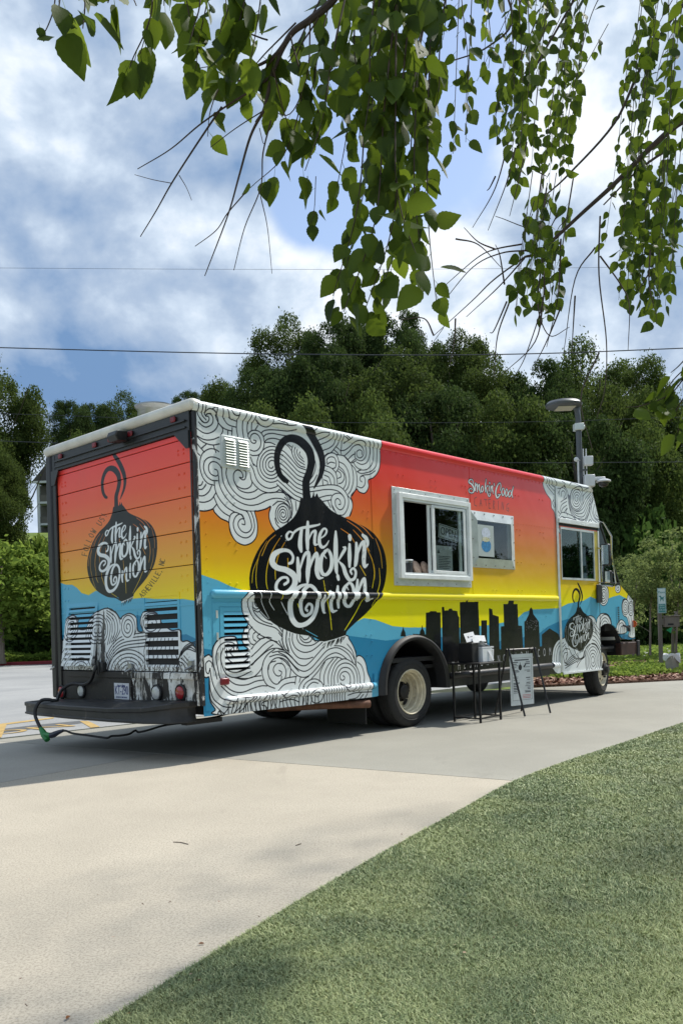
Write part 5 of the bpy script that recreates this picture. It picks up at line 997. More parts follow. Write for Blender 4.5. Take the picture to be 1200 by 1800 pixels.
def turf(n):
    Y=2.0+8.2*rg.random(n*4)**1.55; half=.44*Y+.25; x=rg.uniform(-1.2,1,n*4); X_=np.where(x<0,0,0)+rg.uniform(-1,1,n*4)*half
    P=np.column_stack([X_,Y]); P=P[inpoly(P,tpoly)][:n]; m=len(P)
    # a ragged fringe leaning over the cut edge
    ey=np.array(te); lean=np.zeros((m,2))
    s=np.clip(P[:,1]/3.4,.8,2.2)
    h=rg.uniform(.008,.015,m)*np.where(rg.random(m)<.06,1.35,1); w=rg.uniform(.0011,.0019,m)*s; a=rg.uniform(0,2*np.pi,m); b=a+rg.normal(0,.6,m)
    ln=h*rg.uniform(.5,1.9,m)
    d=np.column_stack([np.cos(b),np.sin(b),np.zeros(m)]); sd=np.column_stack([-np.sin(a),np.cos(a),np.zeros(m)])*w[:,None]
    p0=np.column_stack([P,np.full(m,.011)]); p1=p0+d*(ln*.35)[:,None]+np.array([0,0,1])*(h*.62)[:,None]; p2=p0+d*ln[:,None]+np.array([0,0,1])*(h*rg.uniform(.8,1,m))[:,None]
    V=np.stack([p0-sd,p0+sd,p1+sd*.85,p1-sd*.85,p2],1).reshape(-1,3); b5=np.arange(m)*5
    F=np.vstack([np.column_stack([b5,b5+1,b5+2]),np.column_stack([b5,b5+2,b5+3]),np.column_stack([b5+3,b5+2,b5+4])])
    tint=np.repeat(np.clip(rg.beta(2.2,2.2,m),0,1),5)
    return V,F,tint
V,F,tint=turf(330000)
link('turf',fast_mesh('turf',V,F,[TBL],np.repeat(tint[:,None],3,1)),kind='stuff')
# edge fringe
E_=np.array(te); seg=np.diff(E_,axis=0); Ls=np.linalg.norm(seg,axis=1); i=rg.choice(len(seg),14000,p=Ls/Ls.sum()); f_=rg.random(14000); P=E_[i]+seg[i]*f_[:,None]; nv=np.column_stack([-seg[i,1],seg[i,0]])/Ls[i][:,None]
if np.mean(nv[:,0])>0: nv=-nv
P=P-nv*np.abs(rg.normal(0,.02,14000))[:,None]; h=rg.uniform(.008,.022,14000); tip=P+nv*rg.normal(.006,.012,14000)[:,None]; w=.0014*np.clip(P[:,1]/3,.8,2.4); a=rg.uniform(0,6.28,14000)
V=np.stack([np.column_stack([P+np.column_stack([np.cos(a),np.sin(a)])*w[:,None],np.zeros(14000)]),np.column_stack([P-np.column_stack([np.cos(a),np.sin(a)])*w[:,None],np.zeros(14000)]),np.column_stack([tip+rg.normal(0,.006,(14000,2)),h])],1).reshape(-1,3)
link('turf_fringe',fast_mesh('turf_fringe',V,np.arange(len(V)).reshape(-1,3),[TBL],np.repeat(np.repeat(rg.beta(1.6,3,14000),3)[:,None],3,1)),kind='stuff')
# litter: bits of bark, dead leaves and twigs on the slab
DL=M('dead_leaf',sr(132,84,40),.8,0,.3,40); TW=M('twig_bark',sr(70,58,46),.9,0,.3,40)
def curl(loc,L_,a,mat,name,label,group):
    mb=MB().mat(mat); vs=[];n=7
    for i in range(n):
        u=i/(n-1)*2-1; w=.42*(1-u*u)**.7
        for s_ in (-1,0,1): vs.append((u*L_/2,s_*w*L_/2,.004+.22*L_*abs(s_)*(1-u*u)+.05*L_*u*u))
    mb.add(vs,[(i*3+j,i*3+j+1,(i+1)*3+j+1,(i+1)*3+j) for i in range(n-1) for j in range(2)])
    o=mb.build(name); o.location=loc; o.rotation_euler=(.1,.1,a); return tag(o,label,'leaf',group)
for (x,y,l,a,lb) in ((228,1790,.045,.6,'orange dead leaf on the slab, the longer of two at the near turf corner'),(163,1783,.028,1.4,'orange dead leaf standing on edge against the turf corner') ,(354,1661,.022,.3,'dark brown curled leaf alone on the cream slab before the turf')):
    curl(tuple(ground(x if x!=163 else 120,y if x!=163 else 1792,.0)),l,a,DL,'dead_leaf',lb,None)
def stick(px,name,label,r=.0016):
    mb=MB().mat(TW); mb.tube([tuple(ground(x,y,.003)) for x,y in px],r,5); return tag(mb.build(name),label,'twig')
stick([(305,1480),(318,1480.5),(331,1484)],'twig','thin dry twig lying on the middle of the cream slab',.0022); stick([(520,1486),(529,1483)],'twig','short dry twig on the cream slab right of the middle',.0022); stick([(430,1706),(450,1696),(482,1668)],'twig','thin pale twig lying on the turf near its edge',.0018)
def bits(n):
    y=rg.uniform(1345,1790,n*3); x=rg.uniform(0,1190,n*3); return np.array([gxy(a,b) for a,b in zip(x,y)])[:n]
chips(70,bits,.004,'litter_crumbs',.004)
# ================================================================== things around the truck
TM=M('black_tube',sr(24,24,26),.45,0,.2,10)
def tl(s,t,z=0): q=TC+e1*s+e2*t; return (q[0],q[1],z)
# display table
HT=side(786,1166,.05)[1]
tb=thing('display_table','narrow black metal frame table standing beside the rear wheel','table',tl(3.90,-.235),TA)
a,b,c_,d=-.215,.215,-.195,.175
for x,y in ((a,c_),(b,c_),(b,d),(a,d)): MB().mat(TM).box(x-.011,x+.011,y-.011,y+.011,0,HT-.02).build('leg',tb)
mb=MB().mat(TM); mb.box(a-.03,b+.03,c_-.03,d+.03,HT-.02,HT); mb.build('table_top',tb,bevel=.003)
mb=MB().mat(TM)
for q in ((a+.0115,b-.0115,c_-.008,c_+.008),(a+.0115,b-.0115,d-.008,d+.008),(a-.008,a+.008,c_+.0115,d-.0115),(b-.008,b+.008,c_+.0115,d-.0115)): mb.box(*q,.045,.061)
mb.build('stretcher',tb)
PAPER=M('white_paper',sr(222,224,226),.7,0,.04,20); INKP=M('print_grey',sr(96,98,104),.7)
def local(name,label,cat,s,t,z,rz=0,group=None): return thing(name,label,cat,tl(s,t,z),TA+rz,group)
bx=local('napkin_box','black upright box on the left end of the frame table','box',3.83,-.20,HT)
mb=MB().mat(TM); mb.box(-.085,.045,-.10,.10,.001,.235); mb.build('case',bx,bevel=.006)
mb=MB().mat(DARK); mb.box(-.07,.03,-.1012,-.100,.03,.2); mb.build('front_panel',bx)
mn=local('paper_menus','fanned white paper menus leaning on top of the black box','paper',3.87,-.2,HT+.25)
for k,(x,z,r,w,h) in enumerate(((-.06,.055,-.12,.2,.11),(.10,.035,.05,.24,.075),(-.02,.01,.02,.14,.05))):
    m=MB().mat(PAPER); m.box(-w/2,w/2,-.001,.001,-h/2,h/2); o=m.build('sheet',mn); o.location=(x,-.03-.03*k,z); o.rotation_euler=(R(-18),r,0)
    if k==0:
        m=MB().mat(INKP); m.box(-.05,-.02,-.0018,-.0011,-.01,.015); m.box(.0,.05,-.0018,-.0011,-.005,.005); m.build('print',o)
dp=local('paper_stack','white paper tray heaped with loose folded napkins','tray',4.02,-.22,HT)
CART=M('white_carton',sr(226,229,229),.6,0,.05,8)
mb=MB().mat(CART); mb.box(-.10,.11,-.11,.11,.001,.165); mb.build('tray',dp,bevel=.004)
mb=MB().mat(PAPER); rgn=random.Random(9); n=9
vs=[(-.11+.26*i/(n-1),-.11+.22*j/4,.172+.085*(1-i/(n-1))**1.5+rgn.uniform(-.006,.006)) for i in range(n) for j in range(5)]
mb.add(vs,[(i*5+j,i*5+j+1,(i+1)*5+j+1,(i+1)*5+j) for i in range(n-1) for j in range(4)]); mb.add([(x,y,z-.03) for x,y,z in vs],[(i*5+j,i*5+j+1,(i+1)*5+j+1,(i+1)*5+j) for i in range(n-1) for j in range(4)])
mb.box(-.11,.14,-.112,.112,.166,.182); mb.build('napkins',dp)
mb=MB().mat(PAPER); mb.add([(.0,-.112,.14),(.06,-.112,.13),(.11,-.13,.02),(.09,-.13,.0)],[(0,1,2,3)]); mb.add([(.10,-.11,.02),(.13,-.11,.02),(.14,-.112,.15),(.11,-.112,.15)],[(0,1,2,3)]); mb.build('loose_napkin',dp)
cp=local('cup_holder','thin white plastic straws standing in a wire holder beside the napkins','straws',4.16,-.2,HT)
mb=MB().mat(PAPER)
for i in range(4): mb.tube([(.0+.006*i,-.02+.012*i,.0),(.012*i,-.03+.016*i,.22)],.004,5)
mb.build('straw',cp); mb=MB().mat(TM); mb.tube([(-.03,-.05,.10),(.07,-.03,.115)],.003,5); mb.tube([(-.03,.03,.10),(.02,.04,.115)],.003,5); mb.tube([(-.04,-.05,.01),(-.04,-.05,.1)],.003,5); mb.build('wire',cp)
# sandwich frame sign
sg=thing('menu_stand','black tubular A-frame with a white menu board hanging from hooks','sign')
F1,F2,B1,B2=[Vector(ground(*p)) for p in ((922,1261),(966.7,1255),(870,1256.7),(915.6,1251.4))]
zt=side(894,1143,.33)[1]; TA_=(F1+B1)/2;TB_=(F2+B2)/2; TA_.z=TB_.z=zt
def toward(a,b,k): return a+(b-a)*k
for f,tp,sgn in ((F1,TA_,1),(F2,TB_,1),(B1,TA_,-1),(B2,TB_,-1)):
    m=MB().mat(TM); off=(F1-B1).normalized()*.012*sgn; m.tube([f+Vector((0,0,.012)),tp+off+Vector((0,0,.02))],.0125,8); m.build('leg',sg)
mb=MB().mat(TM); dv=(TB_-TA_).normalized(); mb.tube([TA_-dv*.03,TB_+dv*.03],.016,10); mb.build('crossbar',sg)
mb=MB().mat(TM)
for k in (.2,.82): 
    p=toward(TA_,TB_,k); mb.tube([p+Vector((0,0,.02)),p+dv.cross(Vector((0,0,1)))*.022+Vector((0,0,0)),p+Vector((0,0,-.03)),p+Vector((0,0,-.06))],.007,6)
mb.build('hook',sg)
bw=(TB_-TA_).length; ang=math.atan2(dv.y,dv.x)
c1=at(901,1150,float(TA_.y));c2=at(939,1236,float(TB_.y)); hB=(c1.z-c2.z)
bd=D.objects.new('board',None); COL.objects.link(bd); bd.parent=sg; bd.location=toward(TA_,TB_,.5)+Vector((0,0,-.055)); bd.rotation_euler=(0,0,ang)
WBRD=M('menu_white',sr(205,212,212),.45,0,.04,6)
h2=bw*.44; MB().mat(WBRD).box(-h2,h2,-.004,.004,-hB,0).build('board_panel',bd)
mb=MB().mat(M('menu_ink',sr(70,74,82),.6)); mi=h2-.03
for q in ((-mi,mi,-.051,-.048),(-mi,mi,-hB+.062,-hB+.065),(-mi,-mi+.003,-hB+.065,-.051),(mi-.003,mi,-hB+.065,-.051)): mb.box(q[0],q[1],-.0052,-.0041,q[2],q[3])
rgm=random.Random(12)
mb.box(-mi+.05,mi-.05,-.0052,-.0041,-.085,-.07)
y=-.11
while y>-hB+.12:
    for x0 in (-mi+.02,.02):
        if -.26<y<-.13 and x0<0 or rgm.random()<.85:
            L_=rgm.uniform(.05,.12); mb.box(x0+(0 if x0<0 else mi-.05-L_),x0+L_+(0 if x0<0 else mi-.05-L_),-.0052,-.0041,y,y+rgm.choice((.006,.009,.011)))
    y-=rgm.choice((.018,.022,.04))
mb.build('print',bd)
mb=MB().mat(M('menu_logo',sr(44,46,52),.6)); mb.lathe([(0,0),(.032,0)],20,lambda r,h,a:(-.03+r*math.cos(a),-.0053,-.17+r*math.sin(a)*1.15)); mb.prism([(.03,-.16),(.075,-.125),(.085,-.14),(.04,-.175)],lambda u,v,w:(u,w,v),-.0053,-.0042); mb.tube([(-.03,-.0052,-.14),(-.028,-.0052,-.115),(-.035,-.0052,-.105)],.003,5); mb.build('onion_mark',bd)
mb=MB().mat(M('menu_red',sr(186,60,66),.6)); 
for k in range(3): mb.box(.0,mi-.03,-.0052,-.0041,-hB+.085+k*.018,-hB+.09+k*.018)
mb.build('red_print',bd)
# things in the serving window
ZS=1.72
def inw(name,label,cat,s,t,z,rz=0,group=None): return local(name,label,cat,s,t,z,rz,group)
BUN=M('bread_crust',sr(196,166,146),.6,0,.14,30,.2)
for s,rot,lb in ((3.235,-.55,'round pale bread loaf leaning in the window, the one beside the tin'),(3.40,-.5,'round pale bread loaf leaning against the window divider')):
    m=MB().mat(BUN); m.lathe([(0,-.028),(.07,-.026),(.098,-.01),(.10,.006),(.085,.022),(.05,.031),(0,.034)],28,lambda r,h,a:(r*math.cos(a),h*-1,r*math.sin(a)))
    o=m.build('bread_loaf'); o.location=tl(s,.09,ZS+.112); o.rotation_euler=(R(-22),R(28),TA+.1); tag(o,lb,'bread','bread loaves in the serving window')
tn=inw('condiment_tin','silver tin with a white lid and dark print in the window corner','tin',3.05,.10,ZS+.001)
mb=MB().mat(STEEL); mb.lathe([(0,0),(.075,0),(.075,.19),(.072,.19)],24); mb.build('can',tn)
mb=MB().mat(M('tin_print',sr(50,52,56),.5,0,.6,22)); mb.lathe([(.0756,.02),(.0756,.17)],24); mb.build('label_band',tn)
mb=MB().mat(PAPER); mb.lathe([(.082,.19),(.086,.20),(.082,.208),(0,.21)],24); mb.build('lid',tn)
GREYP=M('grey_card',sr(160,164,166),.6,0,.06,9); GREYD=M('grey_ink',sr(36,38,42),.6)
os_=inw('open_sign','grey OPEN sign hung tilted behind the sliding glass','sign',3.72,-.022,2.27)
m=MB().mat(GREYP); m.box(-.19,.19,-.002,.002,-.085,.085); pn=m.build('panel',os_); pn.rotation_euler=(0,R(7),0)
m=MB().mat(GREYD); frame(m,-.18,.18,-.075,.075,.006,-.0034,-.0022); m.build('border',pn)
text('lettering','OPEN',.135,GREYD,pn,(0,-.0034,0),(R(90),0,0),.0006,'CENTER',.9)
nt_=inw('paper_notice','grey printed notice sheet in the lower corner of the glass','paper',3.62,-.024,1.96)
m=MB().mat(GREYP); m.box(-.15,.17,-.0015,.0015,-.15,.15); m.build('sheet',nt_); m=MB().mat(GREYD); m.prism([(-.13,.06),(-.08,.06),(-.105,.11)],lambda u,v,w:(u,w,v),-.003,-.0017)
for k in range(8): m.box(-.11,.13-.03*(k%3),-.003,-.0017,.02-k*.02,.026-k*.02)
m.build('print',nt_)
ps=inw('drink_poster','pale poster of a blue and white iced drink stuck on the small window','poster',4.56,-.0325,2.22)
m=MB().mat(M('poster_paper',sr(176,186,184),.5,0,.05,7)); m.box(-.22,.14,-.001,.001,-.20,.20); m.build('sheet',ps)
def blob_(name,mat,c,rx,rz,n=16,y=-.002): 
    m=MB().mat(mat); m.poly([(c[0]+rx*math.cos(2*math.pi*i/n),y,c[1]+rz*math.sin(2*math.pi*i/n)) for i in range(n)][::-1]); return m.build(name,ps)
blob_('print',M('poster_blue',sr(52,128,180),.5,0,.3,30),(-.04,-.06),.11,.085); blob_('print',M('poster_pale',sr(198,206,222),.5,0,.2,30),(-.04,.10),.10,.07,y=-.0024); blob_('print',M('poster_cream',sr(196,190,120),.5,0,.2,30),(-.05,.015),.08,.03,y=-.0028)
text('lettering','BEST',.085,PAPER,ps,(-.03,-.0034,.02),(R(90),0,0),.0005)
# hanging power lead with green adaptor
cd=thing('power_cord','black power cord looped over the rear bumper with a bright green adaptor','cord')
def rp3(x,y,s): t,z=rear(x,y,-s); q=TC+e1*s+e2*t; return Vector((q[0],q[1],max(z,.012)))
CB=M('cord_black',sr(22,22,23),.5)
p=[rp3(170,1170,-.07),rp3(166,1180,-.10),rp3(160,1196,-.08),rp3(148,1203,-.06),rp3(128,1202,-.08),rp3(112,1210,-.14),rp3(104,1222,-.22),rp3(99,1233,-.30),rp3(88,1230,-.36),rp3(74,1231,-.42),rp3(65,1241,-.48),rp3(62,1255,-.50),rp3(66,1268,-.5),rp3(73,1282,-.5)]
mb=MB().mat(CB); q=[Vector(v) for v in cr([tuple(v) for v in p],6)]; mb.tube(q,.018,8); mb.build('cable',cd)
GRN=M('green_plastic',sr(22,118,52),.35,0,.15,30,.1)
mb=MB().mat(GRN); a=rp3(72,1280,-.5);b=rp3(78,1291,-.5);c_=rp3(84,1301,-.5); mb.tube([a,toward(a,b,.5),b,c_],[.022,.03,.036,.03],8); d=rp3(90,1293,-.49); mb.tube([b,d],[.03,.026],8); mb.build('adaptor',cd,bevel=.003)
mb=MB().mat(M('navy_plug',sr(22,26,44),.4)); mb.tube([d,rp3(96,1291,-.48),rp3(104,1287,-.47),rp3(112,1284,-.46)],[.028,.03,.022,.014],8); mb.build('plug',cd)
pl=[(112,1284,-.46),(118,1285,-.45),(128,1289,-.42),(150,1292,-.36),(178,1296,-.28),(190,1297,-.24),(196,1294,-.2),(212,1293,-.12),(228,1290,-.02),(238,1284,.1),(244,1287,.12),(262,1283,.2),(285,1276,.4),(310,1272,.6),(330,1270,.75),(336,1266,.82),(356,1264,1.0),(380,1260,1.25),(404,1254,1.6),(430,1251,2.0)]
mb=MB().mat(CB); mb.tube([Vector(v) for v in cr([tuple(rp3(*v)) for v in pl],5)],.0105,7); mb.build('lead',cd)
# ------------------------------------------------------------------ lamp post with cameras
GM=M('lamp_grey',sr(82,86,90),.45,.3,.12,5); WP=M('camera_white',sr(206,208,210),.35,0,.05,5)
YL=19.; lp0=at(1020.5,900,YL); lp=thing('street_lamp','grey street lamp with flat disc head behind the cab','street lamp',(lp0.x,lp0.y,0))
zz=lambda y:at(1018,y,YL).z
def lx(x,y): return at(x,y,YL).x-lp0.x
mb=MB().mat(GM); mb.tube([(0,0,-.1),(0,0,zz(760)),(0,0,zz(735)),(-.02,0,zz(722)),(-.07,0,zz(712)),(-.2,0,zz(706))],[.068,.062,.062,.062,.06,.05],16); mb.tube([(0,0,zz(745)),(.0,0,zz(702))],.05,12); mb.build('pole',lp)
hx=(lx(958,712)+lx(1022,712))/2; hr=(lx(1022,712)-lx(958,712))/2; hz=zz(712)
mb=MB().mat(GM); mb.lathe([(0,.10),(hr*.5,.095),(hr*.85,.06),(hr,.0),(hr*.97,-.045),(hr*.8,-.075),(0,-.08)],40,lambda r,h,a:(hx+r*math.cos(a),r*math.sin(a)*.9,hz+h+.02)); mb.build('lamp_head',lp)
mb=MB().mat(M('lamp_lens',sr(196,190,170),.3,0,.05,9)); mb.box(hx-.17,hx+.22,-.2,.2,hz-.072,hz-.061); mb.build('lens',lp)
mb=MB().mat(ALU); mb.box(-.10,.10,-.1,.1,zz(757),zz(745)); mb.tube([(.1,0,zz(751)),(.14,0,zz(751))],.05,10); mb.build('bracket',lp,bevel=.01)
ac=thing('antenna_box','white radio box with two stick antennas on the lamp pole','antenna',(lp0.x,lp0.y,0))
x0,x1=lx(1022,812),lx(1037,812); mb=MB().mat(WP); mb.box(x0,x1,-.22,-.08,zz(821),zz(805)); mb.build('box',ac,bevel=.015)
mb=MB().mat(WP)
for px in (1024.5,1029.5): mb.tube([(lx(px,850),-.06,zz(836)),(lx(px,850),-.06,zz(790))],.012,6)
mb.build('antenna_stick',ac); mb=MB().mat(GM); mb.box(-.07,lx(1030,830),-.09,-.05,zz(829),zz(826)); mb.build('strap',ac)
sc_=thing('pole_camera','round white sensor with loose blue cable on the left of the lamp pole','camera',(lp0.x,lp0.y,0))
mb=MB().mat(WP); mb.lathe([(0,.05),(.04,.04),(.055,0),(.04,-.04),(0,-.05)],14,lambda r,h,a:(lx(1010,809)+r*math.cos(a),-.1+h,zz(809)+r*math.sin(a))); mb.tube([(lx(1010,809),-.08,zz(809)),(0,-.05,zz(810))],.012,6); mb.build('sensor',sc_)
mb=MB().mat(CB); mb.tube([(lx(1008,812),-.1,zz(812)),(lx(1005,820),-.12,zz(822)),(lx(1008,832),-.12,zz(834)),(lx(1012,846),-.1,zz(850))],.008,5); mb.build('cable',sc_); mb=MB().mat(WP); mb.tube([(lx(1013,812),-.1,zz(812)),(lx(1014,852),-.1,zz(856))],.018,6); mb.build('conduit',sc_)
dc=thing('dome_camera','white dome security camera on a bracket beside the lamp pole','camera',(lp0.x,lp0.y,0))
mb=MB().mat(WP); mb.box(lx(1023,845),lx(1041,845),-.2,-.02,zz(858),zz(837)); mb.box(lx(1036,845),lx(1060,845),-.16,-.06,zz(847.5),zz(841)); mb.build('mount',dc,bevel=.02)
cx=lx(1057,850); mb=MB().mat(WP); mb.lathe([(0,.05),(.10,.045),(.155,.02),(.165,0),(.16,-.012),(.12,-.02)],28,lambda r,h,a:(cx+r*math.cos(a),-.11+r*math.sin(a),zz(849)+h)); mb.build('shell',dc)
mb=MB().mat(M('dome_smoke',sr(40,42,46),.1)); mb.lathe([(.12,-.02),(.115,-.06),(.09,-.10),(.05,-.125),(0,-.13)],24,lambda r,h,a:(cx+r*math.cos(a),-.11+r*math.sin(a),zz(849)+h)); mb.build('dome',dc)
# ------------------------------------------------------------------ dog sign, dispenser, bin
YS=20.5; s0=at(1159,1100,YS); SGN=thing('dog_sign','narrow white and teal dog sign on a grey wooden post','sign',(s0.x,s0.y,0))
q=lambda x,y:(at(x,y,YS).x-s0.x,at(x,y,YS).z)
WPOST=M('weathered_wood',sr(112,106,98),.85,0,.2,9,.2,stretch=(1,1,.1))
mb=MB().mat(WPOST); w=.042; mb.box(-w,w,-.03,.03,0,q(1158,1062)[1]); mb.build('post',SGN)
a=q(1153,1034);b=q(1169,1077.5); SWH=M('sign_white',sr(196,214,214),.45,0,.05,8); TEAL=M('sign_teal',sr(64,132,132),.45,0,.08,8)
sx0,sx1,sz0,sz1=a[0],b[0],b[1],a[1]; mb=MB().mat(SWH); mb.box(sx0,sx1,-.045,-.038,sz0,sz1); pnl=mb.build('panel',SGN)
H_=sz1-sz0; mb=MB().mat(TEAL); frame(mb,sx0+.006,sx1-.006,sz0+.006,sz1-.006,.007,-.0475,-.0452); mb.build('border',pnl)
mb=MB().mat(TEAL); mb.box(sx0+.02,sx1-.02,-.0472,-.0455,sz0+.02,sz0+H_*.37); mb.build('teal_field',pnl)
cxs=(sx0+sx1)/2; dg=[(-.9,.9),(-.95,.6),(-.6,.45),(-.5,.1),(-.55,-.5),(-.6,-1),(-.4,-1),(-.3,-.4),(.3,-.35),(.35,-1),(.55,-1),(.6,-.3),(.65,.2),(.95,.7),(.88,.9),(.55,.45),(-.1,.42),(-.3,.85),(-.5,1.05),(-.6,.95)]
mb=MB().mat(TEAL); k=(sx1-sx0)*.36; zc=sz0+H_*.585; mb.prism([(cxs+u*k*.95,zc+v*k*.95) for u,v in dg],lambda u,v,w:(u,w,v),-.0472,-.0455); mb.build('dog_silhouette',pnl)
text('lettering','Please',.075,TEAL,pnl,(cxs,-.0472,sz1-H_*.17),(R(90),0,0),.0006)
for i,w_ in enumerate(('CLEAN UP','AFTER','YOUR DOG')): text('lettering',w_,.043,SWH,pnl,(cxs,-.0482,sz0+H_*(.31-i*.095)),(R(90),0,0),.0006)
DPX=thing('bag_dispenser','grey wooden bag dispenser box with a green bag hanging from it','dispenser',(s0.x,s0.y,0))
a=q(1166,1084);b=q(1191,1101.5); mb=MB().mat(WPOST); mb.box(a[0],b[0],-.10,.06,b[1],a[1]); mb.box(a[0]-.02,b[0]+.02,-.12,.07,a[1],a[1]+.02); mb.box(w+.001,a[0],-.02,.02,b[1]+.05,a[1]-.05); mb.build('box',DPX,bevel=.006)
mb=MB().mat(DARK); c0=q(1170,1096);c1_=q(1180,1099); mb.box(c0[0],c1_[0],-.1025,-.1005,c1_[1],c0[1]); mb.build('slot',DPX)
mb=MB().mat(WPOST); c0=q(1187,1078); mb.prism([(-.05,0),(.05,0),(.03,.05),(.045,.09),(-.02,.1),(-.05,.08),(-.02,.05)],lambda u,v,w_:(c0[0]+u,w_,a[1]+.02+v),-.02,.02); mb.build('finial',DPX)
mb=MB().mat(M('green_bag',sr(24,150,104),.4,0,.1,20)); c0=q(1166,1107.5);c1_=q(1178,1102);c2_=q(1175,1113); mb.add([(c0[0],-.13,c0[1]),(c1_[0],-.11,c1_[1]),(c2_[0],-.12,c2_[1]),((c0[0]+c2_[0])/2,-.16,(c0[1]+c1_[1])/2)],[(0,3,1),(0,2,3),(3,2,1)]); mb.build('bag',DPX)
YB=17.8; b0=at(1181,1186,YB); BN=thing('litter_bin','grey ribbed litter bin lined with a white bag','bin',(b0.x,b0.y,.03))
BINM=M('bin_grey',sr(150,146,138),.6,0,.12,6,.1); rb=(at(1196,1160,YB).x-at(1168,1160,YB).x)/2*.92; hb=at(1181,1150,YB).z-.03
mb=MB().mat(BINM); n=20
pr=[]
for i in range(n):
    for da in (.0,.12,.2,.28): 
        a=2*math.pi*(i+da)/n if False else 2*math.pi*i/n+da
        pr.append((a,1.0 if da in(.0,.28) else .95))
vs=[(math.cos(a)*rb*k*s_,math.sin(a)*rb*k*s_,z) for z,s_ in ((0,.74),(hb*.97,.98)) for a,k in pr]; m=len(pr); mb.add(vs,[(i,(i+1)%m,m+(i+1)%m,m+i) for i in range(m)]); mb.build('barrel',BN)
t=NT('bin_liner'); t.bump(t.noise(t.co(),16,4,.6,1.),.5,.02); LIN=t.done(sr(206,208,210),.4)
mb=MB().mat(LIN); n=28; pf=[(rb*.9,hb*.8,0),(rb*1.0,hb*1.0,.01),(rb*1.07,hb*1.02,.015),(rb*1.1,hb*.95,.03),(rb*1.06,hb*.72,.05)]
vs=[]
for i in range(n):
    a=2*math.pi*i/n
    for r_,z,j in pf: vs.append(((r_+math.sin(a*5)*j*.4)*math.cos(a),(r_+math.sin(a*5)*j*.4)*math.sin(a),z+math.sin(a*3+1)*j*1.2-(.10*hb*(math.cos(a-.3)) if z==hb*.72 else 0)))
k=len(pf); mb.add(vs,[(i*k+j,((i+1)%n)*k+j,((i+1)%n)*k+j+1,i*k+j+1) for i in range(n) for j in range(k-1)]); mb.build('bin_liner',BN)
# ------------------------------------------------------------------ overhead wires
WR=M('wire_grey',sr(46,52,60),.9,0,.05)
def wire(L,Yw,r,label):
    p=[at(x,y,Yw) for x,y in L]; a,b=p[0],p[-1]
    p=[a+(a-p[1]).normalized()*25]+p+[b+(b-p[-2]).normalized()*25]
    mb=MB().mat(WR); mb.tube([Vector(v) for v in cr([tuple(v) for v in p],8)],r,6); return tag(mb.build('overhead_wire'),label,'wire','overhead wires crossing the sky')
wire([(0,471),(300,473),(600,473.5),(900,472),(1200,468)],42,.007,'thin overhead wire high across the sky, topmost of four')
wire([(0,611),(200,616.5),(400,621),(600,623.5),(800,624),(1000,620),(1200,612)],34,.021,'thick dark overhead wire just above the treetops')
wire([(0,727),(130,731),(300,738),(560,742.5),(800,743),(1000,740),(1200,733)],34,.008,'overhead wire passing in front of the dark trees')
wire([(0,775),(100,779),(400,797),(700,811),(950,813.5),(1200,812)],34,.011,'lowest overhead wire, just over the truck roof')
# ================================================================== vegetation
def leaf_mat(name,dark,light,trans=.35,sc=.35):
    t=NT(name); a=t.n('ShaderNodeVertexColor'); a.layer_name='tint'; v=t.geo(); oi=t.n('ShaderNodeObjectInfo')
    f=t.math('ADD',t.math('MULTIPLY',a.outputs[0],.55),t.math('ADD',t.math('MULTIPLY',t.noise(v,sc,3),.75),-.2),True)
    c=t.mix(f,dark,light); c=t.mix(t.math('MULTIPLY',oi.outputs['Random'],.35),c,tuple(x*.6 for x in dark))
    d=t.b; t.set(d,'Base Color',c); d.inputs['Roughness'].default_value=.7; d.inputs['Specular IOR Level'].default_value=.04
    tr=t.n('ShaderNodeBsdfTranslucent'); t.L.new(t.mix(.45,c,tuple(min(1,x*1.8) for x in light)),tr.inputs[0]); mx=t.n('ShaderNodeMixShader'); mx.inputs[0].default_value=trans
    t.L.new(d.outputs[0],mx.inputs[1]); t.L.new(tr.outputs[0],mx.inputs[2]); t.L.new(mx.outputs[0],t.out.inputs[0]); return t.mat
OAK=leaf_mat('tree_leaves',sr(28,43,22),sr(97,114,55),.3,.22); OAK2=leaf_mat('dark_tree_leaves',sr(26,41,24),sr(80,99,51),.26,.22); LIGHT=leaf_mat('light_tree_leaves',sr(61,89,36),sr(143,164,74),.38,1.2); PINE=leaf_mat('shrub_leaves',sr(38,62,32),sr(92,120,56),.32,1.)
BARK=M('bark',sr(88,78,66),.9,0,.3,3,.5,stretch=(1,1,.2)); BARKL=M('light_bark',sr(120,110,98),.9,0,.25,5,.4,stretch=(1,1,.2))
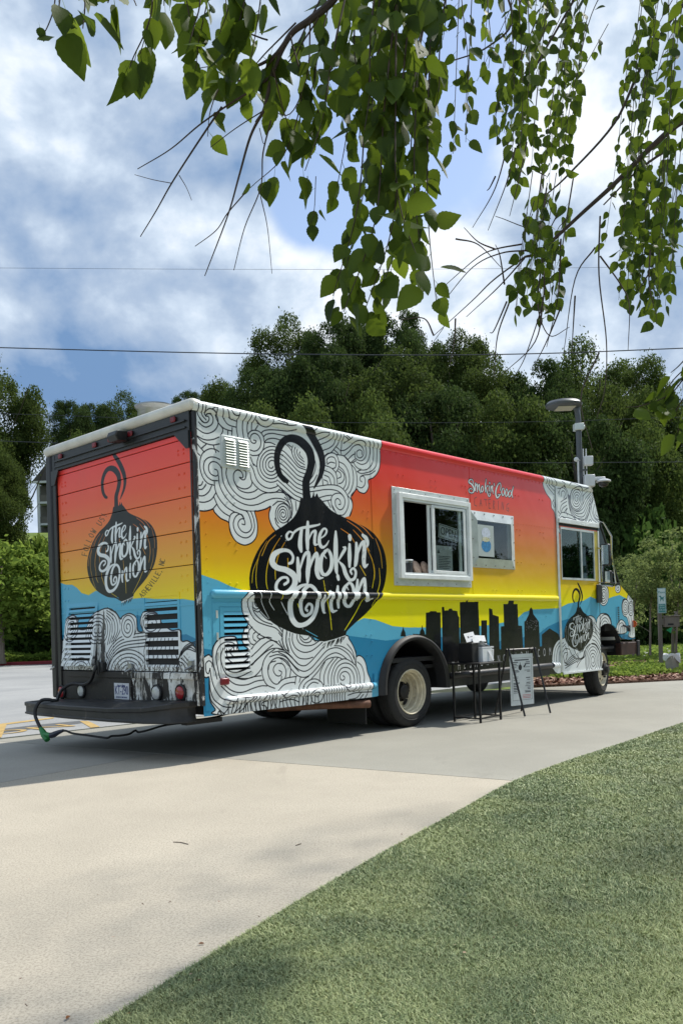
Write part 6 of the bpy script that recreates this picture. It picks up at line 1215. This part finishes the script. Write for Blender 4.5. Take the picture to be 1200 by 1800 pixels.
def crown_arrays(seed,n,lobes,size,flat=1.,lobe_r=(.24,.40),bottom=-.75,peak=0.):
    g=np.random.default_rng(seed)
    c=[];r=[]
    while len(c)<lobes:
        d=g.normal(size=3); d/=np.linalg.norm(d); k=g.uniform(.35,1)**.45*.74; p=d*k
        if p[2]<bottom: continue
        if peak: p[:2]*=1-peak*max(0,(p[2]+.6)/1.4)
        c.append(p); r.append(g.uniform(*lobe_r)*(1-.25*max(p[2],0)))
    c=np.array(c); r=np.array(r); w=r**2; i=g.choice(lobes,n,p=w/w.sum())
    d=g.normal(size=(n,3)); d/=np.linalg.norm(d,axis=1)[:,None]; d[:,2]=np.abs(d[:,2])*np.where(g.random(n)<.72,1,-1)
    P=c[i]+d*(r[i]*g.uniform(.25,1.08,n)**.5)[:,None]
    stray=g.random(n)<.10; P[stray]+=d[stray]*(r[i][stray]*g.uniform(.1,.45,stray.sum()))[:,None]
    nn=d*.7+g.normal(size=(n,3))*.8; nn/=np.linalg.norm(nn,axis=1)[:,None]
    u=np.cross(nn,g.normal(size=(n,3))); u/=np.linalg.norm(u,axis=1)[:,None]; v=np.cross(nn,u)
    s=size*g.uniform(.55,1.35,n)[:,None]; u*=s; v*=s*.62; f=nn*s*.25
    V=np.stack([P-u,P-v*.9+f*.5+u*.1,P+u,P+v*.9+f*.5-u*.1],1).reshape(-1,3)*[1,1,flat]
    V/=np.percentile(np.abs(V),99.3,axis=0)
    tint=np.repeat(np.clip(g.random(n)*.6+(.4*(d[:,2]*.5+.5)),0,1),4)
    return V,tint
def crown_mesh(name,mat,*a,**k):
    V,t=crown_arrays(*a,**k); return fast_mesh(name,V,np.arange(len(V)).reshape(-1,4),[mat],np.repeat(t[:,None],3,1))
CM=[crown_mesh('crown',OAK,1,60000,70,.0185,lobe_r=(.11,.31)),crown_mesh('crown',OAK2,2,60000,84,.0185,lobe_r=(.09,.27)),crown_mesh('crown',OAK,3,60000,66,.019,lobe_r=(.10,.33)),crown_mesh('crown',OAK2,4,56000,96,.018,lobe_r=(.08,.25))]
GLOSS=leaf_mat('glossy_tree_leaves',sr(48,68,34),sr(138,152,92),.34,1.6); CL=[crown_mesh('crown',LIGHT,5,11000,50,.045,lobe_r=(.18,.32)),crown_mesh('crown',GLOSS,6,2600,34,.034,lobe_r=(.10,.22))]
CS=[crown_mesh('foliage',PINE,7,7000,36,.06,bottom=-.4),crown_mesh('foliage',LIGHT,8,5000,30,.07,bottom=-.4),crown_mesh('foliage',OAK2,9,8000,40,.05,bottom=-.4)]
rt_=random.Random(77)
def trunk(mat,h,r,lean=(0,0),limbs=5,spread=.35,start=.35,seed=1):
    g=random.Random(seed); mb=MB().mat(mat); pts=[(lean[0]*k*k+g.uniform(-.02,.02)*h*k,lean[1]*k*k+g.uniform(-.02,.02)*h*k,h*k) for k in (0,.06,.2,.4,.6,.8,1)]
    mb.tube(pts,[r*1.45,r*1.08,r,r*.85,r*.65,r*.4,r*.15],9)
    for i in range(limbs):
        k=start+(.95-start)*i/max(1,limbs-1)*.85; a=g.uniform(0,6.28); p=Vector((lean[0]*k*k,lean[1]*k*k,h*k)); L_=spread*h*g.uniform(.6,1.1); d=Vector((math.cos(a),math.sin(a),.7))
        mb.tube([p,p+d*L_*.4,p+d*L_*.75+Vector((0,0,.1*L_)),p+d*L_+Vector((0,0,.25*L_))],[r*.45*(1.1-k),r*.32*(1.1-k),r*.2*(1.1-k),r*.06],6)
    return mb
def tree(name,cx,top,w,Y,mesh,label,group=None,base=None,depth=None,ch=.80,mat=None,tr=.26,seed=0,bot=None):
    p=at(cx,top,Y); z0=hill(p.x,Y) if base is None else base
    rw=w/2/1495*Y; H=p.z-z0; 
    if bot is not None: hc=(p.z-at(cx,bot,Y).z)/2
    else: hc=min(H*ch/2,rw*1.45)
    root=thing(name,label,'tree',(p.x,Y,z0),0,group)
    c=link('crown',mesh,root); c.location=(0,0,H-hc); c.scale=(rw*1.04,(depth or rw),hc*1.02); c.rotation_euler=(0,0,rt_.uniform(0,6.28)) if depth is None else (0,0,0)
    trunk(mat or BARK,H*.9,tr*max(1,H/16),(rt_.uniform(-.6,.6)*H/20,0),6,.24,.3,seed).build('trunk',root)
    return root
GT='tall trees behind the truck'
spec=[(-10,622,170,60,0,'tall dark tree at the left edge, highest of that side'),(-85,700,160,52,2,'dark tree cut off by the left edge'),(124,708,84,78,3,'narrow dark tree between the left edge tree and the rounded pair'),(165,714,95,84,1,'rounded dark crown left of the roof vent, first of two bumps'),(212,702,110,86,0,'rounded dark crown just left of the roof vent'),(328,690,64,90,3,'small crown peeping over the truck roof corner'),(395,682,130,66,2,'low dark tree left of the tall central group'),(495,572,150,56,0,'tall broad tree, leftmost of the central group'),(590,566,150,53,3,'tall tree in the middle of the central group under the birch leaves'),(700,556,150,55,1,'tallest crown of the central group, above the serving window'),(640,580,140,58,2,'tall crown between the two highest of the central group'),(805,598,130,52,2,'rounded tree right of the central group with a knobbly top'),(850,640,150,49,0,'dark tree just right of the knobbly topped one'),(560,635,190,46,1,'lower brownish tree in front of the central group'),(455,655,170,48,3,'dark lower tree behind the left cloud on the roof'),(690,640,200,46,0,'broad lower tree under the tallest crown'),(940,650,170,48,1,'dark tree left of the street lamp'),(1040,618,210,52,0,'wide dark tree behind the street lamp'),(1110,640,140,57,2,'dark tree right of the lamp with an open ragged top'),(1190,715,170,58,3,'dark tree at the right edge behind the lamp'),(770,690,220,43,3,'dense dark tree low behind the roof of the truck'),(890,715,220,42,2,'dense dark lower tree behind the cab roof'),(1010,740,220,41,1,'dark lower tree behind the dome camera'),(1130,770,220,44,0,'dark lower tree at the right behind the bright bushes'),(620,705,230,42,2,'dark lower tree behind the red part of the roof'),(480,730,200,43,0,'dark lower tree behind the roof swirls'),(380,735,160,47,1,'dark lower tree behind the roof corner'),(-5,790,90,66,1,'dark understorey tree left of the apartment block'),(250,735,160,72,3,'dark low tree hidden behind the roof vent'),(175,770,130,74,2,'dark low tree behind the rear post')]
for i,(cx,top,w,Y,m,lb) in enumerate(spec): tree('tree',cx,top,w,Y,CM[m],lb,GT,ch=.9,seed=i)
tree('conifer',-12,800,120,52,CM[2],'lighter green pointed tree in front of the left edge tree',None,seed=41,ch=.9)
# island tree by the red kerb
tree('street_tree',-4,955,215,40.5,CL[0],'bright green young tree on the island by the red kerb',None,base=.1,mat=BARKL,tr=.17,seed=50,bot=1106)
tree('street_tree',92,985,90,45,CL[0],'yellowish green small tree tucked beside the truck rear',None,base=.1,mat=BARKL,tr=.1,seed=51,bot=1090)
tree('ornamental_tree',1175,935,200,27,CL[1],'glossy loose small tree behind the dog sign',None,base=-.1,mat=BARKL,tr=.05,seed=52,bot=1112)
tree('ornamental_tree',1080,990,110,30,CL[1],'glossy small tree just right of the cab nose',None,base=-.1,mat=BARKL,tr=.05,seed=53,bot=1110)
for cx,bx in ((1142,1160),(1112,1150),(1187,1140)): 
    p=at(cx,bx,26.); root=thing('sapling','thin bare stemmed sapling on the lawn, at %s'%{1142:'the left of the sign post',1112:'the bumper end',1187:'the bag dispenser'}[cx],'tree',(p.x,26.,hill(p.x,26.)))
    trunk(BARKL,2.6,.035,(.2,0),5,.3,.35,cx).build('trunk',root); c=link('crown',CL[1],root); c.location=(.1,0,2.5); c.scale=(.9,.9,.8)
# shrubs
def shrub(name,cx,top,w,Y,m,label,group=None,base=None):
    p=at(cx,top,Y); z0=hill(p.x,Y) if base is None else base; rw=w/2/1495*Y; H=max(p.z-z0,.5)
    root=thing(name,label,'shrub',(p.x,Y,z0),0,group); c=link('foliage',CS[m],root); c.location=(0,0,H*.42); c.scale=(rw*1.05,rw,H*.60); c.rotation_euler=(0,0,rt_.uniform(0,6.28))
    MB().mat(BARK).tube([(0,0,-.1),(.05,0,H*.3),(.1,.05,H*.6)],[.06,.05,.02],6).build('stem',root)
GS='bushes at the foot of the trees'
for cx,top,w,Y,m,lb in ((20,1075,120,46,0,'dark feathery bush behind the island tree'),(85,1062,110,47,0,'dark feathery bush beside the truck rear post'),(70,955,90,60,1,'bright bush below the apartment block'),(-40,1060,120,47,2,'dark bush at the left edge behind the kerb'),(95,1010,80,50,2,'dark bush between the two island trees'),(1100,900,150,40,0,'bright rounded bush mass beyond the mirrors'),(1180,880,150,44,2,'dark bush mass at the right edge under the trees'),(1030,930,140,38,2,'dark bush mass behind the cab window'),(1130,980,140,42,1,'bright bush behind the small glossy trees'),(1200,960,110,40,0,'bush at the right edge above the dispenser'),(1060,1010,120,38,2,'dark low bush behind the cab nose'),(960,900,140,40,2,'dark bush behind the cab roof')): shrub('bush',cx,top,w,Y,m,lb,GS)
# thicket that closes the wood between and behind the single trees
g=np.random.default_rng(21)
N_=52000; X_=g.uniform(-75,75,N_); Y_=60+g.random(N_)**1.2*45; Zg=np.array([hill(a,b) for a,b in zip(X_,Y_)]); hmax=(np.where(X_<-8,7.5,np.where(X_>30,9,8.0))+1.6*np.sin(X_*.33)+1.2*np.sin(X_*.9+1)); hmax=np.where((X_/Y_<-.315)&(X_/Y_>-.405),1.2,hmax)
P=np.column_stack([X_,Y_,Zg+g.random(N_)**.8*hmax]); nn=g.normal(size=(N_,3))+[0,-.5,.4]; nn/=np.linalg.norm(nn,axis=1)[:,None]; u=np.cross(nn,g.normal(size=(N_,3))); u/=np.linalg.norm(u,axis=1)[:,None]; v=np.cross(nn,u); s=g.uniform(.22,.5,N_)[:,None]
V=np.stack([P-u*s,P-v*s*.6,P+u*s,P+v*s*.6],1).reshape(-1,3); link('woodland',fast_mesh('woodland',V,np.arange(len(V)).reshape(-1,4),[OAK2],np.repeat(np.repeat(g.random(N_),4)[:,None],3,1)),kind='stuff')
# trees along the right of the plaza, mirrored in the truck's side and windows
for i,(x,y,h,w) in enumerate(((36,-6,15,6),(40,3,16,6.5),(38,10.5,12,4.6),(43,16.5,8.8,4.2),(47,22,6.0,4),(48,29,6.4,4.6),(52,37,7,5),(34,-16,15,6),(30,-26,15,7))):
    root=thing('park_tree','leafy park tree on the far right of the plaza beyond the view','tree',(x,y,-.1),0,'park trees right of the plaza'); c=link('crown',CM[i%4],root); c.location=(0,0,h*.55); c.scale=(w,w,h*.46); trunk(BARK,h*.8,.2,(0,0),4,.24,.3,90+i).build('trunk',root)
# ground cover
def cover(name,n,fn,hfn,size,mat,seed):
    g=np.random.default_rng(seed); P2=fn(g,n); m=len(P2); h=hfn(P2)*g.random(m)**.5; P=np.column_stack([P2,h+.03]); nn=g.normal(size=(m,3))*.6+[0,-.1,.8]; nn/=np.linalg.norm(nn,axis=1)[:,None]; u=np.cross(nn,g.normal(size=(m,3))); u/=np.linalg.norm(u,axis=1)[:,None]; v=np.cross(nn,u); s=size*g.uniform(.6,1.3,m)[:,None]
    V=np.stack([P-u*s,P-v*s*.7,P+u*s,P+v*s*.7],1).reshape(-1,3); return link(name,fast_mesh(name,V,np.arange(len(V)).reshape(-1,4),[mat],np.repeat(np.repeat(g.random(m),4)[:,None],3,1)),kind='stuff')
def ivy(g,n):
    c=[gxy(1075,1195),gxy(1110,1192),gxy(1150,1189),gxy(1190,1184),gxy(1230,1184),gxy(1290,1180),gxy(1030,1196),gxy(1170,1176),gxy(1000,1190)]; k=g.integers(0,len(c),n); r=np.array([.95,.95,1.,1.1,1.2,1.5,.7,1.2,.5])[k]
    P=np.array(c)[k]+[0,.42]+g.normal(size=(n,2))*r[:,None]*[.5,.24]; 
    lim=np.array(M0)+0; d=(P-M0)@np.array([-md[1],md[0]]); return P[d>.22]
cover('ground_cover',14000,ivy,lambda P:.09+.09*np.sin(P[:,0]*2.1+P[:,1]*1.7)**2,.036,LIGHT,31)
def isl(g,n):
    u=g.random(n); return np.column_stack([CB0[0]-14+u*17.5+g.normal(size=n)*.4,CB0[1]+.7+g.random(n)*3.2])
cover('ground_cover',9000,isl,lambda P:.35+.35*np.sin(P[:,0]*.8)**2,.11,LIGHT,32)
# lawn tufts that break the flat green
def lw(g,n): return np.column_stack([g.uniform(5,22,n),24+g.random(n)**1.4*20])
cover('grass',15000,lw,lambda P:np.full(len(P),.07),.07,LIGHT,33)
# apartment block on the hill
apx=at(66,850,124.); APT=thing('apartment_building','pale apartment block with stacked balconies on the wooded hill','building',(apx.x,124.,at(70,958,124).z))
AW=M('apartment_siding',sr(92,88,80),.8,0,.1,.5); AT=M('apartment_trim',sr(186,188,184),.6,0,.05,1); AG=glass_mat('apartment_glass',(.2,.25,.28),.05,1.); AR=M('apartment_roof',sr(66,62,60),.9)
zt_=at(70,850,124).z-APT.location.z; fl=[at(70,y,124).z-APT.location.z for y in (922,884,851)]
mb=MB().mat(AW); mb.box(-.75,22,1.8,14,-6,zt_); mb.build('wall',APT)
mb=MB().mat(AR); mb.prism([(-.6,zt_+.3),(22.6,zt_+.3),(18,zt_+4.5),(3,zt_+4.5)],lambda u,v,w:(u,w,v),-.4,14.4); mb.build('roof',APT)
mb=MB().mat(AT); mb.box(-.6,22.6,-.5,-.2,zt_-.0,zt_+.3); mb.build('fascia',APT)
for i,z in enumerate(fl[:2]+[0-.2]):
    zn=([zt_]+fl[:2][::-1])[::-1][i] if False else z
    MB().mat(AT).box(.0,22,-.2,1.79,z-.15,z+.15).build('balcony_floor',APT)
    mb=MB().mat(AW); mb.box(.35,22,-.15,-.05,z+.151,z+1.1); rl=mb.build('balcony_panel',APT)
    for x in (2.4,7.6,12.8):
        wf_=MB().mat(AT); frame(wf_,x,x+2.2,z+.2,z+2.3,.18,1.70,1.79); w_=wf_.build('window',APT); MB().mat(AG).box(x+.18,x+2.02,1.74,1.76,z+.38,z+2.12).build('pane',w_)
mb=MB().mat(AT)
for x in (.0,5.4,10.8): MB().mat(AT).box(x,x+.35,-.25,.1,-2.5,zt_).build('balcony_post',APT)
# ================================================================== overhanging birch
t=NT('birch_leaf'); a=t.n('ShaderNodeVertexColor'); a.layer_name='tint'; oi=t.n('ShaderNodeObjectInfo'); v=t.co()
sep=t.n('ShaderNodeSeparateXYZ'); t.L.new(v,sep.inputs[0])
f=t.math('ADD',t.math('MULTIPLY',a.outputs[0],.6),t.math('MULTIPLY',oi.outputs['Random'],.4),True)
c=t.mix(f,sr(40,56,26),sr(80,102,40)); tr=t.n('ShaderNodeBsdfTranslucent'); t.L.new(t.mix(f,sr(72,96,22),sr(150,172,50)),tr.inputs[0]); t.set(t.b,'Base Color',c); t.b.inputs['Roughness'].default_value=.55; t.b.inputs['Specular IOR Level'].default_value=.12; t.bump(t.noise(v,180,3),.2,.002)
mx=t.n('ShaderNodeMixShader'); mx.inputs[0].default_value=.35; t.L.new(t.b.outputs[0],mx.inputs[1]); t.L.new(tr.outputs[0],mx.inputs[2]); t.L.new(mx.outputs[0],t.out.inputs[0]); BLEAF=t.mat
TWIG=M('birch_twig',sr(62,50,42),.8,0,.3,30); BBARK=M('birch_bark',sr(168,150,134),.85,0,.25,4,.4,dirt=(.55,sr(96,78,66)))
def leaf_shape(seed,n=15):
    g=np.random.default_rng(seed); V=[];F=[]; fold=g.uniform(.08,.38); bend=g.uniform(-.3,.45); tw=g.uniform(-.45,.45); wd=g.uniform(.33,.40)
    for i in range(n):
        u=i/(n-1); w=wd*max(0,math.sin(math.pi*u**.66))**.75*(1-.42*u**3) if 0<u<1 else 0
        w*=1+(.035 if i%2 else -.03)
        z=bend*u*u*.5; ca=math.cos(tw*u);sa=math.sin(tw*u)
        for s in (-1,0,1):
            x=s*w; y=abs(s)*w*fold
            V.append((x*ca-y*sa,x*sa+y*ca+z,-u))
    for i in range(n-1):
        for j in range(2): F.append((i*3+j,i*3+j+1,(i+1)*3+j+1,(i+1)*3+j))
    V+= [(-.012,0,0),(.012,0,0),(.006,-.03,.32),(-.006,-.03,.32)]; b=len(V)-4; F.append((b,b+1,b+2,b+3))
    return np.array(V),np.array(F)
LS=[leaf_shape(i) for i in range(8)]
LME=[]
for i,(V,F) in enumerate(LS):
    LME.append(fast_mesh('leaf',V,F,[BLEAF],np.full((len(V),3),(i*.37)%1),smooth=True))
birch=thing('birch_tree','birch tree hanging leafy twigs and bare twigs over the top of the view','tree',(5.4,2.0,0))
def bl(p): return (p[0]-5.4,p[1]-2.0,p[2])
rb_=np.random.default_rng(63)
LEAVES=[]     # (pos, dir, normal, size, seed)
def put_leaf(p,size,down=.8,face=.55,d=None):
    d=np.array(d if d is not None else [0,0,-1.])*1.0
    dr=d*down+rb_.normal(size=3)*.42; dr/=np.linalg.norm(dr)
    toc=np.array([0,0,EYE])-p; toc/=np.linalg.norm(toc)
    nn=toc*face*rb_.choice([-1,1])+rb_.normal(size=3)*.62; nn-=dr*(nn@dr); nn/=np.linalg.norm(nn)
    LEAVES.append((np.array(p)+dr*size*.3,dr,nn,size,int(rb_.integers(8))))
TWIGS={}
def twig(L,Y,r0=.003,r1=.001,leaves=0.,size=.062,s0=.0,br='twig',Y1=None):
    L=np.array(L,float); n=len(L); Ys=np.linspace(Y,Y1 or Y,n); P=np.array([at(x,y,yy) for (x,y),yy in zip(L,Ys)]); Q=cr([tuple(p) for p in P],6)
    TWIGS.setdefault(br,[]).append((Q,list(np.linspace(r0,r1,len(Q)))))
    if leaves:
        d=np.r_[0,np.cumsum(np.linalg.norm(np.diff(Q,axis=0),axis=1))]; k=int(d[-1]/leaves)
        for i in range(k):
            u=(s0+(1-s0)*(i+.7)/k)*d[-1]; p=np.array([np.interp(u,d,Q[:,j]) for j in range(3)])
            put_leaf(p,size*rb_.uniform(.65,1.2))
            if rb_.random()<.3: put_leaf(p+rb_.normal(size=3)*.01,size*rb_.uniform(.5,.9))
    return Q
# left sprigs
twig([(120,-120),(108,-20),(100,45)],1.5,.002,.001,.046,.072,.3); twig([(150,-120),(150,0),(146,50)],1.5,.002,.001,.048,.07,.4); twig([(225,-120),(222,-40),(240,10)],1.5,.002,.001,.05,.07,.4); twig([(195,-90),(196,-20),(190,5)],1.5,.002,.001,.05,.062,.3); twig([(98,-10),(94,20),(80,55),(66,70)],1.5,.0014,.0008,.07,.045,.5)
twig([(262,-120),(268,0),(258,50),(235,100),(228,120)],1.55,.002,.0008,.042,.060,.35); twig([(262,40),(248,90),(243,95)],1.55,.001,.0008,.03,.06,.7); twig([(300,-120),(304,-40),(302,-10)],1.5,.002,.001,.04,.05,.4)
twig([(350,-100),(352,0),(340,50),(330,90)],1.6,.002,.0008,.05,.055,.3); twig([(392,-80),(398,20),(394,50),(390,80)],2.6,.002,.0008,.05,.045,.2)
# the forward branch with bare tips
twig([(620,-60),(585,0),(545,35),(510,62),(482,120),(465,190),(450,215)],1.9,.010,.003,0,br='branch'); twig([(510,62),(480,100),(440,120),(410,120)],1.9,.005,.002,.05,.055); twig([(482,130),(440,160),(400,185),(350,220),(300,262),(242,297)],1.9,.003,.001,0); twig([(390,188),(345,255),(302,322),(275,370),(247,416)],1.9,.0025,.001,0); twig([(302,322),(270,316),(237,307)],1.9,.001,.0006,0); twig([(315,308),(328,330),(337,352)],1.9,.001,.0006,0)
twig([(463,195),(440,240),(420,310),(400,380),(360,485)],1.85,.0035,.001,0); twig([(430,340),(400,375),(380,405),(343,433)],1.85,.0015,.0008,0); twig([(476,212),(462,270),(458,330),(430,400),(411,475)],1.85,.002,.0008,0); twig([(458,345),(470,400),(478,481)],1.85,.0012,.0006,0); twig([(462,195),(415,225),(370,259)],1.9,.0015,.0008,0); twig([(456,225),(462,250),(465,252)],1.85,.001,.0006,0)
for L,l in (([(520,40),(470,90),(430,130),(370,150)],.04),([(470,70),(420,60),(380,110),(350,120)],.04),([(430,140),(390,150),(370,195),(365,240)],.045),([(480,120),(500,200),(520,250)],.05),([(510,62),(530,160),(500,270),(440,330)],.035),([(545,35),(540,130),(510,200),(470,190)],.04),([(500,80),(450,140),(425,170)],.03),([(560,30),(520,110),(560,200),(530,260)],.035)): twig(L,1.85,.002,.0008,l,.058,.15,Y1=2.0)
# curtain in the middle
for x0,x1,x2,yb,l in ((600,575,560,225,.040),(640,610,592,330,.036),(672,640,608,470,.034),(690,660,604,548,.034),(715,690,636,560,.034),(740,712,655,545,.034),(748,715,690,330,.040),(735,728,742,470,.036),(752,744,722,400,.042),(752,752,768,545,.036),(690,700,752,500,.040),(575,548,520,225,.040),(600,566,536,300,.042),(660,628,585,520,.042),(650,650,640,230,.034),(620,625,640,160,.034),(700,680,660,200,.036),(560,510,470,150,.042),(775,770,748,235,.06)):
    Yk=rb_.uniform(1.75,2.25); twig([(x0+34,-120),(x0+10,-20),((x0+x1)/2,yb*.35),(x1,yb*.7),(x2,yb)],Yk,.0028,.0009,l,.061,.14,Y1=Yk-.05)
for L in ([(330,-110),(326,-20),(338,60),(330,95)],[(372,-110),(366,-10),(350,70),(345,120)],[(410,-110),(404,0),(386,60)],[(440,-110),(430,0),(404,90),(396,135)],[(470,-110),(455,20),(440,110)],[(300,-110),(290,-20),(288,10)]): twig(L,1.75,.002,.0008,.034,.064,.3)
twig([(555,310),(552,370),(545,395)],1.9,.001,.0006,.03,.055)
# right side: farther, finer
for x0,x1,yb in ((785,782,70),(800,822,180),(812,800,270),(835,822,250),(850,862,120),(880,890,120),(905,918,260),(893,903,285),(925,930,190)): twig([(x0,-140),((x0+x1)/2,0),(x1,yb*.6),(x1-4,yb)],2.7,.002,.0008,.07,.055,.3)
BR=[([(1290,170),(1200,212),(1140,262),(1080,322),(1025,372),(950,440),(921,452)],3.3,.014,.0045),([(1280,-60),(1200,8),(1130,110),(1080,215),(1000,305),(962,340)],3.6,.009,.003),([(1260,240),(1190,255),(1120,300),(1060,360)],3.8,.009,.003),([(860,-80),(900,30),(860,80),(800,105),(700,130)],3.2,.005,.0015),([(1060,-90),(985,40),(930,140),(900,240)],3.4,.006,.002)]
for L,Y,a,b in BR: twig(L,Y,a,b,0,br='branch')
for L in ([(921,452),(867,492),(829,529),(762,590)],[(921,454),(875,505),(819,557)],[(917,429),(870,438),(837,454),(779,504)],[(930,440),(880,445),(830,470),(775,535)],[(870,438),(840,425),(815,400)],[(886,500),(878,450),(870,430)],[(762,590),(745,560),(705,562)],[(800,560),(798,600),(790,640)],[(950,440),(955,520),(925,620),(905,660)],[(955,520),(940,600),(880,660)],[(985,420),(980,520),(960,610)],[(985,540),(960,600),(940,640)],[(950,470),(945,540),(965,590),(1000,575)],[(890,530),(868,580),(860,585)],[(895,530),(874,590),(868,660)],[(1054,380),(1052,483),(1065,600),(1062,683),(1048,735)],[(1045,435),(1010,490),(990,620)],[(1010,520),(1004,620)],[(1054,450),(1090,500),(1105,537),(1103,615)],[(1142,440),(1140,500),(1152,555)],[(1140,480),(1120,512)],[(960,330),(945,400),(870,380)],[(895,240),(870,330),(830,400)],[(905,260),(890,320),(857,405)],[(925,250),(915,300),(895,380)],[(870,310),(860,330),(855,335)],[(940,300),(960,310)],[(1052,620),(1020,700),(1040,790)],[(800,420),(840,430),(880,470)]): twig(L,3.2,.0035,.0012,0)
def ybot(x): return float(np.interp(x,[840,880,930,985,1040,1075,1100,1130,1160,1200],[130,250,330,330,320,420,500,520,560,600]))
for k in range(40):
    x=rb_.uniform(850,1215); y0=rb_.uniform(-60,140); yb=ybot(x)*rb_.uniform(.72,1.04); Yk=rb_.uniform(2.9,4.3)
    if y0>yb-60: continue
    dx=rb_.uniform(10,85); twig([(x+dx*1.2,y0-90),(x+dx*.7,y0-20),(x+dx*.15,y0*.5+yb*.5),(x-rb_.uniform(0,16),yb)],Yk,.002,.0008,.05 if x>1060 else .056,.056,.08)
for k in range(15):
    x=rb_.uniform(905,985); twig([(x+25,330+rb_.uniform(-40,60)),(x+8,420),(x-6,rb_.uniform(470,570))],rb_.uniform(3.0,3.5),.0018,.0008,.058,.055,.12)
for k in range(20):
    x=rb_.uniform(1085,1210); twig([(x+15,280+rb_.uniform(-40,60)),(x+6,380),(x-4,rb_.uniform(430,560))],rb_.uniform(3.4,4.6),.0018,.0008,.055,.055,.05)
# near sprig at the right edge
for L in ([(1260,560),(1215,640),(1180,690),(1130,712),(1100,716)],[(1225,630),(1190,660),(1165,690)],[(1230,600),(1195,640),(1178,655)],[(1250,640),(1200,700),(1178,740)],[(1240,680),(1200,730),(1190,760)]): twig(L,1.85,.002,.0008,.035,.058,.25)
# limbs out of view that carry it all, and the trunk
def limb(P,r0,r1): TWIGS.setdefault('branch',[]).append((cr([tuple(map(float,p)) for p in P],6),list(np.linspace(r0,r1,(len(P)-1)*6+1))))
tpx=at(1290,170,3.3); limb([(5.4,2.0,2.2),(4.6,2.9,3.2),(3.4,3.2,3.3),tuple(tpx)],.06,.0145); limb([(5.4,2.0,4.2),(5.5,4.2,5.6),(5.6,5.8,8.2)],.06,.01)
limb([(5.4,2.0,3.4),(3.8,2.6,4.6),(2.0,3.0,4.6),(.8,2.4,3.8),(.1,1.95,2.9),tuple(at(620,-60,1.9))],.06,.010); limb([(2.0,3.0,4.6),(1.1,3.2,4.3),(.9,3.3,3.9),tuple(at(860,-80,3.2))],.02,.006); limb([(.8,2.4,3.8),(-.1,1.8,3.2),(-.55,1.6,2.8),tuple(at(150,-120,1.5))],.012,.003); limb([(3.4,3.2,3.3),(2.7,3.6,4.0),tuple(at(1280,-60,3.6))],.03,.014)
mb=MB().mat(BBARK); mb.tube([bl(p) for p in ((5.4,2.0,-.1),(5.42,2.0,.5),(5.35,2.05,2.2),(5.4,2.0,3.4),(5.5,2.3,5.5),(5.4,2.6,8.2))],[.2,.15,.13,.11,.08,.03],12); mb.build('trunk',birch)
for nm,lst in TWIGS.items():
    if nm=='branch':
        for Q,rs in lst: mb=MB().mat(TWIG); mb.tube([bl(p) for p in Q],rs,7); mb.build('branch',birch)
    else:
        mb=MB().mat(TWIG)
        for Q,rs in lst: mb.tube([bl(p) for p in Q],rs,5,False)
        mb.build('twigs',birch,kind='stuff')
# canopy above and right of the view: throws the soft dapple on the turf
for k in range(4800):
    th=rb_.uniform(0,6.28); r=rb_.random()**.5*3.0; p=np.array([7.1+r*math.cos(th),6.4+r*math.sin(th),8.2+rb_.normal()*1.1]); put_leaf(p,.085,.8,.2)
def basis(l):
    p,d,n,s,k=l; z=-d; y=n; x=np.cross(y,z); return np.column_stack([x,y,z])*s,p
vis=[]
for i,l in enumerate(LEAVES):
    q=l[0]-_O; 
    if q[1]<.3: continue
    u=600+1495*(q@_r)/q[1]; v_=1110-1495*(q@_p)/q[1]
    if -40<u<1240 and -40<v_<1840: vis.append((l[3]/q[1],i))
vis.sort(reverse=True); top=set(i for _,i in vis[:300])
Vs=[];Fs=[];Ts=[];b=0
for i,l in enumerate(LEAVES):
    B,p=basis(l); p=np.array(bl(p))
    if i in top:
        o=link('leaf',LME[l[4]],birch); Mx=Matrix([list(B[0])+[p[0]],list(B[1])+[p[1]],list(B[2])+[p[2]],[0,0,0,1]]); o.matrix_local=Mx
    else:
        V,F=LS[l[4]]; Vs.append(V@B.T+p); Fs.append(F+b); b+=len(V); Ts.append(np.full(len(V),rb_.random()))
tn_=np.concatenate(Ts); link('leaves',fast_mesh('leaves',np.vstack(Vs),np.vstack(Fs),[BLEAF],np.repeat(tn_[:,None],3,1),smooth=True),birch,kind='stuff')
print('LEAVES',len(LEAVES),'visible',len(vis))
